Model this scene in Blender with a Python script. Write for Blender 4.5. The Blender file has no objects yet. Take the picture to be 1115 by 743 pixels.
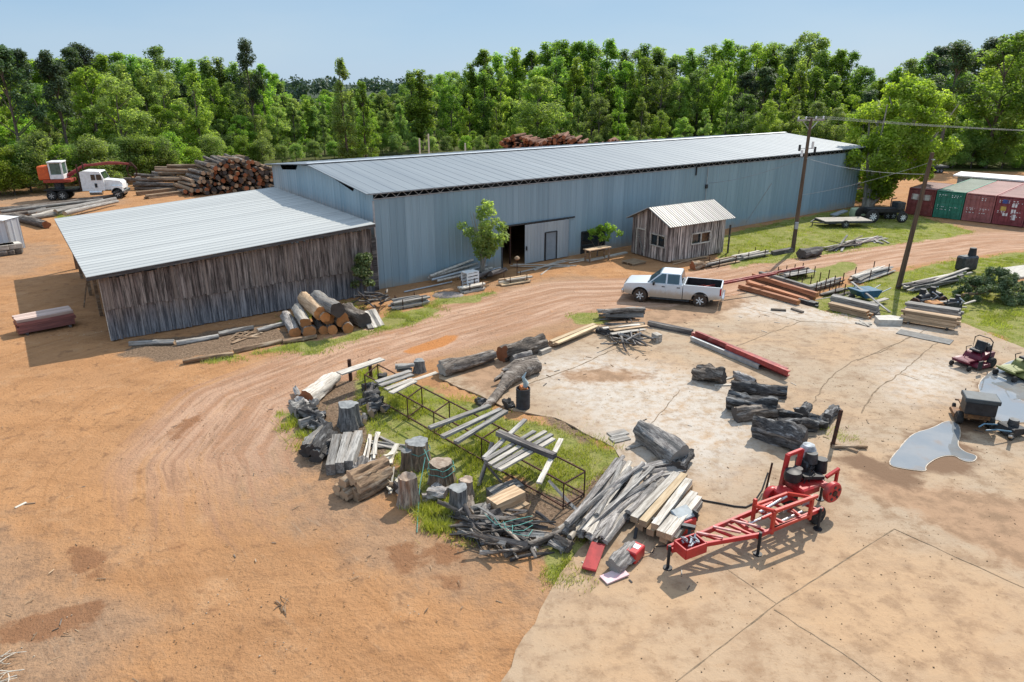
import bpy, bmesh, math, random
import numpy as np
from mathutils import Vector, Matrix, Euler
from mathutils.geometry import delaunay_2d_cdt, tessellate_polygon
R = math.radians
random.seed(7)
SC = bpy.context.scene
COL = SC.collection
# ------------------------------------------------------------------ camera
HC, FPX, HOR = 12.7, 770.0, 88.0
PITCH = math.atan((371.5 - HOR) / FPX)
cd = bpy.data.cameras.new('camera'); cam = bpy.data.objects.new('camera', cd); COL.objects.link(cam)
cd.sensor_width = 36; cd.lens = 36 * FPX / 1115; cd.clip_start = .1; cd.clip_end = 6000
cam.location = (0, 0, HC); cam.rotation_euler = (math.pi / 2 - PITCH, 0, 0)
SC.camera = cam
cP, sP = math.cos(PITCH), math.sin(PITCH)
def G(u, v, z=0.0):
    """ground point seen at photo pixel u, v (world metres)"""
    a = (u - 557.5) / FPX; b = (371.5 - v) / FPX
    t = (z - HC) / (-sP + b * cP)
    return Vector((a * t, (cP + b * sP) * t, z))
def PR(p):
    z = p[2] - HC; w = p[1] * cP - z * sP; h = p[1] * sP + z * cP
    return (557.5 + FPX * p[0] / w, 371.5 - FPX * h / w)
def Zat(x, y, v):
    """height at x, y that shows at image row v"""
    b = (371.5 - v) / FPX
    t = y / (cP + b * sP)
    return HC + t * (-sP + b * cP)
# ------------------------------------------------------------------ light
AZ, EL = R(58), R(47)           # direction to the sun
w = bpy.data.worlds.new('World'); SC.world = w; w.use_nodes = True
nt = w.node_tree; bg = nt.nodes['Background']
sk = nt.nodes.new('ShaderNodeTexSky'); sk.sky_type = 'NISHITA'; sk.sun_disc = False
sk.sun_elevation = EL; sk.sun_rotation = math.pi / 2 - AZ
sk.air_density = 1.0; sk.dust_density = .6; sk.ozone_density = 1.2; sk.altitude = 50
tcw = nt.nodes.new('ShaderNodeTexCoord'); spw = nt.nodes.new('ShaderNodeSeparateXYZ'); nt.links.new(tcw.outputs['Generated'], spw.inputs[0])
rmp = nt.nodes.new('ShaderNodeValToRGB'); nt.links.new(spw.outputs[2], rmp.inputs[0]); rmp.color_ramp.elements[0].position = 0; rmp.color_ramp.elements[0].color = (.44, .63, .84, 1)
rmp.color_ramp.elements[1].position = .16; rmp.color_ramp.elements[1].color = (.30, .50, .74, 1); e3 = rmp.color_ramp.elements.new(.36); e3.color = (.72, .92, 1.2, 1); e4 = rmp.color_ramp.elements.new(.9); e4.color = (.82, 1.0, 1.25, 1)  # upper sky, above the view, brightened as added fill for shaded sides
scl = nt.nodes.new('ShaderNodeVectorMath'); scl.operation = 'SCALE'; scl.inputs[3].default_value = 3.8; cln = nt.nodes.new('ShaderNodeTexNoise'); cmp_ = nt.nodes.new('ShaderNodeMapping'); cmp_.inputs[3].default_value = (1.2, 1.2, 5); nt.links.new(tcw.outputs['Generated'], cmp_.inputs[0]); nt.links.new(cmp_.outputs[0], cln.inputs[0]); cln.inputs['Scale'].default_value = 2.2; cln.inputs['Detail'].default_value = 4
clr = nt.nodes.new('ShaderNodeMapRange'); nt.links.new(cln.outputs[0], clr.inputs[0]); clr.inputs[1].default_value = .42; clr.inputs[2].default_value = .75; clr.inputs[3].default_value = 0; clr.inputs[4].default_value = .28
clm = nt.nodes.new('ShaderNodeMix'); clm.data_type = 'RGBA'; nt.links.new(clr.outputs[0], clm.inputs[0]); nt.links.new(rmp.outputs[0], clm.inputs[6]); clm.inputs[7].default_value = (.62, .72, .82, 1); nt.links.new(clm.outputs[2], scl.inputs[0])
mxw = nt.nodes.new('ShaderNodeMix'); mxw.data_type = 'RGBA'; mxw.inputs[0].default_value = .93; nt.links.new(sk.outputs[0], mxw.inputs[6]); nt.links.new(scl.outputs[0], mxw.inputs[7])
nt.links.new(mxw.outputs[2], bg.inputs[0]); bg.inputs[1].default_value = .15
sd = bpy.data.lights.new('sun', 'SUN'); sd.energy = 3.6; sd.angle = R(.53); sd.color = (1, .93, .82)
sun = bpy.data.objects.new('sun', sd); COL.objects.link(sun)
Ld = Vector((-math.cos(AZ) * math.cos(EL), -math.sin(AZ) * math.cos(EL), -math.sin(EL)))
sun.rotation_euler = Ld.to_track_quat('-Z', 'Y').to_euler(); sun.location = (40, 60, 60)
SC.view_settings.view_transform = 'Standard'; SC.view_settings.look = 'None'
SC.view_settings.exposure = 0.68; SC.view_settings.gamma = 1
SC.cycles.max_bounces = 6; SC.cycles.transparent_max_bounces = 6; SC.cycles.diffuse_bounces = 4
SC.cycles.caustics_reflective = False; SC.cycles.caustics_refractive = False
# ------------------------------------------------------------------ mesh builder
class MB:
    def __init__(s): s.v = []; s.f = []; s.m = []
    def add(s, vs, fs, mi=0):
        o = len(s.v); s.v += [tuple(v) for v in vs]
        s.f += [tuple(i + o for i in f) for f in fs]; s.m += [mi] * len(fs); return s
    def box(s, c, d, rot=None, mi=0, taper=1.0):
        hx, hy, hz = d[0] / 2, d[1] / 2, d[2] / 2
        vs = []
        for z in (-hz, hz):
            k = taper if z > 0 else 1
            vs += [Vector((-hx * k, -hy * k, z)), Vector((hx * k, -hy * k, z)), Vector((hx * k, hy * k, z)), Vector((-hx * k, hy * k, z))]
        if rot is not None:
            q = rot if isinstance(rot, Matrix) else Euler(rot).to_matrix()
            vs = [q @ v for v in vs]
        c = Vector(c)
        return s.add([v + c for v in vs], [(3, 2, 1, 0), (4, 5, 6, 7), (0, 1, 5, 4), (1, 2, 6, 5), (2, 3, 7, 6), (3, 0, 4, 7)], mi)
    def bar(s, p0, p1, w, h=None, mi=0, up=(0, 0, 1)):
        h = h or w; p0 = Vector(p0); p1 = Vector(p1)
        return s.box((p0 + p1) / 2, ((p1 - p0).length, w, h), frame(p1 - p0, up), mi)
    def cyl(s, p0, p1, r0, r1=None, n=12, mi=0, caps=True, cmi=None):
        r1 = r0 if r1 is None else r1; p0 = Vector(p0); p1 = Vector(p1)
        q = frame(p1 - p0); Y = q.col[1]; Z = q.col[2]; vs = []
        for p, r in ((p0, r0), (p1, r1)):
            vs += [p + Y * (r * math.cos(2 * math.pi * i / n)) + Z * (r * math.sin(2 * math.pi * i / n)) for i in range(n)]
        s.add(vs, [(i, (i + 1) % n, n + (i + 1) % n, n + i) for i in range(n)], mi)
        if caps: s.add(vs, [tuple(range(n))[::-1], tuple(range(n, 2 * n))], mi if cmi is None else cmi)
        return s
    def tube(s, pts, r, n=8, mi=0):
        pts = [Vector(p) for p in pts]; vs = []
        N = len(pts)
        for k, p in enumerate(pts):
            t = pts[min(k + 1, N - 1)] - pts[max(k - 1, 0)]
            q = frame(t); rr = r[k] if isinstance(r, (list, tuple)) else r
            vs += [p + q.col[1] * (rr * math.cos(2 * math.pi * i / n)) + q.col[2] * (rr * math.sin(2 * math.pi * i / n)) for i in range(n)]
        fs = [(k * n + i, k * n + (i + 1) % n, (k + 1) * n + (i + 1) % n, (k + 1) * n + i) for k in range(N - 1) for i in range(n)]
        fs += [tuple(range(n))[::-1], tuple(range((N - 1) * n, N * n))]
        return s.add(vs, fs, mi)
    def lathe(s, prof, n=20, axis='Z', c=(0, 0, 0), mi=0):
        """prof: (radius, height) pairs, first and last closed"""
        vs = []; c = Vector(c)
        for r, h in prof:
            for i in range(n):
                a = 2 * math.pi * i / n; x, y = r * math.cos(a), r * math.sin(a)
                vs.append(c + Vector((x, y, h) if axis == 'Z' else (x, h, y) if axis == 'Y' else (h, x, y)))
        N = len(prof)
        fs = [(k * n + i, k * n + (i + 1) % n, (k + 1) * n + (i + 1) % n, (k + 1) * n + i) for k in range(N - 1) for i in range(n)]
        fs += [tuple(range(n))[::-1], tuple(range((N - 1) * n, N * n))]
        return s.add(vs, fs, mi)
    def prism(s, poly, y0, y1, mi=0, cmi=None):
        """poly in x, z extruded along y"""
        n = len(poly)
        vs = [(x, y0, z) for x, z in poly] + [(x, y1, z) for x, z in poly]
        s.add(vs, [(i, (i + 1) % n, n + (i + 1) % n, n + i) for i in range(n)], mi)
        return s.add(vs, [tuple(range(n))[::-1], tuple(range(n, 2 * n))], mi if cmi is None else cmi)
    def slabpoly(s, poly, z0, z1, mi=0):
        n = len(poly)
        vs = [(x, y, z0) for x, y in poly] + [(x, y, z1) for x, y in poly]
        s.add(vs, [(i, (i + 1) % n, n + (i + 1) % n, n + i) for i in range(n)], mi)
        return s.add(vs, [tuple(range(n))[::-1], tuple(range(n, 2 * n))], mi)
    def mesh(s, name, mats):
        me = bpy.data.meshes.new(name); me.from_pydata(s.v, [], s.f)
        for m in (mats if isinstance(mats, (list, tuple)) else [mats]): me.materials.append(m)
        me.polygons.foreach_set('material_index', s.m)
        bm = bmesh.new(); bm.from_mesh(me); bmesh.ops.recalc_face_normals(bm, faces=bm.faces); bm.to_mesh(me); bm.free()
        return me
    def build(s, name, mats, parent=None, smooth=None, bevel=0, loc=None, rot=None, seg=1):
        return link(name, s.mesh(name, mats), parent, smooth, bevel, loc, rot, seg)
def link(name, me, parent=None, smooth=None, bevel=0, loc=None, rot=None, seg=1):
    o = bpy.data.objects.new(name, me); COL.objects.link(o)
    if parent: o.parent = parent
    if loc is not None: o.location = loc
    if rot is not None: o.rotation_euler = rot
    if smooth: smooth_me(me, smooth)
    if bevel:
        b = o.modifiers.new('bevel', 'BEVEL'); b.width = bevel; b.segments = seg; b.limit_method = 'ANGLE'; b.angle_limit = R(35)
    return o
def smooth_me(me, ang):
    me.shade_smooth()
    try: me.set_sharp_from_angle(angle=R(ang))
    except Exception: pass
def frame(d, up=(0, 0, 1)):
    x = Vector(d).normalized(); up = Vector(up)
    if abs(x.dot(up)) > .985: up = Vector((0, 1, 0)) if abs(x.y) < .9 else Vector((1, 0, 0))
    y = up.cross(x).normalized(); z = x.cross(y)
    return Matrix((x, y, z)).transposed()
def tag(o, label=None, cat=None, group=None, kind=None):
    if label: o['label'] = label
    if cat: o['category'] = cat
    if group: o['group'] = group
    if kind: o['kind'] = kind
    return o
def empty(name, loc, rz=0, label=None, cat=None, group=None, rot=None):
    o = bpy.data.objects.new(name, None); COL.objects.link(o)
    o.location = loc; o.rotation_euler = rot or (0, 0, rz); o.empty_display_size = .2
    return tag(o, label, cat, group)
KIDS = {}
def copy_tree(o, parent=None):
    c = o.copy(); COL.objects.link(c)
    if parent: c.parent = parent
    for ch in [x for x in bpy.data.objects if x.parent == o]: copy_tree(ch, c)
    return c
def pip(x, y, poly):
    """numpy point in polygon"""
    ins = np.zeros(x.shape, bool); n = len(poly)
    for i in range(n):
        x0, y0 = poly[i][:2]; x1, y1 = poly[(i + 1) % n][:2]
        c = ((y0 > y) != (y1 > y)) & (x < (x1 - x0) * (y - y0) / ((y1 - y0) or 1e-9) + x0)
        ins ^= c
    return ins
def pdist(x, y, poly, closed=True):
    d = np.full(x.shape, 1e9); n = len(poly)
    for i in range(n if closed else n - 1):
        x0, y0 = poly[i][:2]; x1, y1 = poly[(i + 1) % n][:2]
        dx, dy = x1 - x0, y1 - y0; L = dx * dx + dy * dy + 1e-9
        t = np.clip(((x - x0) * dx + (y - y0) * dy) / L, 0, 1)
        d = np.minimum(d, np.hypot(x - x0 - t * dx, y - y0 - t * dy))
    return d
def sdf(x, y, poly):
    """positive inside, metres"""
    d = pdist(x, y, poly); return np.where(pip(x, y, poly), d, -d)
def gp(pts, z=0.0): return [G(u, v, z)[:2] for u, v in pts]
def ss(x): x = np.clip(x, 0, 1); return x * x * (3 - 2 * x)
# ------------------------------------------------------------------ materials
class NT:
    def __init__(s, name):
        s.mat = bpy.data.materials.new(name); s.mat.use_nodes = True
        s.t = s.mat.node_tree; s.b = s.t.nodes['Principled BSDF']; s.out = s.t.nodes['Material Output']
        s.co = None
    def n(s, typ, **kw):
        x = s.t.nodes.new('ShaderNode' + typ)
        for k, v in kw.items(): setattr(x, k, v)
        return x
    def set(s, sock, v):
        if isinstance(v, bpy.types.NodeSocket): s.t.links.new(v, sock)
        elif isinstance(v, (tuple, list)) and len(v) == 3 and sock.type == 'RGBA': sock.default_value = (*v, 1)
        else: sock.default_value = v
    def coord(s, kind='Object', scale=(1, 1, 1), off=None):
        c = s.n('TexCoord').outputs[kind]; m = s.n('Mapping'); s.set(m.inputs[0], c); s.set(m.inputs[3], scale)
        if off is not None: s.set(m.inputs[1], off)
        return m.outputs[0]
    def noise(s, vec, scale=1, detail=4, rough=.55, dist=0):
        x = s.n('TexNoise'); s.set(x.inputs['Vector'], vec); s.set(x.inputs['Scale'], scale); s.set(x.inputs['Detail'], detail)
        s.set(x.inputs['Roughness'], rough); s.set(x.inputs['Distortion'], dist); return x.outputs[0]
    def ramp(s, f, a, b, lo=0, hi=1):
        x = s.n('MapRange', interpolation_type='SMOOTHSTEP'); s.set(x.inputs[0], f); s.set(x.inputs[1], a); s.set(x.inputs[2], b)
        s.set(x.inputs[3], lo); s.set(x.inputs[4], hi); return x.outputs[0]
    def mix(s, f, a, b, mode='MIX'):
        x = s.n('Mix', data_type='RGBA', blend_type=mode); s.set(x.inputs[0], f); s.set(x.inputs[6], a); s.set(x.inputs[7], b); return x.outputs[2]
    def math(s, op, a, b=0.0, c=None):
        x = s.n('Math', operation=op); s.set(x.inputs[0], a); s.set(x.inputs[1], b)
        if c is not None: s.set(x.inputs[2], c)
        return x.outputs[0]
    def attr(s, name): return s.n('Attribute', attribute_name=name).outputs['Fac']
    def rnd(s): return s.n('ObjectInfo').outputs['Random']
    def sep(s, v):
        x = s.n('SeparateXYZ'); s.set(x.inputs[0], v); return x.outputs
    def comb(s, x, y, z=0.0):
        c = s.n('CombineXYZ'); s.set(c.inputs[0], x); s.set(c.inputs[1], y); s.set(c.inputs[2], z); return c.outputs[0]
    def white(s, v, dim='1D'):
        x = s.n('TexWhiteNoise', noise_dimensions=dim); s.set(x.inputs['W' if dim == '1D' else 'Vector'], v); return x.outputs[0]
    def bump(s, h, strength=.5, dist=.02):
        x = s.n('Bump'); s.set(x.inputs['Strength'], strength); s.set(x.inputs['Distance'], dist); s.set(x.inputs['Height'], h)
        s.set(s.b.inputs['Normal'], x.outputs[0])
    def fin(s, col, rough=.8, metal=0, spec=.3):
        s.set(s.b.inputs['Base Color'], col); s.set(s.b.inputs['Roughness'], rough); s.set(s.b.inputs['Metallic'], metal)
        s.set(s.b.inputs['Specular IOR Level'], spec); return s.mat
def bright(s, col, f, lo, hi):
    """multiply col by lo..hi following f"""
    k = s.ramp(f, 0, 1, lo, hi); return s.mix(1.0, col, s.comb(k, k, k), 'MULTIPLY')
def MAT(name, c1, c2=None, scale=3, stretch=(1, 1, 1), rough=.75, metal=0, bump=0, rand=.25, lo=.35, hi=.65, spec=.3, c3=None, detail=5, crack=0):
    s = NT(name); co = s.coord('Object', stretch)
    if rand:
        r = s.rnd(); off = s.n('VectorMath', operation='ADD'); s.set(off.inputs[0], co); k = s.math('MULTIPLY', r, 37.0); s.set(off.inputs[1], s.comb(k, k, k)); co = off.outputs[0]
    nz = s.noise(co, scale, detail, .6); col = s.mix(s.ramp(nz, lo, hi), c1, c2 or tuple(x * .7 for x in c1))
    if c3: col = s.mix(s.ramp(s.noise(co, scale * .37, 3, .5), .52, .66), col, c3)
    if crack:
        cn = s.noise(co, scale * 2.6, 4, .7); col = s.mix(s.ramp(cn, .52, .66, 0, crack), col, tuple(x * .22 for x in c1)); col = s.mix(s.ramp(cn, .30, .42, .45 * crack, 0), col, tuple(min(.7, x * 1.5 + .03) for x in c1))
        nz = s.math('SUBTRACT', nz, s.math('MULTIPLY', cn, .8))
    if rand: col = bright(s, col, r, 1 - rand, 1 + rand)
    if bump: s.bump(nz, 1.0, bump)
    return s.fin(col, rough, metal, spec)
WX = (.35, 4, 4)   # wood grain along local X
m_grey = MAT('weathered_grey_wood', (.36, .34, .31), (.15, .14, .13), 3, WX, .85, bump=.02, rand=.3, c3=(.25, .22, .19), crack=.8)
m_pale = MAT('pale_weathered_wood', (.60, .55, .48), (.34, .30, .25), 3, WX, .85, bump=.015, rand=.2, crack=.5)
m_fresh = MAT('fresh_sawn_wood', (.62, .48, .31), (.46, .33, .19), 3, WX, .75, bump=.006, rand=.22, crack=.25)
m_tan = MAT('tan_timber', (.46, .33, .21), (.30, .20, .12), 3, WX, .8, bump=.006, rand=.32, crack=.4)
m_cedar = MAT('red_cedar_timber', (.40, .17, .08), (.24, .10, .055), 3, WX, .75, bump=.006, rand=.35, crack=.4)
m_dark = MAT('dark_old_wood', (.10, .09, .085), (.045, .04, .04), 3, WX, .85, bump=.015, rand=.3, c3=(.19, .17, .15), crack=.8)
m_bark = MAT('bark', (.20, .165, .135), (.075, .06, .05), 5, (.5, 3, 3), .95, bump=.03, rand=.25, c3=(.32, .28, .24), crack=.9)
m_barkd = MAT('dark_bark', (.10, .095, .092), (.035, .033, .033), 5, (.5, 3, 3), .9, bump=.05, rand=.25, c3=(.27, .265, .26), crack=.8)
m_barkg = MAT('silver_bare_log', (.40, .37, .34), (.18, .16, .15), 4, (.4, 4, 4), .9, bump=.03, rand=.2, c3=(.13, .125, .12), crack=.9)
m_brn = MAT('brown_log_wood', (.30, .20, .12), (.17, .11, .07), 4, (.4, 3, 3), .9, bump=.02, rand=.2, c3=(.36, .28, .20), crack=.8)
m_rust = MAT('rusty_steel', (.10, .045, .028), (.045, .026, .022), 8, (1, 1, 1), .8, .3, rand=.1)
m_redst = MAT('red_painted_steel', (.34, .055, .045), (.22, .035, .035), 4, (1, 1, 1), .55, rand=.15, c3=(.38, .16, .13))
m_redmach = MAT('bright_red_machine_paint', (.46, .025, .025), (.36, .018, .02), 4, (1, 1, 1), .4, rand=0, spec=.4, c3=(.27, .06, .045))
m_black = MAT('black_paint', (.016, .016, .018), (.03, .03, .032), 4, (1, 1, 1), .5, rand=0)
m_rub = MAT('black_rubber', (.022, .021, .02), (.04, .036, .032), 6, (1, 1, 1), .85, rand=0)
m_dkst = MAT('dark_steel', (.07, .075, .08), (.035, .037, .04), 6, (1, 1, 1), .5, .4, rand=.1)
m_galv = MAT('galvanised_steel', (.42, .45, .47), (.33, .35, .37), 3, (1, 1, 1), .45, .5, rand=.1)
m_white = MAT('white_paint', (.78, .78, .77), (.66, .65, .63), 3, (1, 1, 1), .4, rand=0)
m_glass = MAT('dark_window_glass', (.012, .02, .025), (.02, .03, .035), 1, (1, 1, 1), .06, rand=0, spec=.8)
m_teal = MAT('tinted_glass', (.02, .06, .08), (.03, .08, .10), 1, (1, 1, 1), .06, rand=0, spec=.8)
m_chrome = MAT('chrome', (.62, .62, .63), (.5, .5, .5), 4, (1, 1, 1), .22, .9, rand=0)
m_orange = MAT('orange_paint', (.62, .12, .03), (.5, .09, .03), 4, (1, 1, 1), .5, rand=0)
m_conc = MAT('pale_concrete', (.55, .52, .46), (.42, .39, .34), 4, (1, 1, 1), .9, bump=.005, rand=.1)
m_rope = MAT('teal_rope', (.10, .30, .25), (.08, .22, .2), 10, (1, 1, 1), .8, rand=0)
m_tarp = MAT('blue_plastic', (.03, .12, .20), (.02, .08, .14), 5, (1, 1, 1), .45, rand=0)
m_wire = MAT('cable_grey', (.30, .31, .32), (.22, .23, .24), 2, (1, 1, 1), .6, rand=0)
m_pole = MAT('creosote_pole', (.13, .085, .055), (.07, .05, .035), 3, (4, 4, .3), .9, bump=.01, rand=.1)
m_bone = MAT('bleached_stick', (.62, .57, .48), (.45, .40, .32), 6, WX, .85, rand=.1)
def mat_end(name, c1, c2):
    s = NT(name); co = s.coord('Object'); x = s.sep(co)
    r = s.math('SQRT', s.math('ADD', s.math('MULTIPLY', x[1], x[1]), s.math('MULTIPLY', x[2], x[2])))
    nz = s.noise(co, 3, 4); k = s.math('SINE', s.math('ADD', s.math('MULTIPLY', r, 150.0), s.math('MULTIPLY', nz, 9.0)))
    col = s.mix(s.ramp(k, -1, 1, .1, .9), c1, c2); col = s.mix(s.ramp(nz, .45, .7), col, tuple(a * .62 for a in c1))
    return s.fin(bright(s, col, s.rnd(), .72, 1.22), .85)
m_endo = mat_end('orange_cut_end', (.52, .24, .09), (.36, .14, .05))
m_endr = mat_end('rusty_cut_end', (.34, .13, .055), (.24, .085, .04))
m_endg = mat_end('grey_cut_end', (.34, .32, .29), (.24, .23, .21))
m_endt = mat_end('tan_cut_end', (.46, .33, .21), (.36, .24, .15))
m_endd = mat_end('dark_cut_end', (.10, .085, .075), (.06, .052, .048))
# ================================================================== ground
A0 = G(413, 315).xy; B0 = G(930, 225).xy
WL = (B0 - A0).length; DX = (B0 - A0) / WL; NX = Vector((-DX.y, DX.x))
WA = math.atan2(DX.y, DX.x)
def W(s, n, z=0.0): return Vector((A0.x + DX.x * s + NX.x * n, A0.y + DX.y * s + NX.y * n, z))
ROAD = gp([(420, 800), (330, 700), (235, 580), (215, 500), (270, 435), (400, 382), (520, 348), (620, 322), (740, 318), (800, 306), (880, 290), (965, 276), (1060, 264), (1115, 262), (1200, 258)])
ROAD2 = gp([(230, 520), (60, 470), (-80, 440)])
ROAD3 = gp([(270, 435), (140, 410), (40, 320), (30, 270), (150, 210)])
GRASS = [
  [(398, 402), (420, 415), (470, 425), (520, 436), (545, 452), (600, 462), (655, 482), (674, 495), (655, 515), (610, 535), (560, 520), (520, 545), (480, 560), (455, 545), (430, 500), (395, 450)],
  [(308, 450), (330, 455), (345, 490), (325, 480)], [(448, 545), (500, 560), (515, 590), (470, 578)], [(600, 600), (635, 595), (625, 640), (600, 625)],
  [(785, 264), (800, 253), (850, 241), (930, 226), (990, 234), (1040, 246), (1062, 253), (1000, 262), (930, 272), (868, 281), (800, 292), (780, 284)],
  [(905, 322), (960, 300), (1040, 284), (1130, 274), (1130, 283), (1085, 296), (1130, 320), (1130, 384), (1050, 352), (985, 350), (940, 352), (890, 338)],
  [(408, 352), (430, 340), (470, 334), (485, 338), (440, 352), (405, 360)], [(330, 378), (400, 356), (410, 362), (340, 385)],
  [(480, 322), (540, 318), (520, 328), (470, 334)], [(230, 392), (330, 374), (320, 380), (235, 394)],
  [(620, 345), (650, 342), (655, 352), (630, 352)], [(60, 225), (80, 230), (70, 240), (55, 235)], [(868, 460), (930, 478), (915, 495), (875, 480)],
  [(300, 350), (390, 328), (395, 336), (320, 352)], [(845, 300), (930, 285), (925, 300), (860, 315)]]
GRASS = [gp(p) for p in GRASS]
TAN = [gp(p) for p in [
  [(300, 430), (345, 455), (350, 520), (420, 560), (470, 580), (560, 620), (610, 640), (590, 690), (480, 640), (380, 600), (290, 540), (255, 480)],
  [(-60, 560), (60, 600), (150, 680), (110, 800), (-100, 800)], [(570, 340), (660, 330), (720, 335), (655, 352), (545, 385), (480, 392), (500, 360)],
  [(540, 310), (640, 300), (690, 315), (640, 335), (560, 330)], [(-20, 205), (80, 208), (140, 220), (60, 235), (-20, 222)], [(0, 260), (60, 268), (50, 300), (-20, 300)],
  [(1020, 240), (1130, 252), (1130, 266), (1060, 258)]]]
LITTER = [gp(p) for p in [[(560, 520), (640, 500), (665, 500), (690, 520), (650, 590), (600, 610), (520, 600), (500, 560)], [(335, 420), (380, 415), (420, 450), (430, 500), (440, 540), (380, 540), (345, 500), (320, 460)], [(140, 372), (310, 350), (310, 372), (200, 392), (130, 388)], [(580, 445), (640, 460), (670, 490), (640, 500), (600, 480)]]]
SLAB = gp([(545, 743), (470, 860), (1500, 860), (1500, 520), (1240, 420), (1115, 379), (1050, 352), (985, 345), (905, 341), (870, 330), (812, 318), (800, 322), (700, 340), (660, 352), (560, 383), (478, 404), (478, 412), (560, 447), (605, 455), (668, 487), (676, 500), (660, 530), (650, 575), (610, 625)], .05)
def axis(lo, hi, step, far, grow=1.22):
    a = list(np.arange(lo, hi + .01, step)); d = step
    while a[-1] < far: d *= grow; a.append(a[-1] + d)
    d = step; b = [a[0]]
    while b[-1] > -far: d *= grow; b.append(b[-1] - d)
    return np.array(b[::-1][:-1] + a)
gx = axis(-48, 62, .42, 2500); gy = axis(10, 92, .42, 2500)
X, Y = np.meshgrid(gx, gy); X = X.ravel(); Y = Y.ravel()
def vnoise(x, y, sc, seed=0):
    rs = np.random.RandomState(seed); T = rs.rand(256, 256); x = x / sc + 1000; y = y / sc + 1000
    xi = np.floor(x).astype(int); yi = np.floor(y).astype(int); fx = ss(x - xi); fy = ss(y - yi)
    g = lambda a, b: T[a % 256, b % 256]
    return (g(xi, yi) * (1 - fx) + g(xi + 1, yi) * fx) * (1 - fy) + (g(xi, yi + 1) * (1 - fx) + g(xi + 1, yi + 1) * fx) * fy
def flow(x, y, lines):
    bd = np.full(x.shape, 1e9); bu = np.zeros(x.shape); bv = np.zeros(x.shape)
    for k, ln in enumerate(lines):
        acc = k * 200.0
        for i in range(len(ln) - 1):
            x0, y0 = ln[i]; x1, y1 = ln[i + 1]; L = math.hypot(x1 - x0, y1 - y0); ex, ey = (x1 - x0) / L, (y1 - y0) / L
            t = (x - x0) * ex + (y - y0) * ey; tc = np.clip(t, 0, L); dd = np.hypot(x - x0 - tc * ex, y - y0 - tc * ey)
            side = np.sign(-(x - x0) * ey + (y - y0) * ex); m = dd < bd
            bd = np.where(m, dd, bd); bu = np.where(m, acc + tc, bu); bv = np.where(m, dd * side, bv); acc += L
    return bu, bv, bd
fu, fv, fd = flow(X, Y, [ROAD]); _, fv2, fd2 = flow(X, Y, [ROAD2, ROAD3])
mx = lambda polys, soft=.6: ss(.5 + np.max([sdf(X, Y, p) for p in polys], axis=0) / (2 * soft))
wob = (vnoise(X, Y, 1.3, 1) - .5) * 1.1
grass = ss(.5 + (np.max([sdf(X, Y, p) for p in GRASS], axis=0) + wob) / 1.2)
tan = ss(.5 + (np.max([sdf(X, Y, p) for p in TAN], axis=0) + wob * 2) / 4)
lit = ss(.5 + (np.max([sdf(X, Y, p) for p in LITTER], axis=0) + wob) / 1.4)
road = ss(1.6 - fd / 3.2) * (.68 * ss((Y - 10) / 16) + .32 * ss((Y - 30) / 12))
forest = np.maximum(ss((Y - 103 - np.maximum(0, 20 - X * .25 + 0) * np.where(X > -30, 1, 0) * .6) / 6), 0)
mark = ss(.45 + (np.max([sdf(X, Y, gp(p)) for p in [[(428, 596), (446, 592), (453, 620), (437, 628)], [(468, 628), (505, 622), (512, 640), (480, 642)], [(-20, 690), (60, 660), (110, 655), (60, 700), (-20, 720)], [(60, 600), (90, 590), (120, 630), (95, 640)], [(180, 600), (215, 580), (220, 596), (190, 615)], [(180, 470), (215, 445), (220, 455), (190, 480)], [(470, 592), (500, 600), (490, 612), (472, 604)]]], axis=0) + wob * .7) / .9)
orange = ss(.5 + (sdf(X, Y, gp([(438, 384), (448, 378), (470, 371), (490, 363), (499, 366), (492, 374), (470, 380), (450, 385)])) + wob * .5) / .8)
Z = (vnoise(X, Y, 3.0, 2) - .5) * .05 + (vnoise(X, Y, .9, 3) - .5) * .03
near = np.exp(-((X / 80) ** 2 + ((Y - 45) / 70) ** 2))
rut = sum(np.exp(-((fv - c) / .32) ** 2) * a for c, a in ((-1.9, .05), (-.55, .035), (.75, .05), (2.2, .04)))
rut2 = sum(np.exp(-((np.abs(fv2) - c) / .3) ** 2) * a for c, a in ((.8, .045),))
Z = Z - rut * (1 - .5 * vnoise(X, Y, 5, 4)) - rut2 * np.exp(-(fd2 / 3) ** 2)
ssl = sdf(X, Y, SLAB)
Z = Z + .055 * np.exp(-(np.maximum(-ssl, 0) / 1.6) ** 2); Z = np.where(ssl > .0, np.minimum(Z, -.06) , Z); Z = np.clip(Z, -.1, .062) * np.clip(near * 4, 0, 1)
nx_, ny_ = len(gx), len(gy)
me = bpy.data.meshes.new('ground')
me.vertices.add(nx_ * ny_); me.vertices.foreach_set('co', np.stack([X, Y, Z], 1).ravel())
ii = np.arange(nx_ * ny_).reshape(ny_, nx_); q = np.stack([ii[:-1, :-1], ii[:-1, 1:], ii[1:, 1:], ii[1:, :-1]], -1).reshape(-1, 4)
me.loops.add(q.size); me.loops.foreach_set('vertex_index', q.ravel().astype(np.int32)); me.polygons.add(len(q))
me.polygons.foreach_set('loop_start', np.arange(0, q.size, 4, dtype=np.int32)); me.update(calc_edges=True); me.validate()
for nm, arr in dict(grass=grass, tan=tan, litter=lit, road=road, forest=forest, orange=orange, mark=mark, flowu=fu, flowv=fv).items():
    a = me.attributes.new(nm, 'FLOAT', 'POINT'); a.data.foreach_set('value', arr.astype(np.float32))
s = NT('ground_dirt'); co = s.coord('Object')
n1 = s.noise(co, .22, 6, .6); n2 = s.noise(co, 1.6, 6, .68, .2); n3 = s.noise(co, 9, 5, .7)
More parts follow.
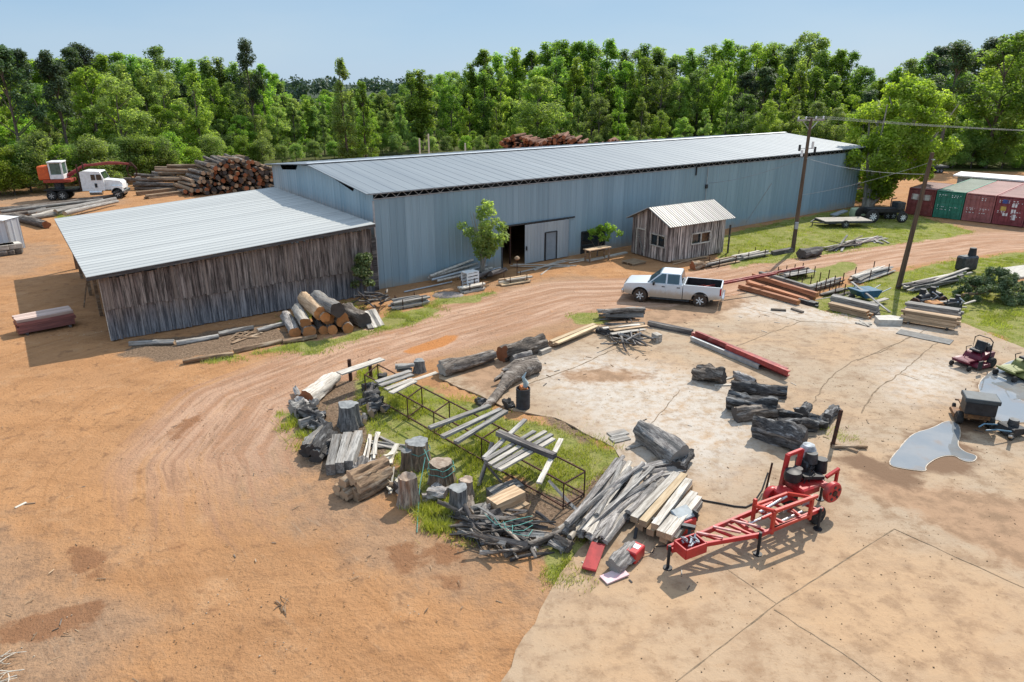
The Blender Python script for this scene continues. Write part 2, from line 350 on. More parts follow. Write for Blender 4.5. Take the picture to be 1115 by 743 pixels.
fvec = s.comb(s.math('MULTIPLY', s.attr('flowu'), .16), s.math('MULTIPLY', s.attr('flowv'), 1.9))
st = s.noise(fvec, 1, 6, .68, .5); fv3 = s.comb(s.math('MULTIPLY', s.attr('flowu'), .35), s.math('MULTIPLY', s.attr('flowv'), 3.4))
st2 = s.noise(fv3, 1, 6, .72, .9)
dg = s.noise(s.coord('Object', (.45, 1.3, 1), None), .55, 7, .7, .35)
col = s.mix(s.ramp(n1, .35, .65), (0.422, 0.221, 0.101), (0.372, 0.200, 0.097))
col = s.mix(s.ramp(dg, .46, .68, 0, .7), col, (0.311, 0.158, 0.072)); col = s.mix(s.ramp(dg, .30, .44, .5, 0), col, (0.472, 0.270, 0.137))
col = s.mix(s.ramp(st, .48, .70, 0, .75), col, (0.312, 0.156, 0.068)); stm = s.math('MULTIPLY', s.ramp(st2, .54, .75, 0, .6), s.ramp(n2, .42, .66)); col = s.mix(stm, col, (0.472, 0.304, 0.178)); col = s.mix(s.ramp(s.noise(co, .55, 5, .68, .2), .52, .70, 0, .6), col, (0.456, 0.270, 0.145))
col = s.mix(s.ramp(n2, .53, .70, 0, .8), col, (0.219, 0.110, 0.053)); col = s.mix(s.ramp(n3, .58, .74, 0, .55), col, (0.203, 0.115, 0.060))
tanc = s.mix(s.ramp(n2, .40, .62), (0.346, 0.225, 0.142), (0.253, 0.160, 0.101)); tanc = s.mix(s.ramp(n3, .52, .66, 0, .8), tanc, (0.161, 0.119, 0.084))
tanc = s.mix(s.math('MULTIPLY', s.ramp(st2, .5, .7, 0, .6), s.ramp(n2, .42, .6)), tanc, (0.388, 0.295, 0.209)); tanc = s.mix(s.ramp(n1, .42, .6, 0, .5), tanc, (0.354, 0.213, 0.121))
def edge(a, amt=.7, w_=.18): return s.ramp(s.math('ADD', s.attr(a), s.math('MULTIPLY', s.math('SUBTRACT', n2, .5), amt * 2)), .5 - w_, .5 + w_)
col = s.mix(s.math('MULTIPLY', edge('tan', .7, .5), .85), col, tanc)
rdc = s.mix(s.ramp(st, .36, .62), (0.489, 0.327, 0.234), (0.337, 0.192, 0.118)); rdc = s.mix(s.ramp(st2, .5, .68, 0, .9), rdc, (0.253, 0.156, 0.101))
rdc = s.mix(s.ramp(n2, .55, .7, 0, .5), rdc, (0.456, 0.228, 0.104))
col = s.mix(s.ramp(s.math('ADD', s.attr('road'), s.math('MULTIPLY', s.math('SUBTRACT', st, .5), 1.2)), .3, .7, 0, .9), col, rdc)
lic = s.mix(s.ramp(n3, .4, .62), (0.219, 0.147, 0.097), (0.109, 0.074, 0.048)); lic = s.mix(s.ramp(s.noise(co, 22, 3, .7), .56, .68), lic, (0.354, 0.270, 0.185))
col = s.mix(edge('litter', .5), col, lic)
grc = s.mix(s.ramp(n2, .36, .64), (0.172, 0.194, 0.040), (0.270, 0.253, 0.089)); grc = s.mix(s.ramp(n3, .5, .7, 0, .8), grc, (0.066, 0.084, 0.020)); grc = s.mix(s.ramp(n1, .56, .72, 0, .6), grc, (0.253, 0.205, 0.089))
col = s.mix(edge('grass', .6), col, grc); col = s.mix(s.math('MULTIPLY', edge('mark', .6), .75), col, (0.221, 0.102, 0.048)); col = s.mix(edge('orange', .3), col, (0.432, 0.185, 0.066))
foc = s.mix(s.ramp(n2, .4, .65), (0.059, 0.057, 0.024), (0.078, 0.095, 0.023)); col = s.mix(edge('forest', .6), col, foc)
hh = s.math('ADD', s.math('MULTIPLY', n2, .6), s.math('ADD', s.math('MULTIPLY', n3, .5), s.math('MULTIPLY', st2, .14)))
s.bump(hh, 1.0, .15)
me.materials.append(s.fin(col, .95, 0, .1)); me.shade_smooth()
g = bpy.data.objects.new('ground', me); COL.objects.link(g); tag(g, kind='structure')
# ---------------------------------------------------------------- concrete slab
def densify(poly, step, jit, seed, closed=True):
    rr = random.Random(seed); out = []; n = len(poly)
    for i in range(n if closed else n - 1):
        p = Vector(poly[i]); qd = Vector(poly[(i + 1) % n]); k = max(1, int((qd - p).length / step)); nn = Vector((-(qd - p).y, (qd - p).x)).normalized()
        for j in range(k): out.append(p.lerp(qd, j / k) + nn * (rr.uniform(-jit, jit) if j else 0))
    if not closed: out.append(Vector(poly[-1]))
    return out
def sheet(name, poly, z, mat, step=.5, jit=.05, seed=1, thick=0, grid=.6):
    b = densify(poly, step, jit, seed); n = len(b); bx = np.array([p.x for p in b]); by = np.array([p.y for p in b])
    pts = list(b)
    if grid:
        xs, ys = np.meshgrid(np.arange(bx.min(), bx.max(), grid), np.arange(by.min(), by.max(), grid)); xs = xs.ravel(); ys = ys.ravel()
        k = (sdf(xs, ys, [tuple(p) for p in b]) > grid * .4); pts += [Vector((x, y)) for x, y in zip(xs[k], ys[k])]
    vo, eo, fo, *_ = delaunay_2d_cdt(pts, [(i, (i + 1) % n) for i in range(n)], [], 1, 1e-5)
    vs = [(p.x, p.y, z) for p in vo]; fs = [tuple(f) for f in fo]
    me = bpy.data.meshes.new(name); nv = len(vs)
    if thick:
        vs += [(p.x, p.y, z - thick) for p in b]; fs += [(i, nv + i, nv + (i + 1) % n, (i + 1) % n) for i in range(n)]
    me.from_pydata(vs, [], fs); me.materials.append(mat)
    bm = bmesh.new(); bm.from_mesh(me)
    bmesh.ops.recalc_face_normals(bm, faces=bm.faces)
    if sum(f.normal.z for f in bm.faces) < 0: bmesh.ops.reverse_faces(bm, faces=bm.faces)
    bm.to_mesh(me); bm.free()
    o = bpy.data.objects.new(name, me); COL.objects.link(o); return o
s = NT('slab_concrete'); co = s.coord('Object')
n1 = s.noise(co, .25, 5, .6, .5); n2 = s.noise(co, 1.3, 7, .68, .15); n3 = s.noise(co, 8, 5, .7); n4 = s.noise(co, .5, 3, .5)
sx = s.noise(s.coord('Object', (.5, 1.6, 1)), .9, 6, .68, .2)
col = s.mix(s.ramp(n1, .36, .62), (0.381, 0.261, 0.161), (0.349, 0.269, 0.190)); col = s.mix(s.ramp(n2, .46, .68, 0, .9), col, (0.245, 0.164, 0.101))
col = s.mix(s.ramp(sx, .5, .66, 0, .75), col, (0.277, 0.196, 0.131)); col = s.mix(s.ramp(s.noise(co, 2.6, 6, .78, .2), .56, .70, 0, .7), col, (0.206, 0.137, 0.084))
wh = s.math('MULTIPLY', s.attr('white'), s.ramp(s.noise(co, 2.2, 6, .72), .28, .62, 0, .85)); col = s.mix(wh, col, (0.475, 0.433, 0.380))
col = s.mix(s.ramp(n3, .56, .70, 0, .7), col, (0.174, 0.116, 0.072)); col = s.mix(s.ramp(s.noise(co, 26, 3, .6), .62, .75, 0, .5), col, (0.475, 0.401, 0.322))
dirt = s.mix(s.ramp(n2, .4, .65), (0.332, 0.209, 0.127), (0.222, 0.140, 0.084)); col = s.mix(s.ramp(s.math('ADD', s.attr('dirt'), s.math('MULTIPLY', s.math('SUBTRACT', n2, .5), 1.6)), .3, .8), col, dirt)
col = s.mix(s.math('MULTIPLY', s.attr('fore'), .38), col, s.mix(s.ramp(n2, .4, .65), (0.465, 0.291, 0.158), (0.337, 0.201, 0.110))); wet = s.ramp(s.math('ADD', s.attr('wet'), s.math('MULTIPLY', s.math('SUBTRACT', n2, .5), .9)), .35, .75); col = s.mix(wet, col, (0.166, 0.100, 0.059))
s.bump(s.math('ADD', n3, n2), .7, .03)
m_slab = s.fin(col, .88, 0, .2)
slab = sheet('concrete_slab', SLAB, .05, m_slab, .5, .06, 3, .06, .55); tag(slab, kind='structure')
sm = slab.data; co_ = np.empty(len(sm.vertices) * 3); sm.vertices.foreach_get('co', co_); sxv, syv = co_[0::3], co_[1::3]
WHITE = [gp(p) for p in [[(560, 395), (650, 385), (720, 400), (800, 420), (850, 470), (780, 520), (700, 510), (640, 460)], [(790, 325), (880, 335), (960, 350), (1040, 360), (1000, 368), (880, 352), (800, 345)], [(960, 400), (1050, 390), (1050, 430), (980, 440)]]]
wa = ss(.5 + np.max([sdf(sxv, syv, p) for p in WHITE], axis=0) / 3)
SDIRT = [gp(p) for p in [[(640, 355), (700, 335), (810, 315), (820, 330), (760, 352), (690, 362)], [(600, 405), (670, 400), (720, 410), (690, 420), (620, 420)], [(905, 498), (925, 532), (958, 550), (1040, 592), (1115, 630), (1240, 690), (1240, 590), (1115, 545), (1040, 528), (985, 524), (940, 512)], [(478, 405), (560, 390), (600, 400), (540, 440)]]]
da = ss(.45 + np.max([sdf(sxv, syv, p) for p in SDIRT], axis=0) / 2.4)
WET = [gp(p) for p in [[(905, 500), (955, 525), (1000, 540), (1010, 520), (965, 510), (930, 490)], [(1000, 500), (1040, 495), (1070, 480), (1060, 520), (1010, 520)], [(1040, 455), (1075, 455), (1075, 475), (1030, 470)]]]
PZ_ = lambda pts: [(940 + x / 4.371, 350 + y / 4.371) for x, y in pts]
PUDS = [gp(PZ_([(110, 685), (235, 535), (400, 472), (462, 540), (480, 625), (545, 642), (470, 664), (380, 640), (290, 692), (200, 704)]), .05), gp(PZ_([(545, 300), (650, 216), (765, 176), (1000, 200), (1000, 500), (765, 478), (640, 470), (590, 440)]), .05)]
we = np.maximum(ss(.62 + np.max([sdf(sxv, syv, p) for p in PUDS], axis=0) / 1.0), 0)
we = np.maximum(we, ss(.5 + np.max([sdf(sxv, syv, p) for p in WET], axis=0) / 1.4))
fo_ = ss(.5 + np.max([sdf(sxv, syv, p) for p in [gp([(520, 800), (640, 640), (760, 600), (900, 560), (1000, 600), (1200, 660), (1300, 900)])]], axis=0) / 5)
for nm, arr in dict(fore=fo_, white=wa, dirt=da, wet=we).items():
    a = sm.attributes.new(nm, 'FLOAT', 'POINT'); a.data.foreach_set('value', arr.astype(np.float32))
m_joint = MAT('dirt_filled_joint', (.24, .17, .11), (.13, .095, .06), 6, (1, 1, 1), .95, rand=0)
def ribbon(name, px, wd, z, seed, jit):
    pts = densify(gp(px, z), .35, jit, seed, False); rr = random.Random(seed); vs = []; fs = []
    for i, p in enumerate(pts):
        t = pts[min(i + 1, len(pts) - 1)] - pts[max(i - 1, 0)]; nn = Vector((-t.y, t.x)).normalized(); ww = wd * rr.uniform(.35, 1.3) / 2
        vs += [(p.x + nn.x * ww, p.y + nn.y * ww, z), (p.x - nn.x * ww, p.y - nn.y * ww, z)]
    fs = [(2 * i, 2 * i + 1, 2 * i + 3, 2 * i + 2) for i in range(len(pts) - 1)]
    o = MB().add(vs, fs).build(name, m_joint, slab); return o
CR = [([(700, 768), (737, 742), (845, 658), (974, 576)], .035, .008), ([(792, 620), (845, 657)], .035, .01), ([(843, 664), (930, 720), (970, 750)], .03, .02),
  ([(938, 450), (947, 435), (956, 423), (980, 407), (1006, 384), (1022, 372)], .06, .05), ([(980, 407), (1000, 414)], .04, .03),
  ([(885, 439), (902, 413), (927, 394), (962, 382), (994, 365)], .05, .06), ([(570, 420), (576, 418), (624, 401), (667, 381), (690, 371)], .06, .04),
  ([(700, 470), (726, 443), (740, 425)], .035, .04), ([(813, 335), (844, 342), (872, 350), (920, 352)], .04, .04), ([(872, 350), (835, 364), (799, 378)], .035, .05), ([(933, 393), (990, 368), (1010, 358)], .035, .04), ([(974, 576), (1115, 640)], .03, .03)]
for k, (px, wd, j) in enumerate(CR): ribbon('joint', px, wd, .0545 + .0006 * k, 50 + k, j)
# bare dirt lying on the slab at the right
m_patch = MAT('bare_dirt', (.33, .215, .135), (.20, .13, .08), 1.5, (1, 1, 1), .95, bump=.03, rand=0, c3=(.43, .30, .19))
0 and tag(sheet('dirt_patch', gp([(912, 508), (940, 515), (985, 524), (1040, 530), (1115, 545), (1240, 600), (1240, 690), (1115, 627), (1040, 590), (958, 548), (925, 530)], .05), .0625, m_patch, .25, .1, 9, 0, 1), kind='structure')
# puddle: blue-grey base colour stands in for the sky's reflection, brown is shallow mud
s = NT('muddy_sky_tint_water'); co = s.coord('Object'); nz = s.noise(co, .6, 4); s.bump(s.noise(co, 5, 2), .03, .01)
m_water = s.fin(s.mix(s.ramp(s.noise(co, .9, 5, .6), .52, .72, 0, .7), s.mix(s.ramp(nz, .4, .65), (.19, .205, .215), (.24, .24, .235)), (.24, .17, .11)), .02, 0, 1.0)
ZP = lambda pts: [(940 + x / 4.371, 350 + y / 4.371) for x, y in pts]
pud1 = gp(ZP([(110, 685), (170, 610), (235, 535), (330, 512), (400, 472), (452, 488), (462, 540), (442, 590), (480, 625), (545, 642), (520, 672), (470, 664), (440, 640), (380, 640), (330, 660), (290, 692), (300, 716), (200, 704)]), .05)
pud2 = gp(ZP([(545, 300), (600, 245), (650, 216), (700, 190), (765, 176), (900, 160), (1000, 200), (1000, 500), (765, 478), (700, 492), (640, 470), (612, 470), (590, 440), (560, 350)]), .05)
m_mud = MAT('wet_mud', (.46, .40, .33), (.30, .23, .16), 4, (1, 1, 1), .6, rand=0)
def grown(poly, d):
    c = [Vector(p) for p in poly]; n = len(c); out = []; ar = sum(c[i].x * c[(i + 1) % n].y - c[(i + 1) % n].x * c[i].y for i in range(n))
    for i in range(n):
        t = (c[(i + 1) % n] - c[i - 1]); nn = Vector((t.y, -t.x)).normalized() * (1 if ar > 0 else -1); out.append(tuple(c[i] + nn * d))
    return out
def smoothpoly(poly, it=2):
    for _ in range(it):
        n = len(poly); out = []
        for i in range(n):
            p = Vector(poly[i]); q_ = Vector(poly[(i + 1) % n]); out += [tuple(p.lerp(q_, .25)), tuple(p.lerp(q_, .75))]
        poly = out
    return poly
for k, pd in enumerate((pud1, pud2)):
    pd = smoothpoly(pd)
    tag(sheet('puddle_water', pd, .0745 + k * .001, m_water, .5, .012, 4 + k, 0, 0), kind='structure')
    tag(sheet('wet_mud', grown(pd, .035), .0685 + k * .001, m_mud, .2, .04, 14 + k, 0, 0), kind='structure')
# ================================================================== vegetation
def leafmat(name, c1, c2, c3, trans=.35, rand=.25):
    s = NT(name); a = s.attr('leaf'); r = s.rnd()
    col = s.mix(s.ramp(a, .1, .6), c1, c2); col = s.mix(s.ramp(a, .66, .95), col, c3)
    nz = s.noise(s.coord('Object'), .45, 3); col = bright(s, col, nz, .55, 1.5)
    col = bright(s, col, r, 1 - rand, 1 + rand)
    hs = s.n('HueSaturation'); s.set(hs.inputs['Hue'], s.ramp(s.white(r), 0, 1, .485, .515)); s.set(hs.inputs['Saturation'], s.ramp(s.white(s.math('ADD', r, 3.1)), 0, 1, .8, 1.08)); s.set(hs.inputs['Color'], col); col = hs.outputs[0]
    tr = s.n('BsdfTranslucent'); s.set(tr.inputs[0], s.mix(1.0, col, (1.5, 1.6, .65), 'MULTIPLY'))
    m = s.fin(col, .6, 0, .25); mx_ = s.n('MixShader'); s.set(mx_.inputs[0], trans)
    s.t.links.new(s.b.outputs[0], mx_.inputs[1]); s.t.links.new(tr.outputs[0], mx_.inputs[2]); s.t.links.new(mx_.outputs[0], s.out.inputs[0]); return m
lf_mid = leafmat('leaves_mid_green', (.125, .20, .05), (.205, .30, .068), (.35, .43, .13), .62, .3)
lf_light = leafmat('leaves_light_green', (.155, .225, .05), (.25, .335, .07), (.37, .44, .14), .6, .2)
lf_dark = leafmat('needles_dark_green', (.05, .085, .045), (.08, .125, .058), (.14, .185, .08), .35, .25)
lf_far = leafmat('distant_leaves', (.030, .062, .035), (.045, .085, .045), (.065, .11, .05), .2, .2)
lf_cedar = leafmat('cedar_needles', (.09, .135, .045), (.13, .185, .06), (.27, .28, .12), .2, .1)
m_trunk = MAT('tree_trunk', (.15, .12, .095), (.07, .055, .045), 3, (3, 3, .6), .95, rand=.2)
m_trunkp = MAT('pale_tree_trunk', (.36, .33, .28), (.20, .18, .15), 3, (3, 3, .6), .95, rand=.1)
def leaves(name, cen, rad, per, size, mat, seed=0, squash=.8, up=.5, asp=.55):
    rs = np.random.RandomState(seed); cen = np.asarray(cen, float); rad = np.asarray(rad, float); K = len(cen)
    wgt = rad ** 2 / (rad ** 2).sum(); cnt = np.maximum(3, (wgt * per * K).astype(int)); idx = np.repeat(np.arange(K), cnt); N = len(idx)
    d = rs.normal(size=(N, 3)); d /= np.linalg.norm(d, axis=1, keepdims=True)
    rr = rs.rand(N) ** .36 * rad[idx]; p = cen[idx] + d * rr[:, None] * np.array([1, 1, squash])
    nr = d * .5 + rs.normal(size=(N, 3)) * .5 + np.array([0, 0, up]); nr /= np.linalg.norm(nr, axis=1, keepdims=True)
    t = np.cross(nr, rs.normal(size=(N, 3))); t /= np.linalg.norm(t, axis=1, keepdims=True); b = np.cross(nr, t)
    L = (size * (.55 + .9 * rs.rand(N)))[:, None]
    v = np.stack([p - t * L * .5, p + b * L * asp * .5 + t * L * .05, p + t * L * .5 - nr * L * .12, p - b * L * asp * .5 + t * L * .05], 1).reshape(-1, 3)
    me = bpy.data.meshes.new(name); me.vertices.add(4 * N); me.vertices.foreach_set('co', v.ravel())
    me.loops.add(4 * N); me.loops.foreach_set('vertex_index', np.arange(4 * N, dtype=np.int32)); me.polygons.add(N)
    me.polygons.foreach_set('loop_start', np.arange(0, 4 * N, 4, dtype=np.int32)); me.update(calc_edges=True)
    a = me.attributes.new('leaf', 'FLOAT', 'FACE'); cr = rs.rand(K); a.data.foreach_set('value', (cr[idx] * .45 + rs.rand(N) * .55).astype(np.float32))
    me.materials.append(mat); return me
def kind(form, seed, mat, H=20):
    """nominal 20 m tree: (trunk mesh, crown mesh)"""
    r = random.Random(seed); cen = []; rad = []; mb = MB(); lean = r.uniform(-.6, .6)
    if form == 'broad':
        rx = r.uniform(3.8, 4.8); zc = 10.8; rz = 8.9
        for k in range(80):
            z = r.uniform(-.95, 1); q = math.sqrt(max(.04, 1 - z * z)) * (r.uniform(.45, 1.05)); a = r.uniform(0, 6.28)
            cen.append((q * rx * math.cos(a) + lean * .3, q * rx * math.sin(a), zc + z * rz)); rad.append(r.uniform(.7, 1.65) * (1.1 - .3 * max(z, 0)))
        top = 15; per = 135; size = .46
    elif form == 'column':
        rx = r.uniform(2.1, 2.7); zc = 10.4; rz = 8.9
        for k in range(70):
            z = r.uniform(-1, 1); q = (1 - .75 * max(z, 0) ** 1.5) * r.uniform(.2, 1.0) * (.75 if z < -.7 else 1); a = r.uniform(0, 6.28)
            cen.append((q * rx * math.cos(a), q * rx * math.sin(a), zc + z * rz)); rad.append(r.uniform(.55, 1.25) * (1.05 - .35 * max(z, 0)))
        top = 18; per = 120; size = .44
    elif form == 'pine':
        for k in range(38):
            h = r.uniform(0, 1) ** .8; q = (1.0 - .75 * h) * r.uniform(.35, 1.1) * 3.9; a = r.uniform(0, 6.28)
            cen.append((q * math.cos(a) + lean, q * math.sin(a), 10.2 + 9.4 * h)); rad.append(r.uniform(.6, 1.25))
        top = 19; per = 170; size = .38
    elif form == 'young':      # conical, light, feathery
        for k in range(62):
            h = r.uniform(0, 1); q = (1.02 - h) ** .8 * r.uniform(.3, 1.0) * 4.6 + .3; a = r.uniform(0, 6.28)
            cen.append((q * math.cos(a), q * math.sin(a), 1.2 + 18.6 * h)); rad.append(r.uniform(.65, 1.5) * (1.15 - .62 * h))
        top = 18; per = 135; size = .46
    else:                      # shrub
        for k in range(46):
            z = r.uniform(-.5, 1); q = math.sqrt(max(.1, 1 - z * z)) * r.uniform(.4, 1); a = r.uniform(0, 6.28)
            cen.append((q * 7.5 * math.cos(a), q * 7.5 * math.sin(a), 8.5 + z * 10)); rad.append(r.uniform(1.6, 3.4))
        top = 9; per = 190; size = .72
    mb.tube([(0, 0, -.3), (lean * .2, 0, 5), (lean * .6, .1, 10), (lean, 0, top)], [.30, .24, .17, .05] if form != 'shrub' else [.4, .3, .2, .1], 7)
    for k in r.sample(range(len(cen)), 14):
        c = Vector(cen[k]); z0 = min(top - 1, max(3.5, c.z - r.uniform(1.5, 3.5))); mb.tube([(lean * z0 / top, 0, z0), (c.x * .55, c.y * .55, (z0 + c.z) / 2 + .3), c], [.10, .07, .03], 5)
    return mb.mesh(form + '_trunk', m_trunk), leaves(form + '_crown', cen, rad, per, size, mat, seed, {'column': 1.25, 'young': 1.1}.get(form, .95), 1.0)
KIND = {}
def getk(form, i, mat):
    key = (form, i, mat.name)
    if key not in KIND: KIND[key] = kind(form, 100 + i * 7 + len(form), mat)
    return KIND[key]
def tree(name, form, i, mat, x, y, h, label, group=None, sx=1.0, rz=None, cat='tree', z=0):
    tm, cm = getk(form, i, mat); k = h / 20.0
    e = empty(name, (x, y, z), random.uniform(0, 6.28) if rz is None else rz, label, cat, group); e.scale = (k * sx, k * sx, k)
    link('trunk', tm, e); link('crown', cm, e); return e
random.seed(11)
ZONE = [(-60, 'behind the log truck and log deck', 'left'), (300, 'beyond the barn roof beside the ridge gap', 'middle'), (437, 'behind the long metal roof', 'roof'), (905, 'behind the row of shipping containers', 'right'), (1300, '', '')]
def zone(u):
    for k in range(4):
        if u < ZONE[k + 1][0]: return ZONE[k]
    return ZONE[3]
SKY = [(-40, 45), (0, 50), (30, 46), (60, 66), (90, 52), (140, 50), (200, 56), (250, 60), (300, 72), (318, 92), (345, 98), (400, 100), (432, 98), (444, 76), (490, 72), (515, 62), (530, 48), (575, 50), (610, 36), (640, 36), (680, 45), (720, 46), (765, 52), (800, 38), (850, 40), (872, 36), (905, 46), (925, 64), (945, 74), (985, 64), (1010, 50), (1045, 46), (1080, 40), (1120, 36), (1180, 40)]
def skyline(u):
    for (a, va), (b, vb) in zip(SKY, SKY[1:]):
        if a <= u <= b: return va + (vb - va) * (u - a) / (b - a)
    return 50
def base_y(u):      # distance of the forest edge
    P = [(-80, 92), (0, 95), (130, 104), (250, 122), (400, 140), (560, 150), (700, 146), (850, 134), (950, 122), (1115, 120), (1220, 116)]
    for (a, va), (b, vb) in zip(P, P[1:]):
        if a <= u <= b: return va + (vb - va) * (u - a) / (b - a)
    return 120
def atu(u, y):      # x so that (x, y, mid height) shows at column u
    return (u - 557.5) / FPX * (y * cP + 5 * sP)
def wood(u, dy, vtop, form, mat, nm, txt, sx=1.0, jit=2.5):
    y = base_y(u) + dy + random.uniform(-jit, jit); x = atu(u, y); h = max(3.0, Zat(x, y, vtop)); zn = zone(u)
    adj = {lf_mid: 'mid green', lf_light: 'light green', lf_dark: 'dark green'}[mat]
    return tree(nm, form, random.randint(0, 2), mat, x, y, h, '%s %s %s' % (adj, txt, zn[1]), '%s woods, %s %s' % (zn[2], adj, nm), sx, cat='bush' if nm == 'bush' else 'tree')
u = -45
while u < 1180:      # tall back row that makes the skyline
    f = random.random(); v = skyline(u) + random.uniform(-3, 12)
    if 322 < u < 432: pass
    elif u < 120 and f < .4 or u > 1000 and f < .35: wood(u, 34, v - 3, 'pine', lf_dark, 'pine_tree', 'pine with bare trunk', 1.1)
    elif f < .68: wood(u, 36, v, 'column', lf_mid, 'slender_tree', 'slender upright leafy tree', 1.25)
    else: wood(u, 37, v, 'broad', lf_mid, 'leafy_tree', 'tall full crowned tree')
    u += random.uniform(13, 19)
u = -50
while u < 1180:      # second row behind the skyline trees
    if not 318 < u < 436: wood(u, 52, skyline(u) + random.uniform(6, 16), 'broad', random.choice([lf_mid, lf_light]), 'leafy_tree', 'tall full crowned tree', 1.2)
    u += random.uniform(19, 25)
u = -50
while u < 1180:      # middle row
    f = random.random(); v = skyline(u) + random.uniform(18, 42)
    if 310 < u < 440: v = random.uniform(106, 122)
    if f < .35: wood(u, 16, v, 'young', lf_light, 'young_tree', 'young feathery tree', .95)
    elif f < .62: wood(u, 17, v, 'broad', lf_mid, 'leafy_tree', 'tall full crowned tree', 1.05)
    elif f < .8: wood(u, 15, v, 'column', lf_mid, 'slender_tree', 'slender upright leafy tree', 1.35)
    elif f < .9: wood(u, 17, v, 'broad', lf_light, 'leafy_tree', 'tall full crowned tree', .95)
    else: wood(u, 16, v, 'pine', lf_dark, 'pine_tree', 'pine with bare trunk', 1.3)
    u += random.uniform(15, 22)
u = -50
while u < 1180:      # front row
    f = random.random(); v = skyline(u) + random.uniform(58, 82)
    if 310 < u < 440: v = random.uniform(118, 140)
    if f < .4: wood(u, -2, v, 'young', lf_light, 'young_tree', 'young feathery tree', 1.15)
    elif f < .75: wood(u, -2, v, 'broad', lf_mid, 'leafy_tree', 'tall full crowned tree', 1.25)
    else: wood(u, -2, v, 'broad', lf_light, 'leafy_tree', 'tall full crowned tree', 1.2)
    u += random.uniform(19, 27)
u = -40
for dy_ in (14, 26, 38):
    uu = 300
    while uu < 450: wood(uu, dy_, random.uniform(106, 128), random.choice(['young', 'broad', 'column']), random.choice([lf_mid, lf_light]), 'leafy_tree', 'tree filling the gap', 1.3); uu += 17
while u < 1180:      # bushes along the edge of the woods
    wood(u, -9, random.uniform(144, 162), 'shrub', random.choice([lf_mid, lf_mid, lf_light]), 'bush', 'rounded bush edging the woods', 1.1, 1.5)
    u += random.uniform(15, 22)
for uu in range(300, 450, 17):      # lower woods seen through the gap
    for dy, v in ((40, 100), (75, 97)):
        y = base_y(uu) + dy; x = atu(uu + random.uniform(-6, 6), y)
        tree('leafy_tree', 'broad', random.randint(0, 2), lf_mid, x, y, Zat(x, y, v + random.uniform(0, 8)), 'green tree far back in the gap of the woods below the distant ridge', 'trees in the gap of the woods', 1.2)
def special(u, y, vtop, form, i, mat, nm, label, sx):
    x = atu(u, y); return tree(nm, form, i, mat, x, y, Zat(x, y, vtop), label, None, sx)
special(375, 118, 61, 'column', 1, lf_light, 'tall_slender_tree', 'tall thin light green tree rising alone in front of the distant ridge', .85)
special(395, 121, 88, 'young', 2, lf_mid, 'young_tree', 'mid green conical tree right beside the lone tall thin tree', .9)
special(215, 112, 76, 'young', 0, lf_light, 'young_tree', 'bright yellow green feathery tree standing out above the log deck', .95)
special(130, 100, 84, 'broad', 1, lf_light, 'leafy_tree', 'pale green broad tree behind the white cab of the log truck', 1.1)
special(16, 90, 47, 'pine', 0, lf_dark, 'pine_tree', 'dark pine with a tall bare trunk at the far left edge, nearest of the pines', 1.0)
special(68, 94, 56, 'pine', 2, lf_dark, 'pine_tree', 'dark leaning pine with a thin bare trunk left of the log truck crane', 1.0)
special(276, 124, 44, 'pine', 1, lf_dark, 'pine_tree', 'tall pine with a small airy top rising above the woods over the log deck', .75)
special(458, 142, 72, 'column', 2, lf_mid, 'slender_tree', 'dark upright tree at the right side of the gap in the woods', 1.5)
special(585, 140, 84, 'broad', 2, lf_light, 'leafy_tree', 'round light green tree in front of the woods above the middle of the long roof', 1.6)
special(1030, 112, 46, 'pine', 1, lf_dark, 'pine_tree', 'dark blue green pine above the big tree beside the containers', 1.2)
special(1085, 112, 38, 'broad', 0, lf_mid, 'leafy_tree', 'very tall airy tree at the right edge behind the red containers', 1.15)
special(565, 118, 138, 'shrub', 0, lf_light, 'sapling', 'bright green sapling poking above the ridge of the long roof', .6)
def zsmall(u, v, vtop):
    p = G(u, v); return p, Zat(p.x, p.y, vtop)
# --- trees with their own build
def own_tree(name, u, v, cen, rad, per, size, mat, trunks, tmat, label, seed, cat='tree', z=0, asp=.55):
    p = G(u, v); e = empty(name, (p.x, p.y, z), 0, label, cat)
    mb = MB()
    for pts, rr in trunks: mb.tube(pts, rr, 8)
    mb.build('trunk', tmat, e, 60); link('crown', leaves('crown', cen, rad, per, size, mat, seed, .85, .5, asp), e); return e
r = random.Random(5); cen = []; rad = []; tr = []
for k in range(80):     # big tree by the right end of the warehouse
    z = r.uniform(-.8, 1); q = math.sqrt(max(.06, 1 - z * z)) * r.uniform(.35, 1.08); a = r.uniform(0, 6.28)
    cen.append((2.2 + q * 4.5 * (1 + .22 * math.sin(2.3 * a + 4 * z)) * math.cos(a) + z * .7, q * 4.2 * math.sin(a), 7.0 + z * 5.3 + .6 * math.sin(3 * a))); rad.append(r.uniform(.65, 1.45))
for k in range(9): cen.append((r.uniform(-1.5, 2.0), r.uniform(-1.2, 1.2), r.uniform(1.0, 4))); rad.append(r.uniform(.5, .9))
for k in range(7):
    tx, ty = r.uniform(-1.5, 7.5), r.uniform(-2.5, 2.5); tr.append(([(r.uniform(-.4, .4), r.uniform(-.4, .4), -.2), (tx * .35, ty * .3, 3.2), (tx * .7, ty * .7, 6.5), (tx, ty, 10.5)], [.26, .2, .13, .04]))
for k in range(0, 80, 3):
    c = cen[k]
    if c[2] > 5: tr.append(([(c[0] * .5 + .8, c[1] * .4, c[2] - 2.2), (c[0] * .8, c[1] * .8, c[2] - .6), c], [.07, .05, .02]))
own_tree('big_leafy_tree', 944, 226, cen, rad, 300, .34, lf_light, tr, m_trunkp, 'big bright green many stemmed tree at the right end of the metal warehouse', 3)
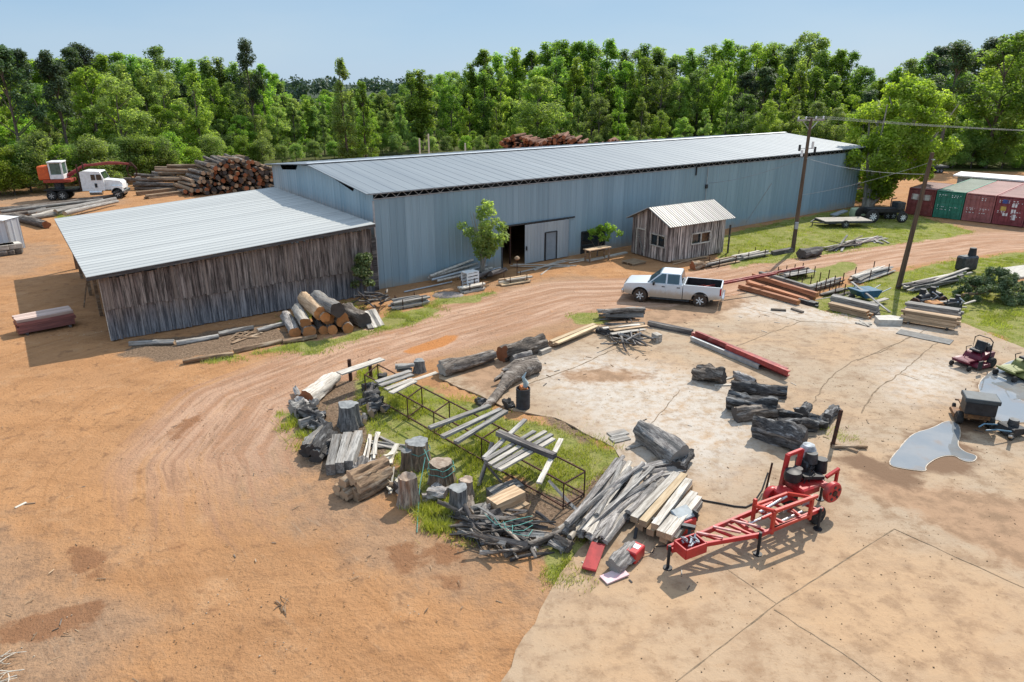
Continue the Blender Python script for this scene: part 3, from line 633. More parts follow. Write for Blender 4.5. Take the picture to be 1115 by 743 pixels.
# young tree in front of the warehouse
p, hh_ = zsmall(527, 303, 216); cen = []; rad = []; tr = []
for k in range(38):
    z = r.uniform(-1, 1); q = math.sqrt(max(.08, 1 - z * z)) * r.uniform(.2, 1.0); a = r.uniform(0, 6.28)
    cen.append((.1 + q * 1.55 * math.cos(a), q * 1.4 * math.sin(a), hh_ * .64 + z * hh_ * .35)); rad.append(r.uniform(.26, .58))
for k in range(8):
    tx, ty = r.uniform(-1.1, 1.1), r.uniform(-.9, .9); tr.append(([(r.uniform(-.2, .2), r.uniform(-.15, .15), -.1), (tx * .25, ty * .2, hh_ * .3), (tx * .6, ty * .6, hh_ * .55), (tx, ty, hh_ * .85)], [.055, .045, .03, .01]))
own_tree('young_tree', 527, 303, cen, rad, 110, .20, lf_light, tr, m_trunkp, 'slim light green young tree growing in front of the warehouse left of the sliding door', 9)
# dark small tree at barn corner
p, hh_ = zsmall(398, 326, 270); cen = []; rad = []
for k in range(30):
    z = r.uniform(0, 1); q = r.uniform(.2, 1) * (1 - .55 * z); a = r.uniform(0, 6.28); cen.append((q * .85 * math.cos(a), q * .8 * math.sin(a), hh_ * (.28 + .66 * z))); rad.append(r.uniform(.18, .36))
own_tree('small_tree', 398, 326, cen, rad, 75, .17, lf_cedar, [([(0, 0, -.1), (.05, 0, hh_ * .5), (0, .05, hh_ * .92)], [.07, .05, .015]), ([(0, 0, .3), (.4, .1, hh_ * .6)], [.03, .01]), ([(0, 0, .5), (-.4, .1, hh_ * .7)], [.03, .01])], m_trunk, 'small dark green tree growing against the right corner of the barn wall', 12)
# brush piled on the table under the warehouse window
cen = []; rad = []
for k in range(22):
    a = r.uniform(0, 6.28); q = r.uniform(.1, 1); cen.append((q * 1.5 * math.cos(a) + .3, q * .6 * math.sin(a), 1.25 + r.uniform(0, 1.3) * (1.1 - q * .5))); rad.append(r.uniform(.18, .36))
own_tree('leafy_bush', 650, 279, cen, rad, 60, .17, lf_mid, [([(0, 0, 0), (.1, 0, 1.2), (.3, 0, 2.0)], [.05, .04, .015]), ([(0, .1, .4), (-.6, 0, 1.4)], [.03, .012]), ([(0, .1, .5), (.9, 0, 1.7)], [.03, .012])], m_trunk, 'leafy green bush growing behind the plank table under the warehouse window', 14, 'bush')
# cut cedar lying on the right grass
cen = []; rad = []
for k in range(80):
    a = r.uniform(0, 6.28); q = r.uniform(0, 1) ** .6; cen.append((q * 2.35 * math.cos(a), q * 1.5 * math.sin(a), .15 + (1.75 * (1 - q * q) * r.uniform(.3, 1.05)))); rad.append(r.uniform(.16, .36))
for k in range(26):
    a = r.uniform(0, 6.28); l = r.uniform(2.0, 2.9)
    for t in (.8, .9, 1.0): cen.append((l * t * math.cos(a), l * t * .65 * math.sin(a), .3 + .5 * r.random() + t * .5)); rad.append(.17 * (1.5 - t))
own_tree('fallen_cedar', 1082, 326, cen, rad, 105, .17, lf_cedar, [([(-2.2, -.3, .35), (0, 0, .55), (2.2, .4, .4)], [.12, .09, .03])] + [([(0, 0, .5), (2.0 * math.cos(a), 1.4 * math.sin(a), .9)], [.04, .012]) for a in (.3, 1.1, 2.1, 2.9, 3.9, 4.8, 5.6)], m_brn, 'cut dark green cedar tree lying on the grass at the right beside the engine heap', 16, 'tree', 0, .35)
# far ridge
mb = MB(); pts = [(-1400, 760), (-900, 700), (-400, 640), (-220, 600), (0, 620), (300, 680), (800, 760), (1500, 900)]
rr = random.Random(3); vs = []; prof = []
for i in range(138):
    x = -1400 + i * 21; k = [(p, q_) for p, q_ in zip(pts, pts[1:]) if p[0] <= x <= q_[0]][0]; y = k[0][1] + (k[1][1] - k[0][1]) * (x - k[0][0]) / (k[1][0] - k[0][0])
    prof.append((x, y)); vs += [(x, y - 160, -1), (x, y - 40, 6), (x, y + 60, 9), (x, y + 400, -1)]
mb.add(vs, [(4 * i + j, 4 * i + j + 1, 4 * i + j + 5, 4 * i + j + 4) for i in range(137) for j in range(3)])
tag(mb.build('hills', MAT('wooded_hill', (.04, .06, .03), (.03, .045, .025), .05, (1, 1, 1), .95, rand=0), None, 80), kind='structure')
cen = []; rad = []
for x, y in prof:
    if -520 < x < 250:
        for k in range(11): cen.append((x + rr.uniform(-11, 11), y + rr.uniform(-150, 60), rr.uniform(4, 11))); rad.append(rr.uniform(3.5, 6.5))
link('distant_forest', leaves('distant_forest', cen, rad, 90, 2.6, lf_far, 4, .9)); tag(bpy.data.objects['distant_forest'], kind='stuff')
# ---------------------------------------------------------------- grass
def blades(name, polys, n, h, wd, mat, seed, zbase=0.0, clump=.5, avoid=None):
    rs = np.random.RandomState(seed); P = []
    for poly, cnt in zip(polys, n):
        xs = [p[0] for p in poly]; ys = [p[1] for p in poly]; need = cnt; tries = 0
        while need > 0 and tries < 60:
            x = rs.uniform(min(xs) - .3, max(xs) + .3, need * 2); y = rs.uniform(min(ys) - .3, max(ys) + .3, need * 2)
            k = (sdf(x, y, poly) + (vnoise(x, y, .8, seed + 5) - .5) * 1.0 + .35 * rs.normal(size=len(x)) > 0) & (vnoise(x, y, clump, seed) > .33 + .3 * rs.rand(len(x)))
            if avoid is not None: k &= ~avoid(x, y)
            x, y = x[k][:need], y[k][:need]; P.append(np.stack([x, y], 1)); need -= len(x); tries += 1
    P = np.concatenate(P); N = len(P); a = rs.uniform(0, 6.28, N); hh = h * (.4 + 1.0 * rs.rand(N)) * (.6 + .9 * vnoise(P[:, 0], P[:, 1], 1.1, seed + 9)); ln = rs.normal(size=(N, 2)) * .45
    wv = np.stack([np.cos(a), np.sin(a)], 1) * wd / 2 * (.6 + .8 * rs.rand(N))[:, None]
    z0 = np.full((N, 1), zbase - .02)
    v = np.stack([np.hstack([P - wv, z0]), np.hstack([P + wv, z0]), np.hstack([P + ln * hh[:, None] + wv * .1, zbase + hh[:, None]])], 1).reshape(-1, 3)
    me = bpy.data.meshes.new(name); me.vertices.add(3 * N); me.vertices.foreach_set('co', v.ravel()); me.loops.add(3 * N); me.loops.foreach_set('vertex_index', np.arange(3 * N, dtype=np.int32))
    me.polygons.add(N); me.polygons.foreach_set('loop_start', np.arange(0, 3 * N, 3, dtype=np.int32)); me.update(calc_edges=True)
    at = me.attributes.new('leaf', 'FLOAT', 'FACE'); at.data.foreach_set('value', (rs.rand(N) * .6 + .4 * vnoise(P[:, 0], P[:, 1], 1.5, seed + 2)).astype(np.float32))
    me.materials.append(mat); o = link(name, me); tag(o, kind='stuff'); return o
lf_grass = leafmat('grass_blades', (.20, .25, .055), (.29, .325, .08), (.44, .42, .18), .4, 0)
blades('island_grass', [GRASS[0], GRASS[1], GRASS[2], GRASS[3], GRASS[11]], [15000, 700, 1900, 800, 700], .19, .03, lf_grass, 21)
blades('lawn_grass', [GRASS[4], GRASS[5], GRASS[13]], [30000, 26000, 2500], .085, .045, lf_grass, 31)
blades('wall_grass', [GRASS[6], GRASS[7], GRASS[8], GRASS[9], GRASS[10], GRASS[12]], [3000, 700, 500, 1200, 300, 500], .12, .035, lf_grass, 41, clump=.7)

# ---------------------------------------------------------------- loose gravel and crumbs of dirt
def pebbles(name, N, xr, yr, smin, smax, mat, seed, zf, keep):
    rs = np.random.RandomState(seed); x = rs.uniform(*xr, N); y = rs.uniform(yr[0] ** .5, yr[1] ** .5, N) ** 2; k = keep(x, y) & (vnoise(x, y, 2.2, seed) > .25 + .45 * rs.rand(N)); x, y = x[k], y[k]; N = len(x)
    sz = smin + (smax - smin) * rs.rand(N) ** 4; O = np.array([(1, 0, 0), (0, 1, 0), (-1, 0, 0), (0, -1, 0), (0, 0, .8), (0, 0, -.6)], float)
    v = O[None] * sz[:, None, None] * (.7 + .6 * rs.rand(N, 6, 1)); a = rs.uniform(0, 6.28, N)[:, None]; vx = v[..., 0] * np.cos(a) - v[..., 1] * np.sin(a); vy = v[..., 0] * np.sin(a) + v[..., 1] * np.cos(a)
    P = np.stack([vx + x[:, None], vy + y[:, None], v[..., 2] + zf + sz[:, None] * .3], -1).reshape(-1, 3)
    F = np.array([(0, 1, 4), (1, 2, 4), (2, 3, 4), (3, 0, 4), (1, 0, 5), (2, 1, 5), (3, 2, 5), (0, 3, 5)]); fi = (F[None] + 6 * np.arange(N)[:, None, None]).reshape(-1, 3)
    me = bpy.data.meshes.new(name); me.vertices.add(len(P)); me.vertices.foreach_set('co', P.ravel()); me.loops.add(fi.size); me.loops.foreach_set('vertex_index', fi.ravel().astype(np.int32)); me.polygons.add(len(fi)); me.polygons.foreach_set('loop_start', np.arange(0, fi.size, 3, dtype=np.int32)); me.update(calc_edges=True)
    me.materials.append(mat); tag(link(name, me), kind='stuff')
m_peb = MAT('loose_dirt_crumbs', (.40, .23, .12), (.30, .18, .10), 1.5, (1, 1, 1), .95, rand=0, c3=(.46, .38, .29))
pebbles('dirt_crumbs', 30000, (-26, 14), (12, 46), .006, .03, m_peb, 71, .01, lambda x, y: sdf(x, y, SLAB) < -.1)
pebbles('slab_gravel', 12000, (-6, 26), (12, 46), .005, .028, MAT('slab_grit', (.30, .20, .12), (.16, .11, .07), 2, (1, 1, 1), .95, rand=0), 72, .05, lambda x, y: sdf(x, y, SLAB) > .1)
# ================================================================== warehouse
def S(u, n=0.0, z=0.0):
    lo, hi = -30, 70
    for _ in range(50):
        m = (lo + hi) / 2
        if PR(W(m, n, z))[0] < u: lo = m
        else: hi = m
    return lo
def ZW(s_, n, v):
    p = W(s_, n); return Zat(p.x, p.y, v)
def panelmat(name, c1, c2, pitch, axis=0, streak=.35, rough=.5, metal=.2, dirt=None):
    s = NT(name); co = s.coord('Object'); x = s.sep(co)
    wn = s.white(s.math('FLOOR', s.math('DIVIDE', x[axis], pitch))); col = s.mix(s.ramp(wn, 0, 1), c1, c2)
    sv = (3, .12, .12) if axis == 0 else (.12, 3, .12); nz = s.noise(s.coord('Object', sv), 1.2, 4, .6); col = bright(s, col, nz, 1 - streak, 1 + streak)
    seam = s.math('FRACT', s.math('DIVIDE', x[axis], pitch)); col = s.mix(s.ramp(seam, .955, .975, 0, .35), col, tuple(a * .4 for a in c1))
    if dirt:
        dn = s.math('ADD', x[2], s.math('MULTIPLY', s.noise(co, .8, 4), 1.4)); col = s.mix(s.ramp(dn, .7, 1.5, .7, 0), col, dirt)
    return s.fin(col, rough, metal, .4)
m_wall = panelmat('blue_grey_wall_sheet', (.215, .305, .355), (.262, .357, .408), 1.07, 0, .16, .55, .05, (.34, .29, .22)) #(.34, .435, .475), (.41, .50, .535), 1.07, 0, .14, .55, .1, (.40, .33, .25))
m_gab = panelmat('pale_blue_gable_sheet', (.25, .36, .42), (.31, .42, .475), 1.07, 1, .14, .55, .1)
m_roof = panelmat('long_metal_roof', (.165, .19, .21), (.185, .21, .228), .91, 0, .15, .5, .1)
m_broof = panelmat('barn_tin_roof', (.36, .37, .36), (.42, .43, .415), .66, 1, .10, .6, .0)
m_door = panelmat('pale_door_sheet', (.31, .35, .37), (.35, .39, .40), .9, 0, .12, .55, .1)
def ribbed(mb, x0, x1, z0, ztop, openings=(), pitch=.535, depth=.028, y=0.0, along=0, sgn=-1, xoff=0):
    """ribbed sheet wall in the x,z plane (along=0) or y,z plane (along=1), ribs standing out towards sgn"""
    xs = [x0]; n = int((x1 - x0) / pitch)
    cols = []
    for i in range(n + 1):
        a = x0 + i * pitch; b = min(x1, a + pitch)
        if b - a < .02: continue
        cols += [(a, a + (b - a) * .72, 0, 0), (a + (b - a) * .72, a + (b - a) * .80, 0, depth), (a + (b - a) * .80, a + (b - a) * .92, depth, depth), (a + (b - a) * .92, b, depth, 0)]
    def P(x, d, z): return (x, y + sgn * d, z) if along == 0 else (y + sgn * d, x, z)
    for a, b, da, db in cols:
        segs = [(z0, None)]; mid = (a + b) / 2
        for (o0, o1, oz0, oz1) in openings:
            if o0 < mid < o1:
                segs = [(z0, oz0), (oz1, None)] if oz0 > z0 + .01 else [(oz1, None)]
        for (s0, s1) in segs:
            ta = ztop(a) if s1 is None else s1; tb = ztop(b) if s1 is None else s1
            mb.add([P(a, da, s0), P(b, db, s0), P(b, db, tb), P(a, da, ta)], [(0, 1, 2, 3)])
wh = empty('metal_warehouse', (A0.x, A0.y, 0), WA, 'long blue grey metal warehouse with a low ridged sheet roof', 'warehouse')
WD, RID, EAVE, RZ = 19.7, 10.0, 6.22, 7.08
dS0, dS1 = S(547), S(617); pS0 = S(570); dZ = ZW(dS1, 0, 238); wS0, wS1 = S(632), S(657); wZ0, wZ1 = ZW(wS0, 0, 281), ZW(wS0, 0, 253)
mb = MB(); ribbed(mb, 0, WL, 0, lambda x: 5.74, [(dS0, dS1, 0, dZ), (wS0, wS1, wZ0, wZ1)]); mb.build('front_wall', m_wall, wh)
mb = MB(); gz = lambda y: (5.9 + (6.55 - 5.9) * y / RID if y < RID else 6.55 - (6.55 - 5.9) * (y - RID) / (WD - RID)) + (.0 if not 3.2 < y < 5.6 else -.02)
def gz2(y):
    zr = EAVE + (RZ - EAVE) * (y / RID if y < RID else (WD - y) / (WD - RID)) - .06
    if 3.0 < y < 6.6: return zr - .15 - .25 * (6.6 - y) / 3.6 - .12
    if 8.0 < y < 12.5: return zr - .06 - .16 * (12.5 - y) / 4.5
    if 13.6 < y < 17.2: return zr - .40
    return zr - .05
ribbed(mb, 0, WD, 0, gz2, (), along=1, y=0.0, sgn=-1); mb.build('gable_wall', m_gab, wh)
mb = MB(); ribbed(mb, 0, WD, 0, lambda y: EAVE + (RZ - EAVE) * (y / RID if y < RID else (WD - y) / (WD - RID)) - .1, (), along=1, y=WL, sgn=1); mb.build('far_gable_wall', m_gab, wh)
mb = MB(); ribbed(mb, 0, WL, 0, lambda x: EAVE - .1, (), y=WD, sgn=1, pitch=.6); mb.build('rear_wall', m_wall, wh)
# roof: two slopes with standing ribs running from eave to ridge
mb = MB(); x0, x1 = -.55, WL + .5; y0, y1 = -.30, WD + .5
sl = (RZ - EAVE) / RID; zf = EAVE + sl * y0; zb = RZ - (RZ - EAVE) / (WD - RID) * (y1 - RID)
for (ya, za, yb, zb_) in ((y0, zf, RID, RZ), (RID, RZ, y1, zb)):
    mb.add([(x0, ya, za), (x1, ya, za), (x1, yb, zb_), (x0, yb, zb_), (x0, ya, za - .05), (x1, ya, za - .05), (x1, yb, zb_ - .05), (x0, yb, zb_ - .05)], [(0, 1, 2, 3), (7, 6, 5, 4), (0, 4, 5, 1), (1, 5, 6, 2), (2, 6, 7, 3), (3, 7, 4, 0)])
    x = x0 + .2
    while x < x1 - .05:
        mb.add([(x - .03, ya, za + .001), (x, ya, za + .018), (x + .03, ya, za + .001), (x - .03, yb, zb_ + .001), (x, yb, zb_ + .018), (x + .03, yb, zb_ + .001)], [(0, 1, 4, 3), (1, 2, 5, 4), (0, 2, 1), (3, 4, 5)]); x += .91
rf = mb.build('roof', m_roof, wh)
MB().add([(x0, RID - .35, RZ + .045), (x1, RID - .35, RZ + .045), (x1, RID, RZ + .09), (x0, RID, RZ + .09), (x1, RID + .35, RZ + .04), (x0, RID + .35, RZ + .04)], [(0, 1, 2, 3), (3, 2, 4, 5)]).build('ridge_cap', m_galv, rf)
tm = MB(); tm.bar((-.3, y0 + .02, zf - .06), (WL + .3, y0 + .02, zf - .06), .03, .03); tm.build('eave_trim', m_galv, rf)
# open web joist seen in the gap below the eave
mb = MB(); n = int(WL / .8); mb.bar((0, .02, 5.78), (WL, .02, 5.78), .05, .05)
for i in range(n): mb.bar((i * .8, .02, 5.80), (i * .8 + .4, .02, 6.14), .028); mb.bar((i * .8 + .4, .02, 6.14), (i * .8 + .8, .02, 5.80), .028)
mb.build('eave_joist', m_galv, wh)
MB().bar((0, 1.2, 5.9), (WL, 1.2, 5.9), .05, .55).build('eave_beam', m_dark, wh)
mb = MB(); mb.bar((-.05, -.05, 0), (-.05, -.05, 5.7), .10, .10); mb.build('corner_trim', m_galv, wh)
# sliding door with the small walk door in it
sd_ = empty('sliding_door', (pS0, -.16, 0)); sd_.parent = wh
mb = MB(); dw0, dw1 = S(592) - pS0, S(604) - pS0; dw_z = ZW(pS0 + dw0, 0, 253); ribbed(mb, 0, dS1 - pS0, .05, lambda x: dZ - .02, [(dw0, dw1, .05, dw_z)], pitch=.3, depth=.025); mb.build('door_sheet', m_door, sd_)
f = MB(); f.bar((dw0, -.03, .05), (dw0, -.03, dw_z), .07); f.bar((dw1, -.03, .05), (dw1, -.03, dw_z), .07); f.bar((dw0, -.03, dw_z), (dw1, -.03, dw_z), .07); f.build('walk_door_frame', m_dkst, sd_)
MB().box(((dw0 + dw1) / 2, .02, dw_z / 2 + .03), (dw1 - dw0 - .05, .04, dw_z - .06)).build('walk_door', MAT('steel_grey_door', (.24, .27, .29), (.20, .23, .25), 2, rand=0), sd_)
MB().box((.12, -.06, 1.2), (.08, .06, .3)).build('handle', m_black, sd_)
mb = MB(); mb.bar((dS0 - .2, -.11, dZ + .07), (dS1 + .6, -.11, dZ + .07), .07, .10); mb.build('door_track', m_dkst, wh)
mb = MB(); mb.bar((dS0 - .04, -.03, 0), (dS0 - .04, -.03, dZ), .09); mb.bar((dS1 + .04, -.03, 0), (dS1 + .04, -.03, dZ), .09); mb.build('door_jamb', m_dkst, wh)
fr = MB()
for a, b in (((wS0, wZ0), (wS1, wZ0)), ((wS1, wZ0), (wS1, wZ1)), ((wS1, wZ1), (wS0, wZ1)), ((wS0, wZ1), (wS0, wZ0))): fr.bar((a[0], -.05, a[1]), (b[0], -.05, b[1]), .09, .09)
fo = fr.build('window_frame', m_dkst, wh); MB().box(((wS0 + wS1) / 2, .03, (wZ0 + wZ1) / 2), (wS1 - wS0, .02, wZ1 - wZ0)).build('pane', m_glass, fo)
# interior: floor posts and racks dimly seen behind the open door
mb = MB()
for k in range(12): mb.bar((4.6 * k + 2, 5, 0), (4.6 * k + 2, 5, 6), .15)
mb.bar((dS0 + 1.1, .6, 0), (dS0 + 1.1, .6, dZ), .10)
mb.build('inside_posts', m_rust, wh)
# wall fittings: conduit drop and meter box
cS = S(769, 0, 4.6); mb = MB(); zc = ZW(cS, 0, 203); mb.bar((cS, -.09, zc - 2.0), (cS, -.09, zc + 1.6), .05); mb.build('conduit', m_galv, wh)
MB().box((cS, -.10, zc), (.22, .14, .34)).build('service_head', m_dkst, wh)
cS2 = S(757, 0, 5); MB().bar((cS2, -.08, ZW(cS2, 0, 191)), (cS2, -.08, ZW(cS2, 0, 182)), .09).build('vent_pipe', m_dkst, wh)
# ================================================================== barn
bn = empty('wooden_barn', (A0.x, A0.y, 0), WA, 'old grey plank barn with a wide pale tin lean-to roof against the warehouse gable', 'barn')
bx0, bx1, by0, by1 = -16.15, -.62, -1.45, 17.75
brz = lambda x: 3.62 + (4.56 - 3.62) * (x - bx0) / (bx1 - bx0)
mb = MB(); y = by0; pitch = .22; k = 0; zl = -.02
mb.add([(bx0, by0, brz(bx0) - .03), (bx1, by0, brz(bx1) - .03), (bx1, by1, brz(bx1) - .03), (bx0, by1, brz(bx0) - .03)], [(3, 2, 1, 0)])
rr = random.Random(8)
rows = []; y = by0
while y < by1 - .01:
    yb = min(by1, y + .66); lift = rr.uniform(0, .012)
    for (ya_, yb_, h0, h1) in ((y, y + .54, 0, 0), (y + .54, y + .57, 0, .03), (y + .57, y + .63, .03, .03), (y + .63, y + .66, .03, 0)):
        if ya_ >= by1: break
        ye = min(yb_, by1); mb.add([(bx0, ya_, brz(bx0) + h0 + lift), (bx1, ya_, brz(bx1) + h0 + lift), (bx1, ye, brz(bx1) + h1 + lift), (bx0, ye, brz(bx0) + h1 + lift)], [(0, 1, 2, 3)])
    y += .66
mb.add([(bx0, by0, brz(bx0) - .03), (bx1, by0, brz(bx1) - .03), (bx1, by0, brz(bx1)), (bx0, by0, brz(bx0))], [(0, 1, 2, 3)])
mb.add([(bx0, by0, brz(bx0) - .03), (bx0, by1, brz(bx0) - .03), (bx0, by1, brz(bx0) + .015), (bx0, by0, brz(bx0) + .015)], [(3, 2, 1, 0)])
mb.build('roof', m_broof, bn)
mb = MB(); mb.bar((bx0 + .03, by0 + .05, brz(bx0) - .13), (bx1, by0 + .05, brz(bx1) - .13), .05, .16); mb.bar((bx0 + .05, by0 + .1, brz(bx0) - .14), (bx0 + .05, by1, brz(bx0) - .14), .05, .16); mb.build('fascia', m_dark, bn)
mb = MB()
for x in np.arange(bx0 + .5, bx1, 1.9): mb.bar((x, by0 + .1, brz(x) - .12), (x, by1 - .1, brz(x) - .12), .06, .16)
mb.build('rafters', m_brn, bn)
mb = MB()
for y in (-.75, 4.2, 9.2, 14.2, 17.3): mb.bar((-15.45, y, 0), (-15.45, y, brz(-15.45) - .2), .18)
for x in (-15.4, -10.5, -5.6, -.9): mb.bar((x, 17.4, 0), (x, 17.4, brz(x) - .2), .18)
mb.bar((-15.45, 5.2, brz(-15.45) - .25), (-15.45, 4.2, 1.9), .08); mb.bar((-16.1, 6.6, .0), (-15.5, 6.4, 2.2), .07); mb.build('posts', m_brn, bn)
s = NT('barn_planks'); co = s.coord('Object'); x = s.sep(co); a = s.attr('plank')
col = s.mix(s.ramp(a, 0, 1), (.125, .098, .086), (.215, .178, .155)); nz = s.noise(s.coord('Object', (9, 9, .6)), 1, 6, .75); col = bright(s, col, s.ramp(nz, .3, .7), .3, 1.75)
col = s.mix(s.ramp(s.math('FRACT', s.math('MULTIPLY', a, 7.3)), .78, .92, 0, .5), col, (.28, .22, .18))
low = s.ramp(s.math('ADD', x[2], s.math('MULTIPLY', s.noise(co, .5, 3), 1.2)), 1.0, 2.6); col = s.mix(s.math('MULTIPLY', s.math('SUBTRACT', 1.0, low), .75), col, s.mix(s.ramp(nz, .35, .68), (.06, .07, .085), (.27, .29, .32)))
s.bump(nz, .8, .02); m_plank = s.fin(col, .9, 0, .15)
def planks(mb, x0, x1, fz0, fz1, y, wd, rr, along=0, sgn=-1, vals=None, gapj=.012):
    x = x0
    while x < x1 - .03:
        b = min(x1, x + wd * rr.uniform(.85, 1.15)); d = rr.uniform(.0, .035); a_, b_ = x + gapj * rr.random(), b - gapj * rr.random()
        za, zb2 = fz0((x + b) / 2), fz1((x + b) / 2); yy = y + sgn * (d + .02)
        vs = [(a_, yy, za), (b_, yy, za), (b_, yy, zb2), (a_, yy, zb2), (a_, y, za), (b_, y, za), (b_, y, zb2), (a_, y, zb2)]
        if along: vs = [(v[1], v[0], v[2]) for v in vs]
        mb.add(vs, [(0, 1, 2, 3), (0, 4, 5, 1), (1, 5, 6, 2), (2, 6, 7, 3), (3, 7, 4, 0), (7, 6, 5, 4)]); vals.append((rr.random(), 6)); x = b
def plank_build(mb, vals, name, mat, parent):
    o = mb.build(name, mat, parent); at = o.data.attributes.new('plank', 'FLOAT', 'FACE'); arr = np.concatenate([[v] * n for v, n in vals]); at.data.foreach_set('value', arr.astype(np.float32)); return o
mb = MB(); vals = []; rr = random.Random(4)
planks(mb, -15.6, -.75, lambda x: .02 + rr.uniform(0, .06), lambda x: 1.75 + rr.uniform(-.02, .03), -.95, .15, rr, vals=vals)
planks(mb, -15.6, -.75, lambda x: 1.72 + rr.uniform(-.09, .03), lambda x: brz(x) - .28 + rr.uniform(-.12, .02), -.99, .15, rr, vals=vals)
plank_build(mb, vals, 'plank_wall', m_plank, bn)
MB().bar((-15.55, -.9, .05), (-15.55, -.9, brz(-15.5) - .25), .14).build('corner_post', m_pale, bn)
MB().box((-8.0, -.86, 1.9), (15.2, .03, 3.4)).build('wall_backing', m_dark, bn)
# junk stored in the shade inside the barn, seen past the open left side
for k in range(5): tag(MB().box((0, 0, 0), (1.6, 1.0, .8)).build('lumber_block', m_brn, None, loc=W(-12.5 + k * .4, 3 + 2.6 * k, .42), rot=(0, 0, WA + .1 * k)), 'brown block of stacked lumber stored in the shade under the barn roof', 'lumber stack', 'lumber blocks inside the barn')
# ================================================================== shed
sp = W(S(727, -5.65), -5.65); fl = G(727, 287); fR = G(786, 276); bl = G(681, 277)
SX = (fR - fl).xy; SLn = SX.length; SX.normalize(); SY = Vector((-SX.y, SX.x)); SDp = 3.9; SA = math.atan2(SX.y, SX.x)
sh = empty('plank_shed', (fl.x, fl.y, 0), SA, 'small weathered board and batten shed with a ribbed tin gable roof against the warehouse', 'shed')
m_bb = MAT('grey_board', (.33, .28, .25), (.17, .14, .125), 3, (5, 5, .4), .9, rand=.1, bump=.01, c3=(.25, .25, .26))
sh_e = Zat(fl.x, fl.y, 243) - .05; sh_r = sh_e + .92; mid = SDp / 2
wx0, wx1 = SLn * .38, SLn * .72
def battens(mb, x0, x1, z0, ztop, y, along, sgn, rr, openings=()):
    x = x0
    while x < x1 - .02:
        b = min(x1, x + .21)
        for (kx0, kx1, dd) in ((x, b - .055, .0), (b - .055, b, .035)):
            segs = [(z0 + rr.uniform(0, .05), ztop((kx0 + kx1) / 2))]
            for o in openings:
                if o[0] < (kx0 + kx1) / 2 < o[1]: segs = [(z0, o[2]), (o[3], ztop((kx0 + kx1) / 2))]
            for s0, s1 in segs:
                if s1 - s0 < .03: continue
                yy = y + sgn * (dd + .025 + rr.uniform(0, .008)); vs = [(kx0, yy, s0), (kx1, yy, s0), (kx1, yy, s1), (kx0, yy, s1), (kx0, y, s0), (kx1, y, s0), (kx1, y, s1), (kx0, y, s1)]
                if along: vs = [(v[1], v[0], v[2]) for v in vs]
                mb.add(vs, [(0, 1, 2, 3), (0, 4, 5, 1), (1, 5, 6, 2), (2, 6, 7, 3), (3, 7, 4, 0), (7, 6, 5, 4)]); vals.append((rr.random(), 6))
        x = b
s = NT('shed_boards'); a = s.attr('plank'); col = s.mix(s.ramp(a, 0, 1), (.18, .145, .13), (.52, .45, .40)); nz = s.noise(s.coord('Object', (6, 6, .5)), 1.2, 5, .65); col = bright(s, col, s.ramp(nz, .3, .7), .35, 1.55); s.bump(nz, .6, .015)
m_shb = s.fin(col, .9, 0, .15); rr = random.Random(6)
ro = lambda y: sh_e + (sh_r - sh_e) * (1 - abs(y - mid) / mid)
vals = []; mb = MB(); battens(mb, 0, SLn, .08, lambda x: sh_e - .02, 0, 0, -1, rr, [(wx0, wx1, 1.15, 1.95)]); plank_build(mb, vals, 'front_wall', m_shb, sh)
vals = []; mb = MB(); battens(mb, 0, SDp, .08, lambda y: ro(y) - .03, 0, 1, -1, rr, [(.35, 1.85, 1.1, 1.95), (2.5, 3.35, .0, 2.05)]); plank_build(mb, vals, 'gable_wall', m_shb, sh)
vals = []; mb = MB(); battens(mb, 0, SDp, .08, lambda y: ro(y) - .03, SLn, 1, 1, rr); plank_build(mb, vals, 'far_gable_wall', m_shb, sh)
vals = []; mb = MB(); battens(mb, 0, SLn, .08, lambda x: sh_e - .02, SDp, 0, 1, rr); plank_build(mb, vals, 'rear_wall', m_shb, sh)
MB().box((SLn / 2, mid, .06), (SLn - .1, SDp - .1, .1)).build('floor_deck', m_brn, sh)
mb = MB()
for sg, ya, yb in ((-1, -.38, mid), (1, SDp + .38, mid)):
    za = ro(0) - (sh_r - sh_e) / mid * .38; xa, xb = -.45, SLn + .75; x = xa
    mb.add([(xa, ya, za), (xb, ya, za), (xb, yb, sh_r), (xa, yb, sh_r), (xa, ya, za - .03), (xb, ya, za - .03), (xb, yb, sh_r - .03), (xa, yb, sh_r - .03)], [(0, 1, 2, 3), (7, 6, 5, 4), (0, 4, 5, 1), (1, 5, 6, 2), (3, 7, 4, 0)])
    while x < xb - .05:
        mb.add([(x, ya, za + .002), (x + .05, ya, za + .05), (x + .10, ya, za + .002), (x, yb, sh_r + .002), (x + .05, yb, sh_r + .05), (x + .10, yb, sh_r + .002)], [(0, 1, 4, 3), (1, 2, 5, 4), (0, 2, 1)]); x += .235
MB_roof = mb.build('roof', panelmat('shed_tin_roof', (.23, .222, .208), (.30, .29, .275), .235, 0, .25, .5, .2), sh)
def frame_win(par, x0, x1, z0, z1, along, nm, items):
    f = MB(); P = (lambda x, y, z: (y, x, z)) if along else (lambda x, y, z: (x, y, z))
    for a, b in (((x0, z0), (x1, z0)), ((x1, z0), (x1, z1)), ((x1, z1), (x0, z1)), ((x0, z1), (x0, z0)), (((x0 + x1) / 2, z0), ((x0 + x1) / 2, z1))): f.bar(P(a[0], -.075, a[1]), P(b[0], -.075, b[1]), .07, .09)
    fo = f.build('window_frame', m_pale, par)
    for k, mt in enumerate(items):
        c = x0 + (x1 - x0) * (.25 + .5 * k); MB().box(P(c, .03, (z0 + z1) / 2), P((x1 - x0) / 2 - .04, .02, z1 - z0)).build('pane', mt, fo)
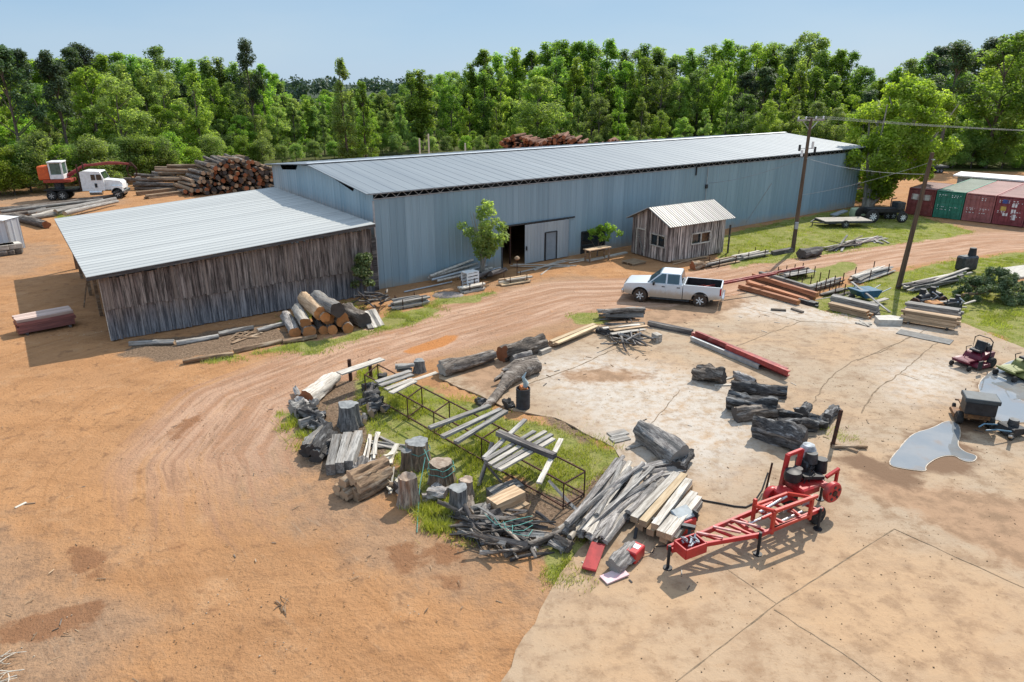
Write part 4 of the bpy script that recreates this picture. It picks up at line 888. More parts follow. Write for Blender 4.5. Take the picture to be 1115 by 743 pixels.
frame_win(sh, wx0, wx1, 1.15, 1.95, 0, 'window', [m_glass, MAT('window_with_brown_curtain', (.10, .045, .02), (.035, .02, .015), 3, rough=.1, rand=0, spec=.8)])
frame_win(sh, .35, 1.85, 1.1, 1.95, 1, 'window', [m_glass, m_glass])
dr = MB().box((-.01, 2.92, 1.06), (.05, .78, 1.92)).build('door', m_shb, sh); MB().bar((-.06, 2.6, .3), (-.06, 3.25, 1.8), .05, .12).build('brace', m_grey, dr)
f = MB(); f.bar((-.05, 2.47, .1), (-.05, 2.47, 2.4), .09); f.bar((-.05, 3.38, .1), (-.05, 3.38, 2.1), .09); f.bar((-.05, 2.47, 2.1), (-.05, 3.38, 2.1), .09); f.build('door_frame', m_pale, sh)
MB().bar((SLn + .55, -.1, 0), (SLn + .55, -.1, 2.2), .10).build('porch_post', m_dark, sh)
MB().box((SLn + .45, 1.6, 1.1), (.5, 1.6, 1.5)).build('lean_to_box', m_dark, sh)
p = G(690, 287); e = empty('doorstep_pallet', (p.x, p.y, 0), SA + .1, 'low brown wooden pallet lying in front of the shed door', 'pallet')
mb = MB()
for k in range(6): mb.box((-.6 + k * .24, 0, .16), (.18, 1.3, .03))
for k in (-.5, 0, .5): mb.box((0, k, .07), (1.4, .1, .14))
mb.build('deck', m_tan, e)
# ================================================================== containers
def container(u0, v0, u1, v1, L, col, label, front, seed, marks=True, wide=None):
    p0 = G(u0, v0); p1 = G(u1, v1); dx = (p1 - p0).xy; Wd = wide or 2.44; a = math.atan2(dx.y, dx.x)
    e = empty('shipping_container', (p0.x, p0.y, 0), a, label, 'container', None); Hh = 2.59; rr = random.Random(seed)
    m1 = MAT('container_paint', col, tuple(c * .75 for c in col), 1.2, (1, 1, 1), .55, rand=0, c3=tuple(c * .8 + .05 for c in col))
    roofc = tuple(.45 * c + .55 * k for c, k in zip(col, (.32, .25, .22))); m2 = MAT('faded_container_roof', roofc, tuple(c * .78 for c in roofc), .5, (1, 1, 1), .7, rand=0)
    f = MB()
    for x in (.06, Wd - .06):
        for y in (.06, L - .06): f.box((x, y, Hh / 2 + .08), (.12, .12, Hh))
    for y in (.06, L - .06): f.box((Wd / 2, y, .16), (Wd - .24, .11, .16)); f.box((Wd / 2, y, Hh + .02), (Wd - .24, .11, .12))
    for x in (.06, Wd - .06): f.box((x, L / 2, .16), (.11, L - .24, .16)); f.box((x, L / 2, Hh + .02), (.11, L - .24, .12))
    f.build('frame', m1, e)
    sd2 = MB()
    for x, sg in ((.05, -1), (Wd - .05, 1)): ribbed(sd2, .12, L - .12, .2, lambda y: Hh, (), pitch=.28, depth=.035, y=x - sg * .03, along=1, sgn=sg)
    ribbed(sd2, .12, Wd - .12, .2, lambda y: Hh, (), pitch=.28, depth=.035, y=L - .08, sgn=1); sd2.build('side_panels', m1, e)
    rfm = MB(); n = int(L / .3)
    for k in range(n): y = .12 + (L - .24) * k / n; st = (L - .24) / n; rfm.add([(.1, y, Hh + .05), (Wd - .1, y, Hh + .05), (Wd - .1, y + st * .6, Hh + .05), (.1, y + st * .6, Hh + .05), (Wd - .1, y + st * .7, Hh + .065), (.1, y + st * .7, Hh + .065), (Wd - .1, y + st * .9, Hh + .065), (.1, y + st * .9, Hh + .065), (Wd - .1, y + st, Hh + .05), (.1, y + st, Hh + .05)], [(0, 1, 2, 3), (3, 2, 4, 5), (5, 4, 6, 7), (7, 6, 8, 9)])
    rfm.build('roof', m2, e)
    for sg in (0, 1):
        xa = .13 + sg * (Wd - .26) / 2; xb = xa + (Wd - .26) / 2 - .015; d = MB(); d.box(((xa + xb) / 2, .02, Hh / 2 + .07), (xb - xa, .05, Hh - .32))
        for zz in (.55, 1.15, 1.75, 2.3): d.box(((xa + xb) / 2, -.012, zz), (xb - xa - .1, .03, .38))
        do = d.build('door', m1, e, bevel=.01); b = MB()
        for fx in (.28, .74): b.cyl((xa + (xb - xa) * fx, -.06, .25), (xa + (xb - xa) * fx, -.06, Hh - .1), .022, None, 6); b.box((xa + (xb - xa) * fx, -.075, 1.2), (.24, .03, .05)); b.box((xa + (xb - xa) * fx, -.06, .3), (.08, .05, .08)); b.box((xa + (xb - xa) * fx, -.06, Hh - .15), (.08, .05, .08))
        b.build('lock_bar', m1 if front != 'chrome' else m_galv, do)
        if marks:
            t = MB()
            for zz in (2.28, 2.12, 1.3, 1.16, .9):
                x = xa + .12
                while x < xb - .2 and rr.random() < .9:
                    ww = rr.uniform(.05, .12); t.box((x + ww / 2, -.031, zz), (ww, .006, .075)); x += ww + rr.uniform(.03, .2)
            t.build('stencil_marks', m_white, do)
        if front == 'panes': MB().box(((xa + xb) / 2, -.034, 1.85), (.62, .02, .55)).build('pale_patch', m_pale, do)
    if front == 'stickers':
        t = MB(); mats = [m_white, MAT('yellow_sticker', (.6, .42, .1), rand=0), MAT('blue_sticker', (.08, .12, .35), rand=0)]
        for k, (x, z, w_, h_, mi) in enumerate([(.75, 2.2, .5, .35, 2), (.65, 1.55, .5, .4, 1), (1.5, 1.9, .4, .3, 0), (1.5, 1.35, .35, .4, 0), (1.6, .85, .3, .5, 0), (.9, 1.05, .4, .3, 0)]): MB().box((x, -.038, z), (w_, .008, h_)).build('sticker', mats[mi], e)
        pass
    return e
cl0 = G(985, 233.5); c6 = G(1115, 248.5); CX = (c6 - cl0).normalized(); nC = 2.52
def cat_(k):
    a = cl0 + CX * nC * k; b = a + CX * 2.44; return (*PR(a), *PR(b))
reds = [(.21, .05, .042), (.04, .20, .13), (.36, .13, .12), (.26, .06, .065), (.34, .09, .095), (.40, .16, .11), (.28, .08, .07)]
labs = ['dark red shipping container with pale square patches on its doors, leftmost of the row', 'green shipping container between two red ones', 'faded maroon shipping container just right of the green one', 'dark maroon shipping container covered with coloured stickers', 'maroon shipping container with white stencil marks, right of the stickered one', 'orange red shipping container next to the right edge of the row', 'plain red shipping container at the far right end of the row']
fr_ = ['panes', 'plain', 'plain', 'stickers', 'plain', 'plain', 'plain']
for k in range(7): container(*cat_(k), 12.2 if k else 6.06, reds[k], labs[k], fr_[k], k, k not in (0,))
for o in [x for x in bpy.data.objects if x.name.startswith('shipping_container')]: o['group'] = 'row of shipping containers'
# long low building behind the containers
PX_ = Vector((-CX.y, CX.x, 0)); p0 = cl0 + CX * .6 + PX_ * 15.0; a = math.atan2(CX.y, CX.x)
LBZ = max(1.6, Zat(p0.x, p0.y, 191)); e = empty('low_building', (p0.x, p0.y, 0), a, 'long low building with a bright white roof behind the containers', 'building')
mb = MB(); ribbed(mb, 0, 45, 0, lambda x: LBZ); ribbed(mb, 0, 2.2, 0, lambda x: LBZ, (), along=1, y=0, sgn=-1); mb.build('wall', m_wall, e)
mb = MB(); mb.add([(-.4, -.5, LBZ + .05), (46, -.5, LBZ + .05), (46, 2.6, LBZ + .18), (-.4, 2.6, LBZ + .18), (-.4, -.5, LBZ - .1), (46, -.5, LBZ - .1), (46, 2.6, LBZ + .05), (-.4, 2.6, LBZ + .05)], [(0, 1, 2, 3), (0, 4, 5, 1), (3, 7, 4, 0), (7, 6, 5, 4)]); mb.build('roof', m_white, e)
# small sheet-metal building at the left edge
p0 = G(-45, 268); p1 = G(14, 273); d_ = (p1 - p0); a = math.atan2(d_.y, d_.x)
e = empty('sheet_metal_bin', (p0.x, p0.y, 0), a, 'pale grey sheet metal bin cut off by the left edge of the picture', 'metal bin')
mb = MB(); Lh = d_.length; hz = Zat(p1.x, p1.y, 240); ribbed(mb, 0, Lh, 0, lambda x: hz); ribbed(mb, 0, 1.1, 0, lambda x: hz, (), along=1, y=Lh, sgn=1); mb.build('wall', panelmat('white_blue_sheet', (.48, .52, .56), (.56, .60, .63), 1, 0, .1), e)
mb = MB(); mb.add([(-.2, -.2, hz + .02), (Lh + .05, -.2, hz + .02), (Lh + .05, 1.2, hz + .1), (-.2, 1.2, hz + .1), (-.2, -.2, hz - .05), (Lh + .05, -.2, hz - .05)], [(0, 1, 2, 3), (0, 4, 5, 1)]); mb.build('roof', m_white, e)
MB().box((Lh + .0, -.05, hz / 2), (.12, .12, hz)).build('corner_trim', m_galv, e)
# ================================================================== vehicles and machines
m_silver = MAT('silver_white_car_paint', (.66, .67, .68), (.60, .61, .62), .6, (1, 1, 1), .28, .15, rand=0, spec=.6)
s = NT('muddy_silver_paint'); co = s.coord('Object'); x = s.sep(co); nz = s.noise(co, 2.5, 5, .65)
k = s.ramp(s.math('ADD', x[2], s.math('MULTIPLY', s.math('SUBTRACT', nz, .5), .55)), .55, 1.0, .85, 0)
m_silver = s.fin(s.mix(k, (.62, .66, .69), (.42, .31, .20)), .32, .1, .6)
def wheel(par, c, r, wdt, tyre_m=None, rim_m=None, spokes=5, side=-1, name='wheel', steel=False):
    e = MB(); h = wdt / 2
    e.lathe([(r * .60, -h), (r * .90, -h), (r, -h * .7), (r, h * .7), (r * .90, h), (r * .60, h)], 22, 'Y', c); t = e.build(name, tyre_m or m_rub, par, 40)
    g = MB(); yo = side * h
    g.lathe([(r * .62, yo * .2), (r * .62, yo * .98), (r * .57, yo * 1.0), (r * .54, yo * .75), (.02, yo * .7)], 22, 'Y', c)
    for k in range(spokes):
        a = 6.283 * k / spokes + .3; d = Vector((math.cos(a), 0, math.sin(a))); cc = Vector(c) + Vector((0, yo * .88, 0)); g.bar(cc + d * r * .08, cc + d * r * .57, r * .15, h * .4, up=(0, 1, 0))
    g.cyl(Vector(c) + Vector((0, yo * .5, 0)), Vector(c) + Vector((0, yo * .98, 0)), r * .15, None, 10)
    rm = g.build('rim', rim_m or m_chrome, t, 40)
    return t
def arch(cx, cz, r, n=9): return [(cx + r * math.cos(math.pi * (1 - i / n)), cz + r * math.sin(math.pi * (1 - i / n))) for i in range(n + 1)]
fw, rw = G(695, 328), G(763, 334.5)
ax = (fw - rw).xy; ta = math.atan2(ax.y, ax.x); hf = Vector((ax.x, ax.y, 0)).normalized(); rt = Vector((hf.y, -hf.x, 0))
# visible side is the driver side (local -y is towards the camera when x points left): find which side faces the camera
tk = empty('pickup_truck', ((fw.x + rw.x) / 2, (fw.y + rw.y) / 2, .0), ta, 'silver white crew cab pickup truck with muddy sides parked on the dirt track', 'pickup truck')
WB = 3.56; FX, RX = WB / 2, -WB / 2; WR = .41
yc = -1.0     # local y of body centre: the near wheels sit at y = 0
cam_l = Matrix.Rotation(-ta, 3, 'Z') @ Vector((0, 0, 0)) ; near = 1 if (Matrix.Rotation(-ta, 3, 'Z') @ (Vector((0, 0, 0)) - Vector((fw.x, fw.y, 0)))).y > 0 else -1
yc = -near * .86
Tk = lambda y: yc + y
def body_side(poly, y0, y1, nm, par, mt=m_silver, bev=.03): return MB().prism(poly, Tk(y0), Tk(y1)).build(nm, mt, par, 35, bev, seg=2)
cab = [(2.72, .52), (2.80, .78), (2.76, 1.02), (2.66, 1.13), (1.30, 1.235), (-.72, 1.26), (-.72, .42), (FX - .53, .42)] + [(x, z) for x, z in arch(FX, .45, .52)] + [(FX + .53, .50)]
cab = [(2.74, .50), (2.82, .78), (2.78, 1.02), (2.64, 1.12), (1.30, 1.235), (-.72, 1.26), (-.72, .40), (FX - .52, .40)] + arch(FX, .44, .51)[1:-1] + [(FX + .52, .44)]
body_side(cab, -.98, .98, 'cab_body', tk)
bed = [(-.76, 1.30), (-2.92, 1.30), (-2.96, .60), (RX - .52, .50)] + arch(RX, .44, .52)[1:-1] + [(RX + .52, .42), (-.76, .42)]
b = MB()
for y0, y1 in ((-.98, -.90), (.90, .98)): b.prism(bed, Tk(y0), Tk(y1))
b.box((-.80, Tk(0), .95), (.06, 1.8, .70)); b.box((-1.85, Tk(0), .72), (2.1, 1.8, .06))
bo = b.build('bed', m_silver, tk, 35, .015); MB().box((-1.85, Tk(0), .762), (2.02, 1.78, .02)).box((-.84, Tk(0), 1.03), (.015, 1.78, .50)).box((-1.86, Tk(-.89), 1.03), (2.04, .014, .50)).box((-1.86, Tk(.89), 1.03), (2.04, .014, .50)).build('bed_liner', m_black, bo)
tgt = MB().box((-2.93, Tk(0), .98), (.08, 1.80, .62)).build('tailgate', m_silver, tk, None, .015); MB().box((-2.98, Tk(0), 1.12), (.02, .28, .09)).build('handle', m_black, tgt)
# greenhouse
gb = [(1.34, .93, 1.23), (-.70, .93, 1.25)]; gtp = [(.62, .70, 1.90), (-.52, .70, 1.91)]
vs = []
for sg in (-1, 1): vs += [(1.34, Tk(sg * .93), 1.22), (-.70, Tk(sg * .93), 1.24), (-.55, Tk(sg * .74), 1.88), (.60, Tk(sg * .74), 1.87)]
MB().add(vs, [(0, 1, 2, 3), (7, 6, 5, 4), (3, 2, 6, 7), (0, 3, 7, 4), (1, 5, 6, 2), (0, 4, 5, 1)]).build('cab_roof', m_silver, tk, 35, .05, seg=3)
def gl(sg, x0, x1, k0=.06, k1=.90):     # window on the sloping cab side
    P = lambda x, k: Vector((x, Tk(sg * (.93 - .19 * k + .012)), 1.24 + .64 * k)); f0 = lambda x, k: x
    def xs(x, k): return x
    a = [P(min(x0, 1.34 - .74 * k0 - .10), k0), P(x1, k0), P(max(x1, -.64 + .1 * k1), k1), P(min(x0, 1.34 - .74 * k1 - .12), k1)]
    o = Vector((0, -sg * .02, 0)); return MB().add(a + [p + o for p in a], [(0, 1, 2, 3), (7, 6, 5, 4), (0, 4, 5, 1), (1, 5, 6, 2), (2, 6, 7, 3), (3, 7, 4, 0)])
for sg in (-1, 1):
    gl(sg, 1.3, .30).build('side_window', m_teal, tk); gl(sg, .20, -.50).build('side_window', m_teal, tk)
    for xa, xb in ((.27, 1.18), (-.62, .24)):
        d = MB().box(((xa + xb) / 2, Tk(sg * .985), .86), (xb - xa, .02, .70)).build('door', m_silver, tk, None, .008); MB().box((xa + .14, Tk(sg * 1.0), 1.09), (.18, .04, .045)).build('handle', m_black, d)
    MB().box((.98, Tk(sg * 1.10), 1.26), (.12, .2, .2)).build('mirror', m_black, tk, None, .03)
    MB().box((2.72, Tk(sg * .76), .92), (.18, .34, .2)).build('headlight', MAT('lamp_glass', (.7, .72, .74), rand=0, rough=.1), tk, None, .03)
    MB().box((-2.92, Tk(sg * .93), 1.02), (.10, .13, .42)).build('tail_light', MAT('red_lens', (.42, .01, .015), rand=0, rough=.2), tk, None, .015)
    MB().bar((FX - .6, Tk(sg * 1.0), .34), (RX + .62, Tk(sg * 1.0), .34), .07, .09).build('sill', m_dkst, tk)
    for cx in (FX, RX): f = MB(); f.prism(arch(cx, .44, .57, 12) + arch(cx, .44, .515, 12)[::-1], Tk(sg * .975), Tk(sg * 1.005)); f.build('wheel_arch_trim', m_silver, tk)
MB().add([(1.40, Tk(-.84), 1.25), (1.40, Tk(.84), 1.25), (.70, Tk(.70), 1.85), (.70, Tk(-.70), 1.85), (1.36, Tk(-.84), 1.24), (1.36, Tk(.84), 1.24), (.66, Tk(.70), 1.84), (.66, Tk(-.70), 1.84)], [(0, 1, 2, 3), (7, 6, 5, 4), (0, 4, 5, 1), (2, 6, 7, 3), (1, 5, 6, 2), (3, 7, 4, 0)]).build('windshield', m_teal, tk)
MB().add([(-.715, Tk(-.74), 1.30), (-.715, Tk(.74), 1.30), (-.60, Tk(.66), 1.82), (-.60, Tk(-.66), 1.82)], [(0, 1, 2, 3)]).build('rear_window', m_glass, tk)
g = MB(); g.box((2.80, Tk(0), .88), (.06, 1.1, .30)); g.build('grille', m_black, tk, None, .02)
MB().box((2.86, Tk(0), .58), (.16, 1.94, .24)).build('front_bumper', m_chrome, tk, 40, .05, seg=2); MB().box((-3.06, Tk(0), .60), (.16, 1.92, .2)).build('rear_bumper', m_chrome, tk, 40, .03)
MB().box((0, Tk(0), .46), (5.0, 1.5, .22)).build('chassis', m_black, tk)
m_mudtyre = MAT('muddy_tyre', (.10, .065, .042), (.04, .032, .028), 7, rand=0, rough=.95)
for cx in (FX, RX):
    for sg in (-1, 1): wheel(tk, (cx, Tk(sg * .86), WR), WR, .27, m_mudtyre, MAT('alloy_rim', (.80, .79, .76), rand=0, rough=.4, metal=0), 6, sg)
# two long red rails riding in the bed
M4 = tk.matrix_basis if False else Matrix.Translation(tk.location) @ Matrix.Rotation(ta, 4, 'Z')
for k, (ya, yb, ln) in enumerate(((-.1, .5, 7.0), (-.5, -.35, 5.6))):
    pa = M4 @ Vector((-.95, Tk(ya * near * -1), .84)); pb = [G(876, 291, 1.0), G(846, 298, 1.15)][k]
    mid_ = (pa + pb) / 2; ln_ = (pb - pa).length; mb = MB(); mb.box((0, 0, .05), (ln_, .10, .02)); mb.box((0, 0, -.05), (ln_, .10, .02)); mb.box((0, 0, 0), (ln_, .02, .09))
    o = mb.build('steel_rail', m_redst); o.matrix_world = Matrix.Translation(mid_) @ frame(pb - pa).to_4x4(); tag(o, ['long dark red steel rail sticking far out of the pickup bed, the longer one', 'shorter dark red steel rail lying beside the longer one in the pickup bed'][k], 'steel rail')
# ------------------------------------------------------------------ log truck
a0 = G(50, 219); a1 = G(140, 216); ax = (a1 - a0); ta = math.atan2(ax.y, ax.x)
lt = empty('log_truck', (a0.x, a0.y, 0), ta, 'white sleeper cab log truck with an orange knuckleboom loader on its back', 'log truck')
Lt = ax.length * .96; sc_ = Lt / 9.6
def X_(v): return v * sc_
f = MB(); f.box((X_(4.4), 1.2, .95), (X_(8.8), .9, .28)); f.box((X_(2.0), 1.2, 1.15), (X_(4.0), 2.3, .12)); f.build('chassis', m_black, lt)
c = MB().prism([(X_(4.6), .95), (X_(4.6), 3.05), (X_(5.0), 3.15), (X_(7.0), 3.05), (X_(7.35), 2.25), (X_(7.35), .95)], .02, 2.38).build('cab', m_white, lt, 40, .08, seg=2)
MB().prism([(X_(7.3), 1.0), (X_(7.3), 2.15), (X_(9.2), 1.95), (X_(9.45), 1.7), (X_(9.5), 1.0)], .32, 2.08).build('hood', m_white, lt, 40, .08, seg=2)
MB().add([(X_(7.40), .25, 2.25), (X_(7.40), 2.15, 2.25), (X_(7.1), 2.1, 2.95), (X_(7.1), .3, 2.95)], [(0, 1, 2, 3)]).build('windshield', m_glass, lt)
for xa, xb in ((6.55, 7.15), (5.9, 6.4)): MB().box((X_((xa + xb) / 2), 0.0, 2.45), (X_(xb - xa), .06, .6)).build('side_window', m_glass, lt)
MB().box((X_(6.35), 0, 1.55), (.25, .06, .45)).build('vent_panel', m_black, lt)
for sg, y in ((1, .3), (-1, 2.1)): MB().prism([(X_(8.1), .75)] + [(X_(8.75) + .62 * math.cos(math.pi * (1 - i / 8)), .62 + .62 * math.sin(math.pi * (1 - i / 8))) for i in range(9)] + [(X_(9.4), .75), (X_(9.5), 1.35), (X_(8.1), 1.45)], y - .3, y + .3).build('fender', m_white, lt, 40, .04)
MB().box((X_(9.6), 1.2, .75), (.2, 2.3, .4)).build('front_bumper', m_chrome, lt, None, .05)
for y in (.15, 2.25): MB().cyl((X_(4.4), y, 1), (X_(4.4), y, 3.9), .09, None, 10).build('exhaust_stack', m_rust, lt)
MB().cyl((X_(5.4), .25, .75), (X_(6.9), .25, .75), .3, None, 14).build('fuel_tank', m_chrome, lt, 40)
for cx in (.8, 2.1, 8.75):
    for y, sg in ((.18, -1), (2.22, 1)): wheel(lt, (X_(cx), y, .52), .52, .32 if cx > 5 else .5, m_rub, MAT('truck_rim', (.45, .42, .38), rand=0), 6, sg)
MB().cyl((X_(1.5), 1.2, 1.2), (X_(1.5), 1.2, 2.0), .5, None, 14).build('turntable', m_dkst, lt)
MB().box((X_(1.7), 1.2, 2.1), (X_(3.3), 1.9, .35)).build('loader_deck', MAT('loader_red', (.34, .06, .035), rand=0), lt, None, .04)
MB().box((X_(.2), 1.2, 3.0), (X_(1.3), 1.7, 1.5)).build('engine_cover', m_orange, lt, None, .1)
cb = MB()
for x in (1.0, 2.45):
    for y in (.5, 1.9): cb.bar((X_(x), y, 2.3), (X_(x), y, 4.1), .16)
cb.box((X_(1.72), 1.2, 4.15), (X_(1.75), 1.7, .16)); cb.box((X_(1.72), 1.2, 2.55), (X_(1.6), 1.5, .5)); cb.box((X_(.98), 1.2, 3.2), (.1, 1.4, 1.6)); co_ = cb.build('loader_cabin', m_white, lt, None, .03)
g = MB(); g.box((X_(1.72), .50, 3.4), (X_(1.3), .03, 1.25)); g.box((X_(2.45), 1.2, 3.4), (.03, 1.25, 1.25)); g.build('pane', MAT('greenish_glass', (.10, .16, .13), rand=0, rough=.1), co_)
b_ = MB(); b_.tube([(X_(2.2), 1.6, 2.4), (X_(4.0), 2.3, 3.3), (X_(4.7), 2.7, 3.6)], .16, 8); b_.bar((X_(2.6), 1.7, 2.3), (X_(3.9), 2.2, 3.1), .14); b_.build('main_boom', MAT('boom_red', (.32, .05, .05), rand=0), lt)
b_ = MB(); b_.tube([(X_(4.5), 2.7, 3.5), (X_(7.2), 2.9, 3.7), (X_(8.6), 3.1, 3.65), (X_(10.2), 3.1, 3.5)], [.12, .19, .17, .10], 8); b_.build('stick_boom', MAT('boom_red_dark', (.25, .05, .04), rand=0), lt)
b_ = MB()
for sg in (-1, 1): b_.tube([(X_(10.1), 3.1, 3.7), (X_(10.1) + sg * .5, 3.1, 3.0), (X_(10.1) + sg * .45, 3.1, 2.3), (X_(10.1) + sg * .12, 3.1, 1.9)], [.12, .12, .1, .05], 6)
b_.bar((X_(10.1), 3.1, 3.75), (X_(10.1), 3.1, 3.3), .2); b_.build('grapple', m_rust, lt)
# ------------------------------------------------------------------ sawmill
pT = G(726, 622); pE = G(885, 562); ax = (pE - pT); ta = math.atan2(ax.y, ax.x); Lw = ax.length
sw = empty('portable_sawmill', (pT.x, pT.y, .05), ta, 'bright red trailer mounted portable sawmill with a black engine on the concrete slab', 'sawmill')
def sp3(x, y, z): return Vector((x, y, z))
HZ = .62; Wm = 1.5
fr = MB(); b6 = .11
fr.bar((.05, .1, HZ), (Lw + .1, .48, HZ), .10, .16)               # long far rail
fr.bar((.1, .0, HZ - .02), (2.8, -.6, HZ - .02), .09, .13); fr.bar((2.8, -.6, HZ - .02), (Lw - .3, -.5, HZ - .02), .09, .13)
for t in (.9, 1.35, 1.8, 2.3, 2.8, 3.6, 4.3, 5.0): 
    yf = .1 + .38 * t / Lw; yn = -.6 * t / 2.8 if t < 2.8 else -.6
    fr.bar((t, yf, HZ - .02), (t + .28, yn, HZ - .03), .08, .08)
fr.bar((2.75, -.6, HZ - .1), (2.75, .3, HZ - .1), .1, .12)
fr.build('frame', m_redmach, sw, None, .012)
fl_ = MB()
for t in (1.15, 1.75, 2.45): fl_.bar((t, .2, HZ + .09), (t + .5, -.2 - .1 * t, HZ + .09), .06, .05)
fl_.build('log_bunk', MAT('worn_bunk', (.50, .30, .28), (.40, .12, .10), 6, rand=0, rough=.4), sw)
for k, (x, y) in enumerate(((.06, .04), (2.72, -.66), (Lw - .5, -.6), (Lw + .9, .5))):
    j = MB(); j.cyl((x, y, .02), (x, y, HZ + .12), .045, None, 10); j.cyl((x, y, 0), (x, y, .03), .13, None, 12); j.build('jack_leg', m_black, sw)
tb = MB(); tb.box((.48, -.30, .66), (.72, .5, .04)); 
for x in (.13, .83): tb.box((x, -.30, .80), (.04, .5, .3))
for y in (-.54, -.06): tb.box((.48, y, .80), (.72, .04, .3))
to = tb.build('tool_box', m_redmach, sw); t2 = MB(); rr = random.Random(2)
for k in range(16): c_ = Vector((.48 + rr.uniform(-.26, .26), -.3 + rr.uniform(-.16, .16), .86 + rr.uniform(0, .08))); t2.bar(c_, c_ + Vector((rr.uniform(-.12, .12), rr.uniform(-.12, .12), rr.uniform(.02, .1))), .04, .05)
t2.build('tools', m_galv, to)
# upright box frame near the middle
uf = MB(); xa, xb, ya, yb, zt = 3.25, 4.78, -.58, .14, 1.22
for x, y in ((xa, ya), (xa, yb), (xb, ya)): uf.bar((x, y, HZ - .15), (x, y, zt), .10)
uf.bar((xa, ya, zt), (xa, yb, zt - .22), .10); uf.bar((xa, ya, zt), (xb + .2, ya, zt), .10); uf.bar((xb, ya, zt), (xb - .2, yb, zt - .2), .09); uf.bar((xa, yb, zt - .22), (xb - .2, yb, zt - .2), .09)
uf.bar((xa, ya, HZ), (xb, ya, HZ), .09); uf.bar((xa, ya + .4, HZ + .12), (xb, ya + .5, HZ + .12), .07); uf.bar((xa + .3, ya, HZ), (xa + .5, yb, HZ), .08); uf.bar((xb - .3, ya, HZ), (xb - .2, yb, HZ), .08)
uf.build('box_frame', MAT('orange_red_frame', (.50, .06, .035), (.40, .035, .025), 4, rand=0, rough=.4), sw, None, .012)
hy = MB(); hy.cyl((xa + .2, .1, HZ + .1), (xb - .1, .25, HZ + .2), .05, None, 10); hy.cyl((xa + .4, -.35, HZ - .1), (xb, -.3, HZ - .05), .045, None, 10); hy.cyl((xa - .5, -.1, HZ), (xa + .5, -.05, HZ + .05), .05, None, 10); hy.build('hydraulic_ram', m_chrome, sw)
# saw head on its mast
hx, hy0 = 5.3, .82
ms = MB(); ms.bar((hx - .25, hy0, .35), (hx - .10, hy0, 1.85), .13); ms.bar((hx + .40, hy0 + .05, .35), (hx + .55, hy0 + .05, 1.85), .13); ms.bar((hx - .12, hy0, 1.82), (hx + .57, hy0 + .05, 1.82), .11); ms.bar((hx - .5, hy0 + .1, .45), (hx + 1.2, hy0, .45), .14); ms.bar((hx - .2, hy0, 1.1), (hx + .5, hy0, 1.1), .08); ms.build('mast', m_redmach, sw, None, .015)
for x, y, z, r_ in ((hx - .65, hy0 - .05, .58, .30), (hx + .85, -.2, .80, .34)):
    gd = MB(); [gd.cyl(Vector((x + r_ * .6 * math.cos(q), y - .115, z + r_ * .6 * math.sin(q))), Vector((x + r_ * .6 * math.cos(q), y - .095, z + r_ * .6 * math.sin(q))), r_ * .14, None, 8, 1) for q in (.4, 1.65, 2.9, 4.2, 5.4)]; gd.lathe([(.02, -.10), (r_ * .9, -.10), (r_, -.06), (r_, .06), (r_ * .9, .10), (.02, .10)], 20, 'Y', (x, y, z)); go = gd.build('band_wheel_guard', [m_redmach, m_dkst], sw, 40); MB().cyl((x, y - .13, z), (x, y - .09, z), r_ * .28, None, 12).build('hub', m_rust, go)
bl_ = MB(); bl_.box((hx + .25, .45, .85), (.8, .8, .28)); bl_.box((hx + .75, .25, .95), (.3, .9, .14)); bl_.box((hx - .45, .55, .7), (.5, .5, .35)); bl_.build('saw_head', m_redmach, sw, None, .05)
eg = MB(); eg.box((hx + .85, hy0 + .05, 1.2), (.5, .5, .5)); eg.cyl((hx + .85, hy0 - .1, 1.4), (hx + .85, hy0 - .1, 1.72), .22, .18, 14); eg.build('engine', m_dkst, sw, 40, .04)
e2 = MB(); e2.lathe([(.05, -.15), (.24, -.14), (.27, .0), (.24, .16), (.08, .2)], 16, 'Z', (hx - .15, .50, 1.28)); e2.build('air_cleaner', m_black, sw, 40)
e2 = MB(); e2.lathe([(.05, -.2), (.22, -.18), (.25, .1), (.18, .24), (.05, .26)], 14, 'Z', (hx + .95, .95, 1.62)); e2.build('fuel_can', MAT('steel_white_tank', (.50, .52, .54), (.2, .21, .22), 6, rand=0), sw, 40)
e2 = MB(); e2.cyl((hx + 1.15, .55, 1.05), (hx + 1.15, .55, 1.5), .2, .17, 14); e2.box((hx + .55, .35, 1.15), (.7, .26, .10), (0, .1, -.3)); e2.cyl((hx + .1, .55, 1.15), (hx + .1, .55, 1.45), .17, .15, 12); e2.build('muffler', m_black, sw, 40)
hd = MB(); hd.bar((hx + .8, .05, 1.2), (hx + 1.3, .02, 1.38), .09); hd.bar((hx + 1.25, .02, 1.36), (hx + 1.25, .02, .7), .08); hd.build('control_arm', m_redmach, sw)
ho = MB(); 
for k in range(7): a = rr.uniform(0, 6.3); ho.tube([(hx + .1 + .4 * rr.random(), .3 + rr.random() * .5, .95), (hx + .5 + .3 * math.cos(a), .6 + .3 * math.sin(a), 1.35 + .2 * rr.random()), (hx + .9, .8 * rr.random(), .9)], .018, 5)
ho.build('hoses', m_black, sw)
for k, (x, y) in enumerate(((Lw - .3, -.35), (Lw - .3, .7))): wheel(sw, (x, y, .30), .30, .2, m_rub, m_dkst, 5, -1 if k == 0 else 1)
st = MB(); st.box((hx - .2, -.2, .8), (.3, .03, .4), (.3, 0, 0)); st.box((hx - .9, -.1, .7), (.25, .03, .35), (.3, 0, 0)); st.build('side_plate', m_galv, sw)
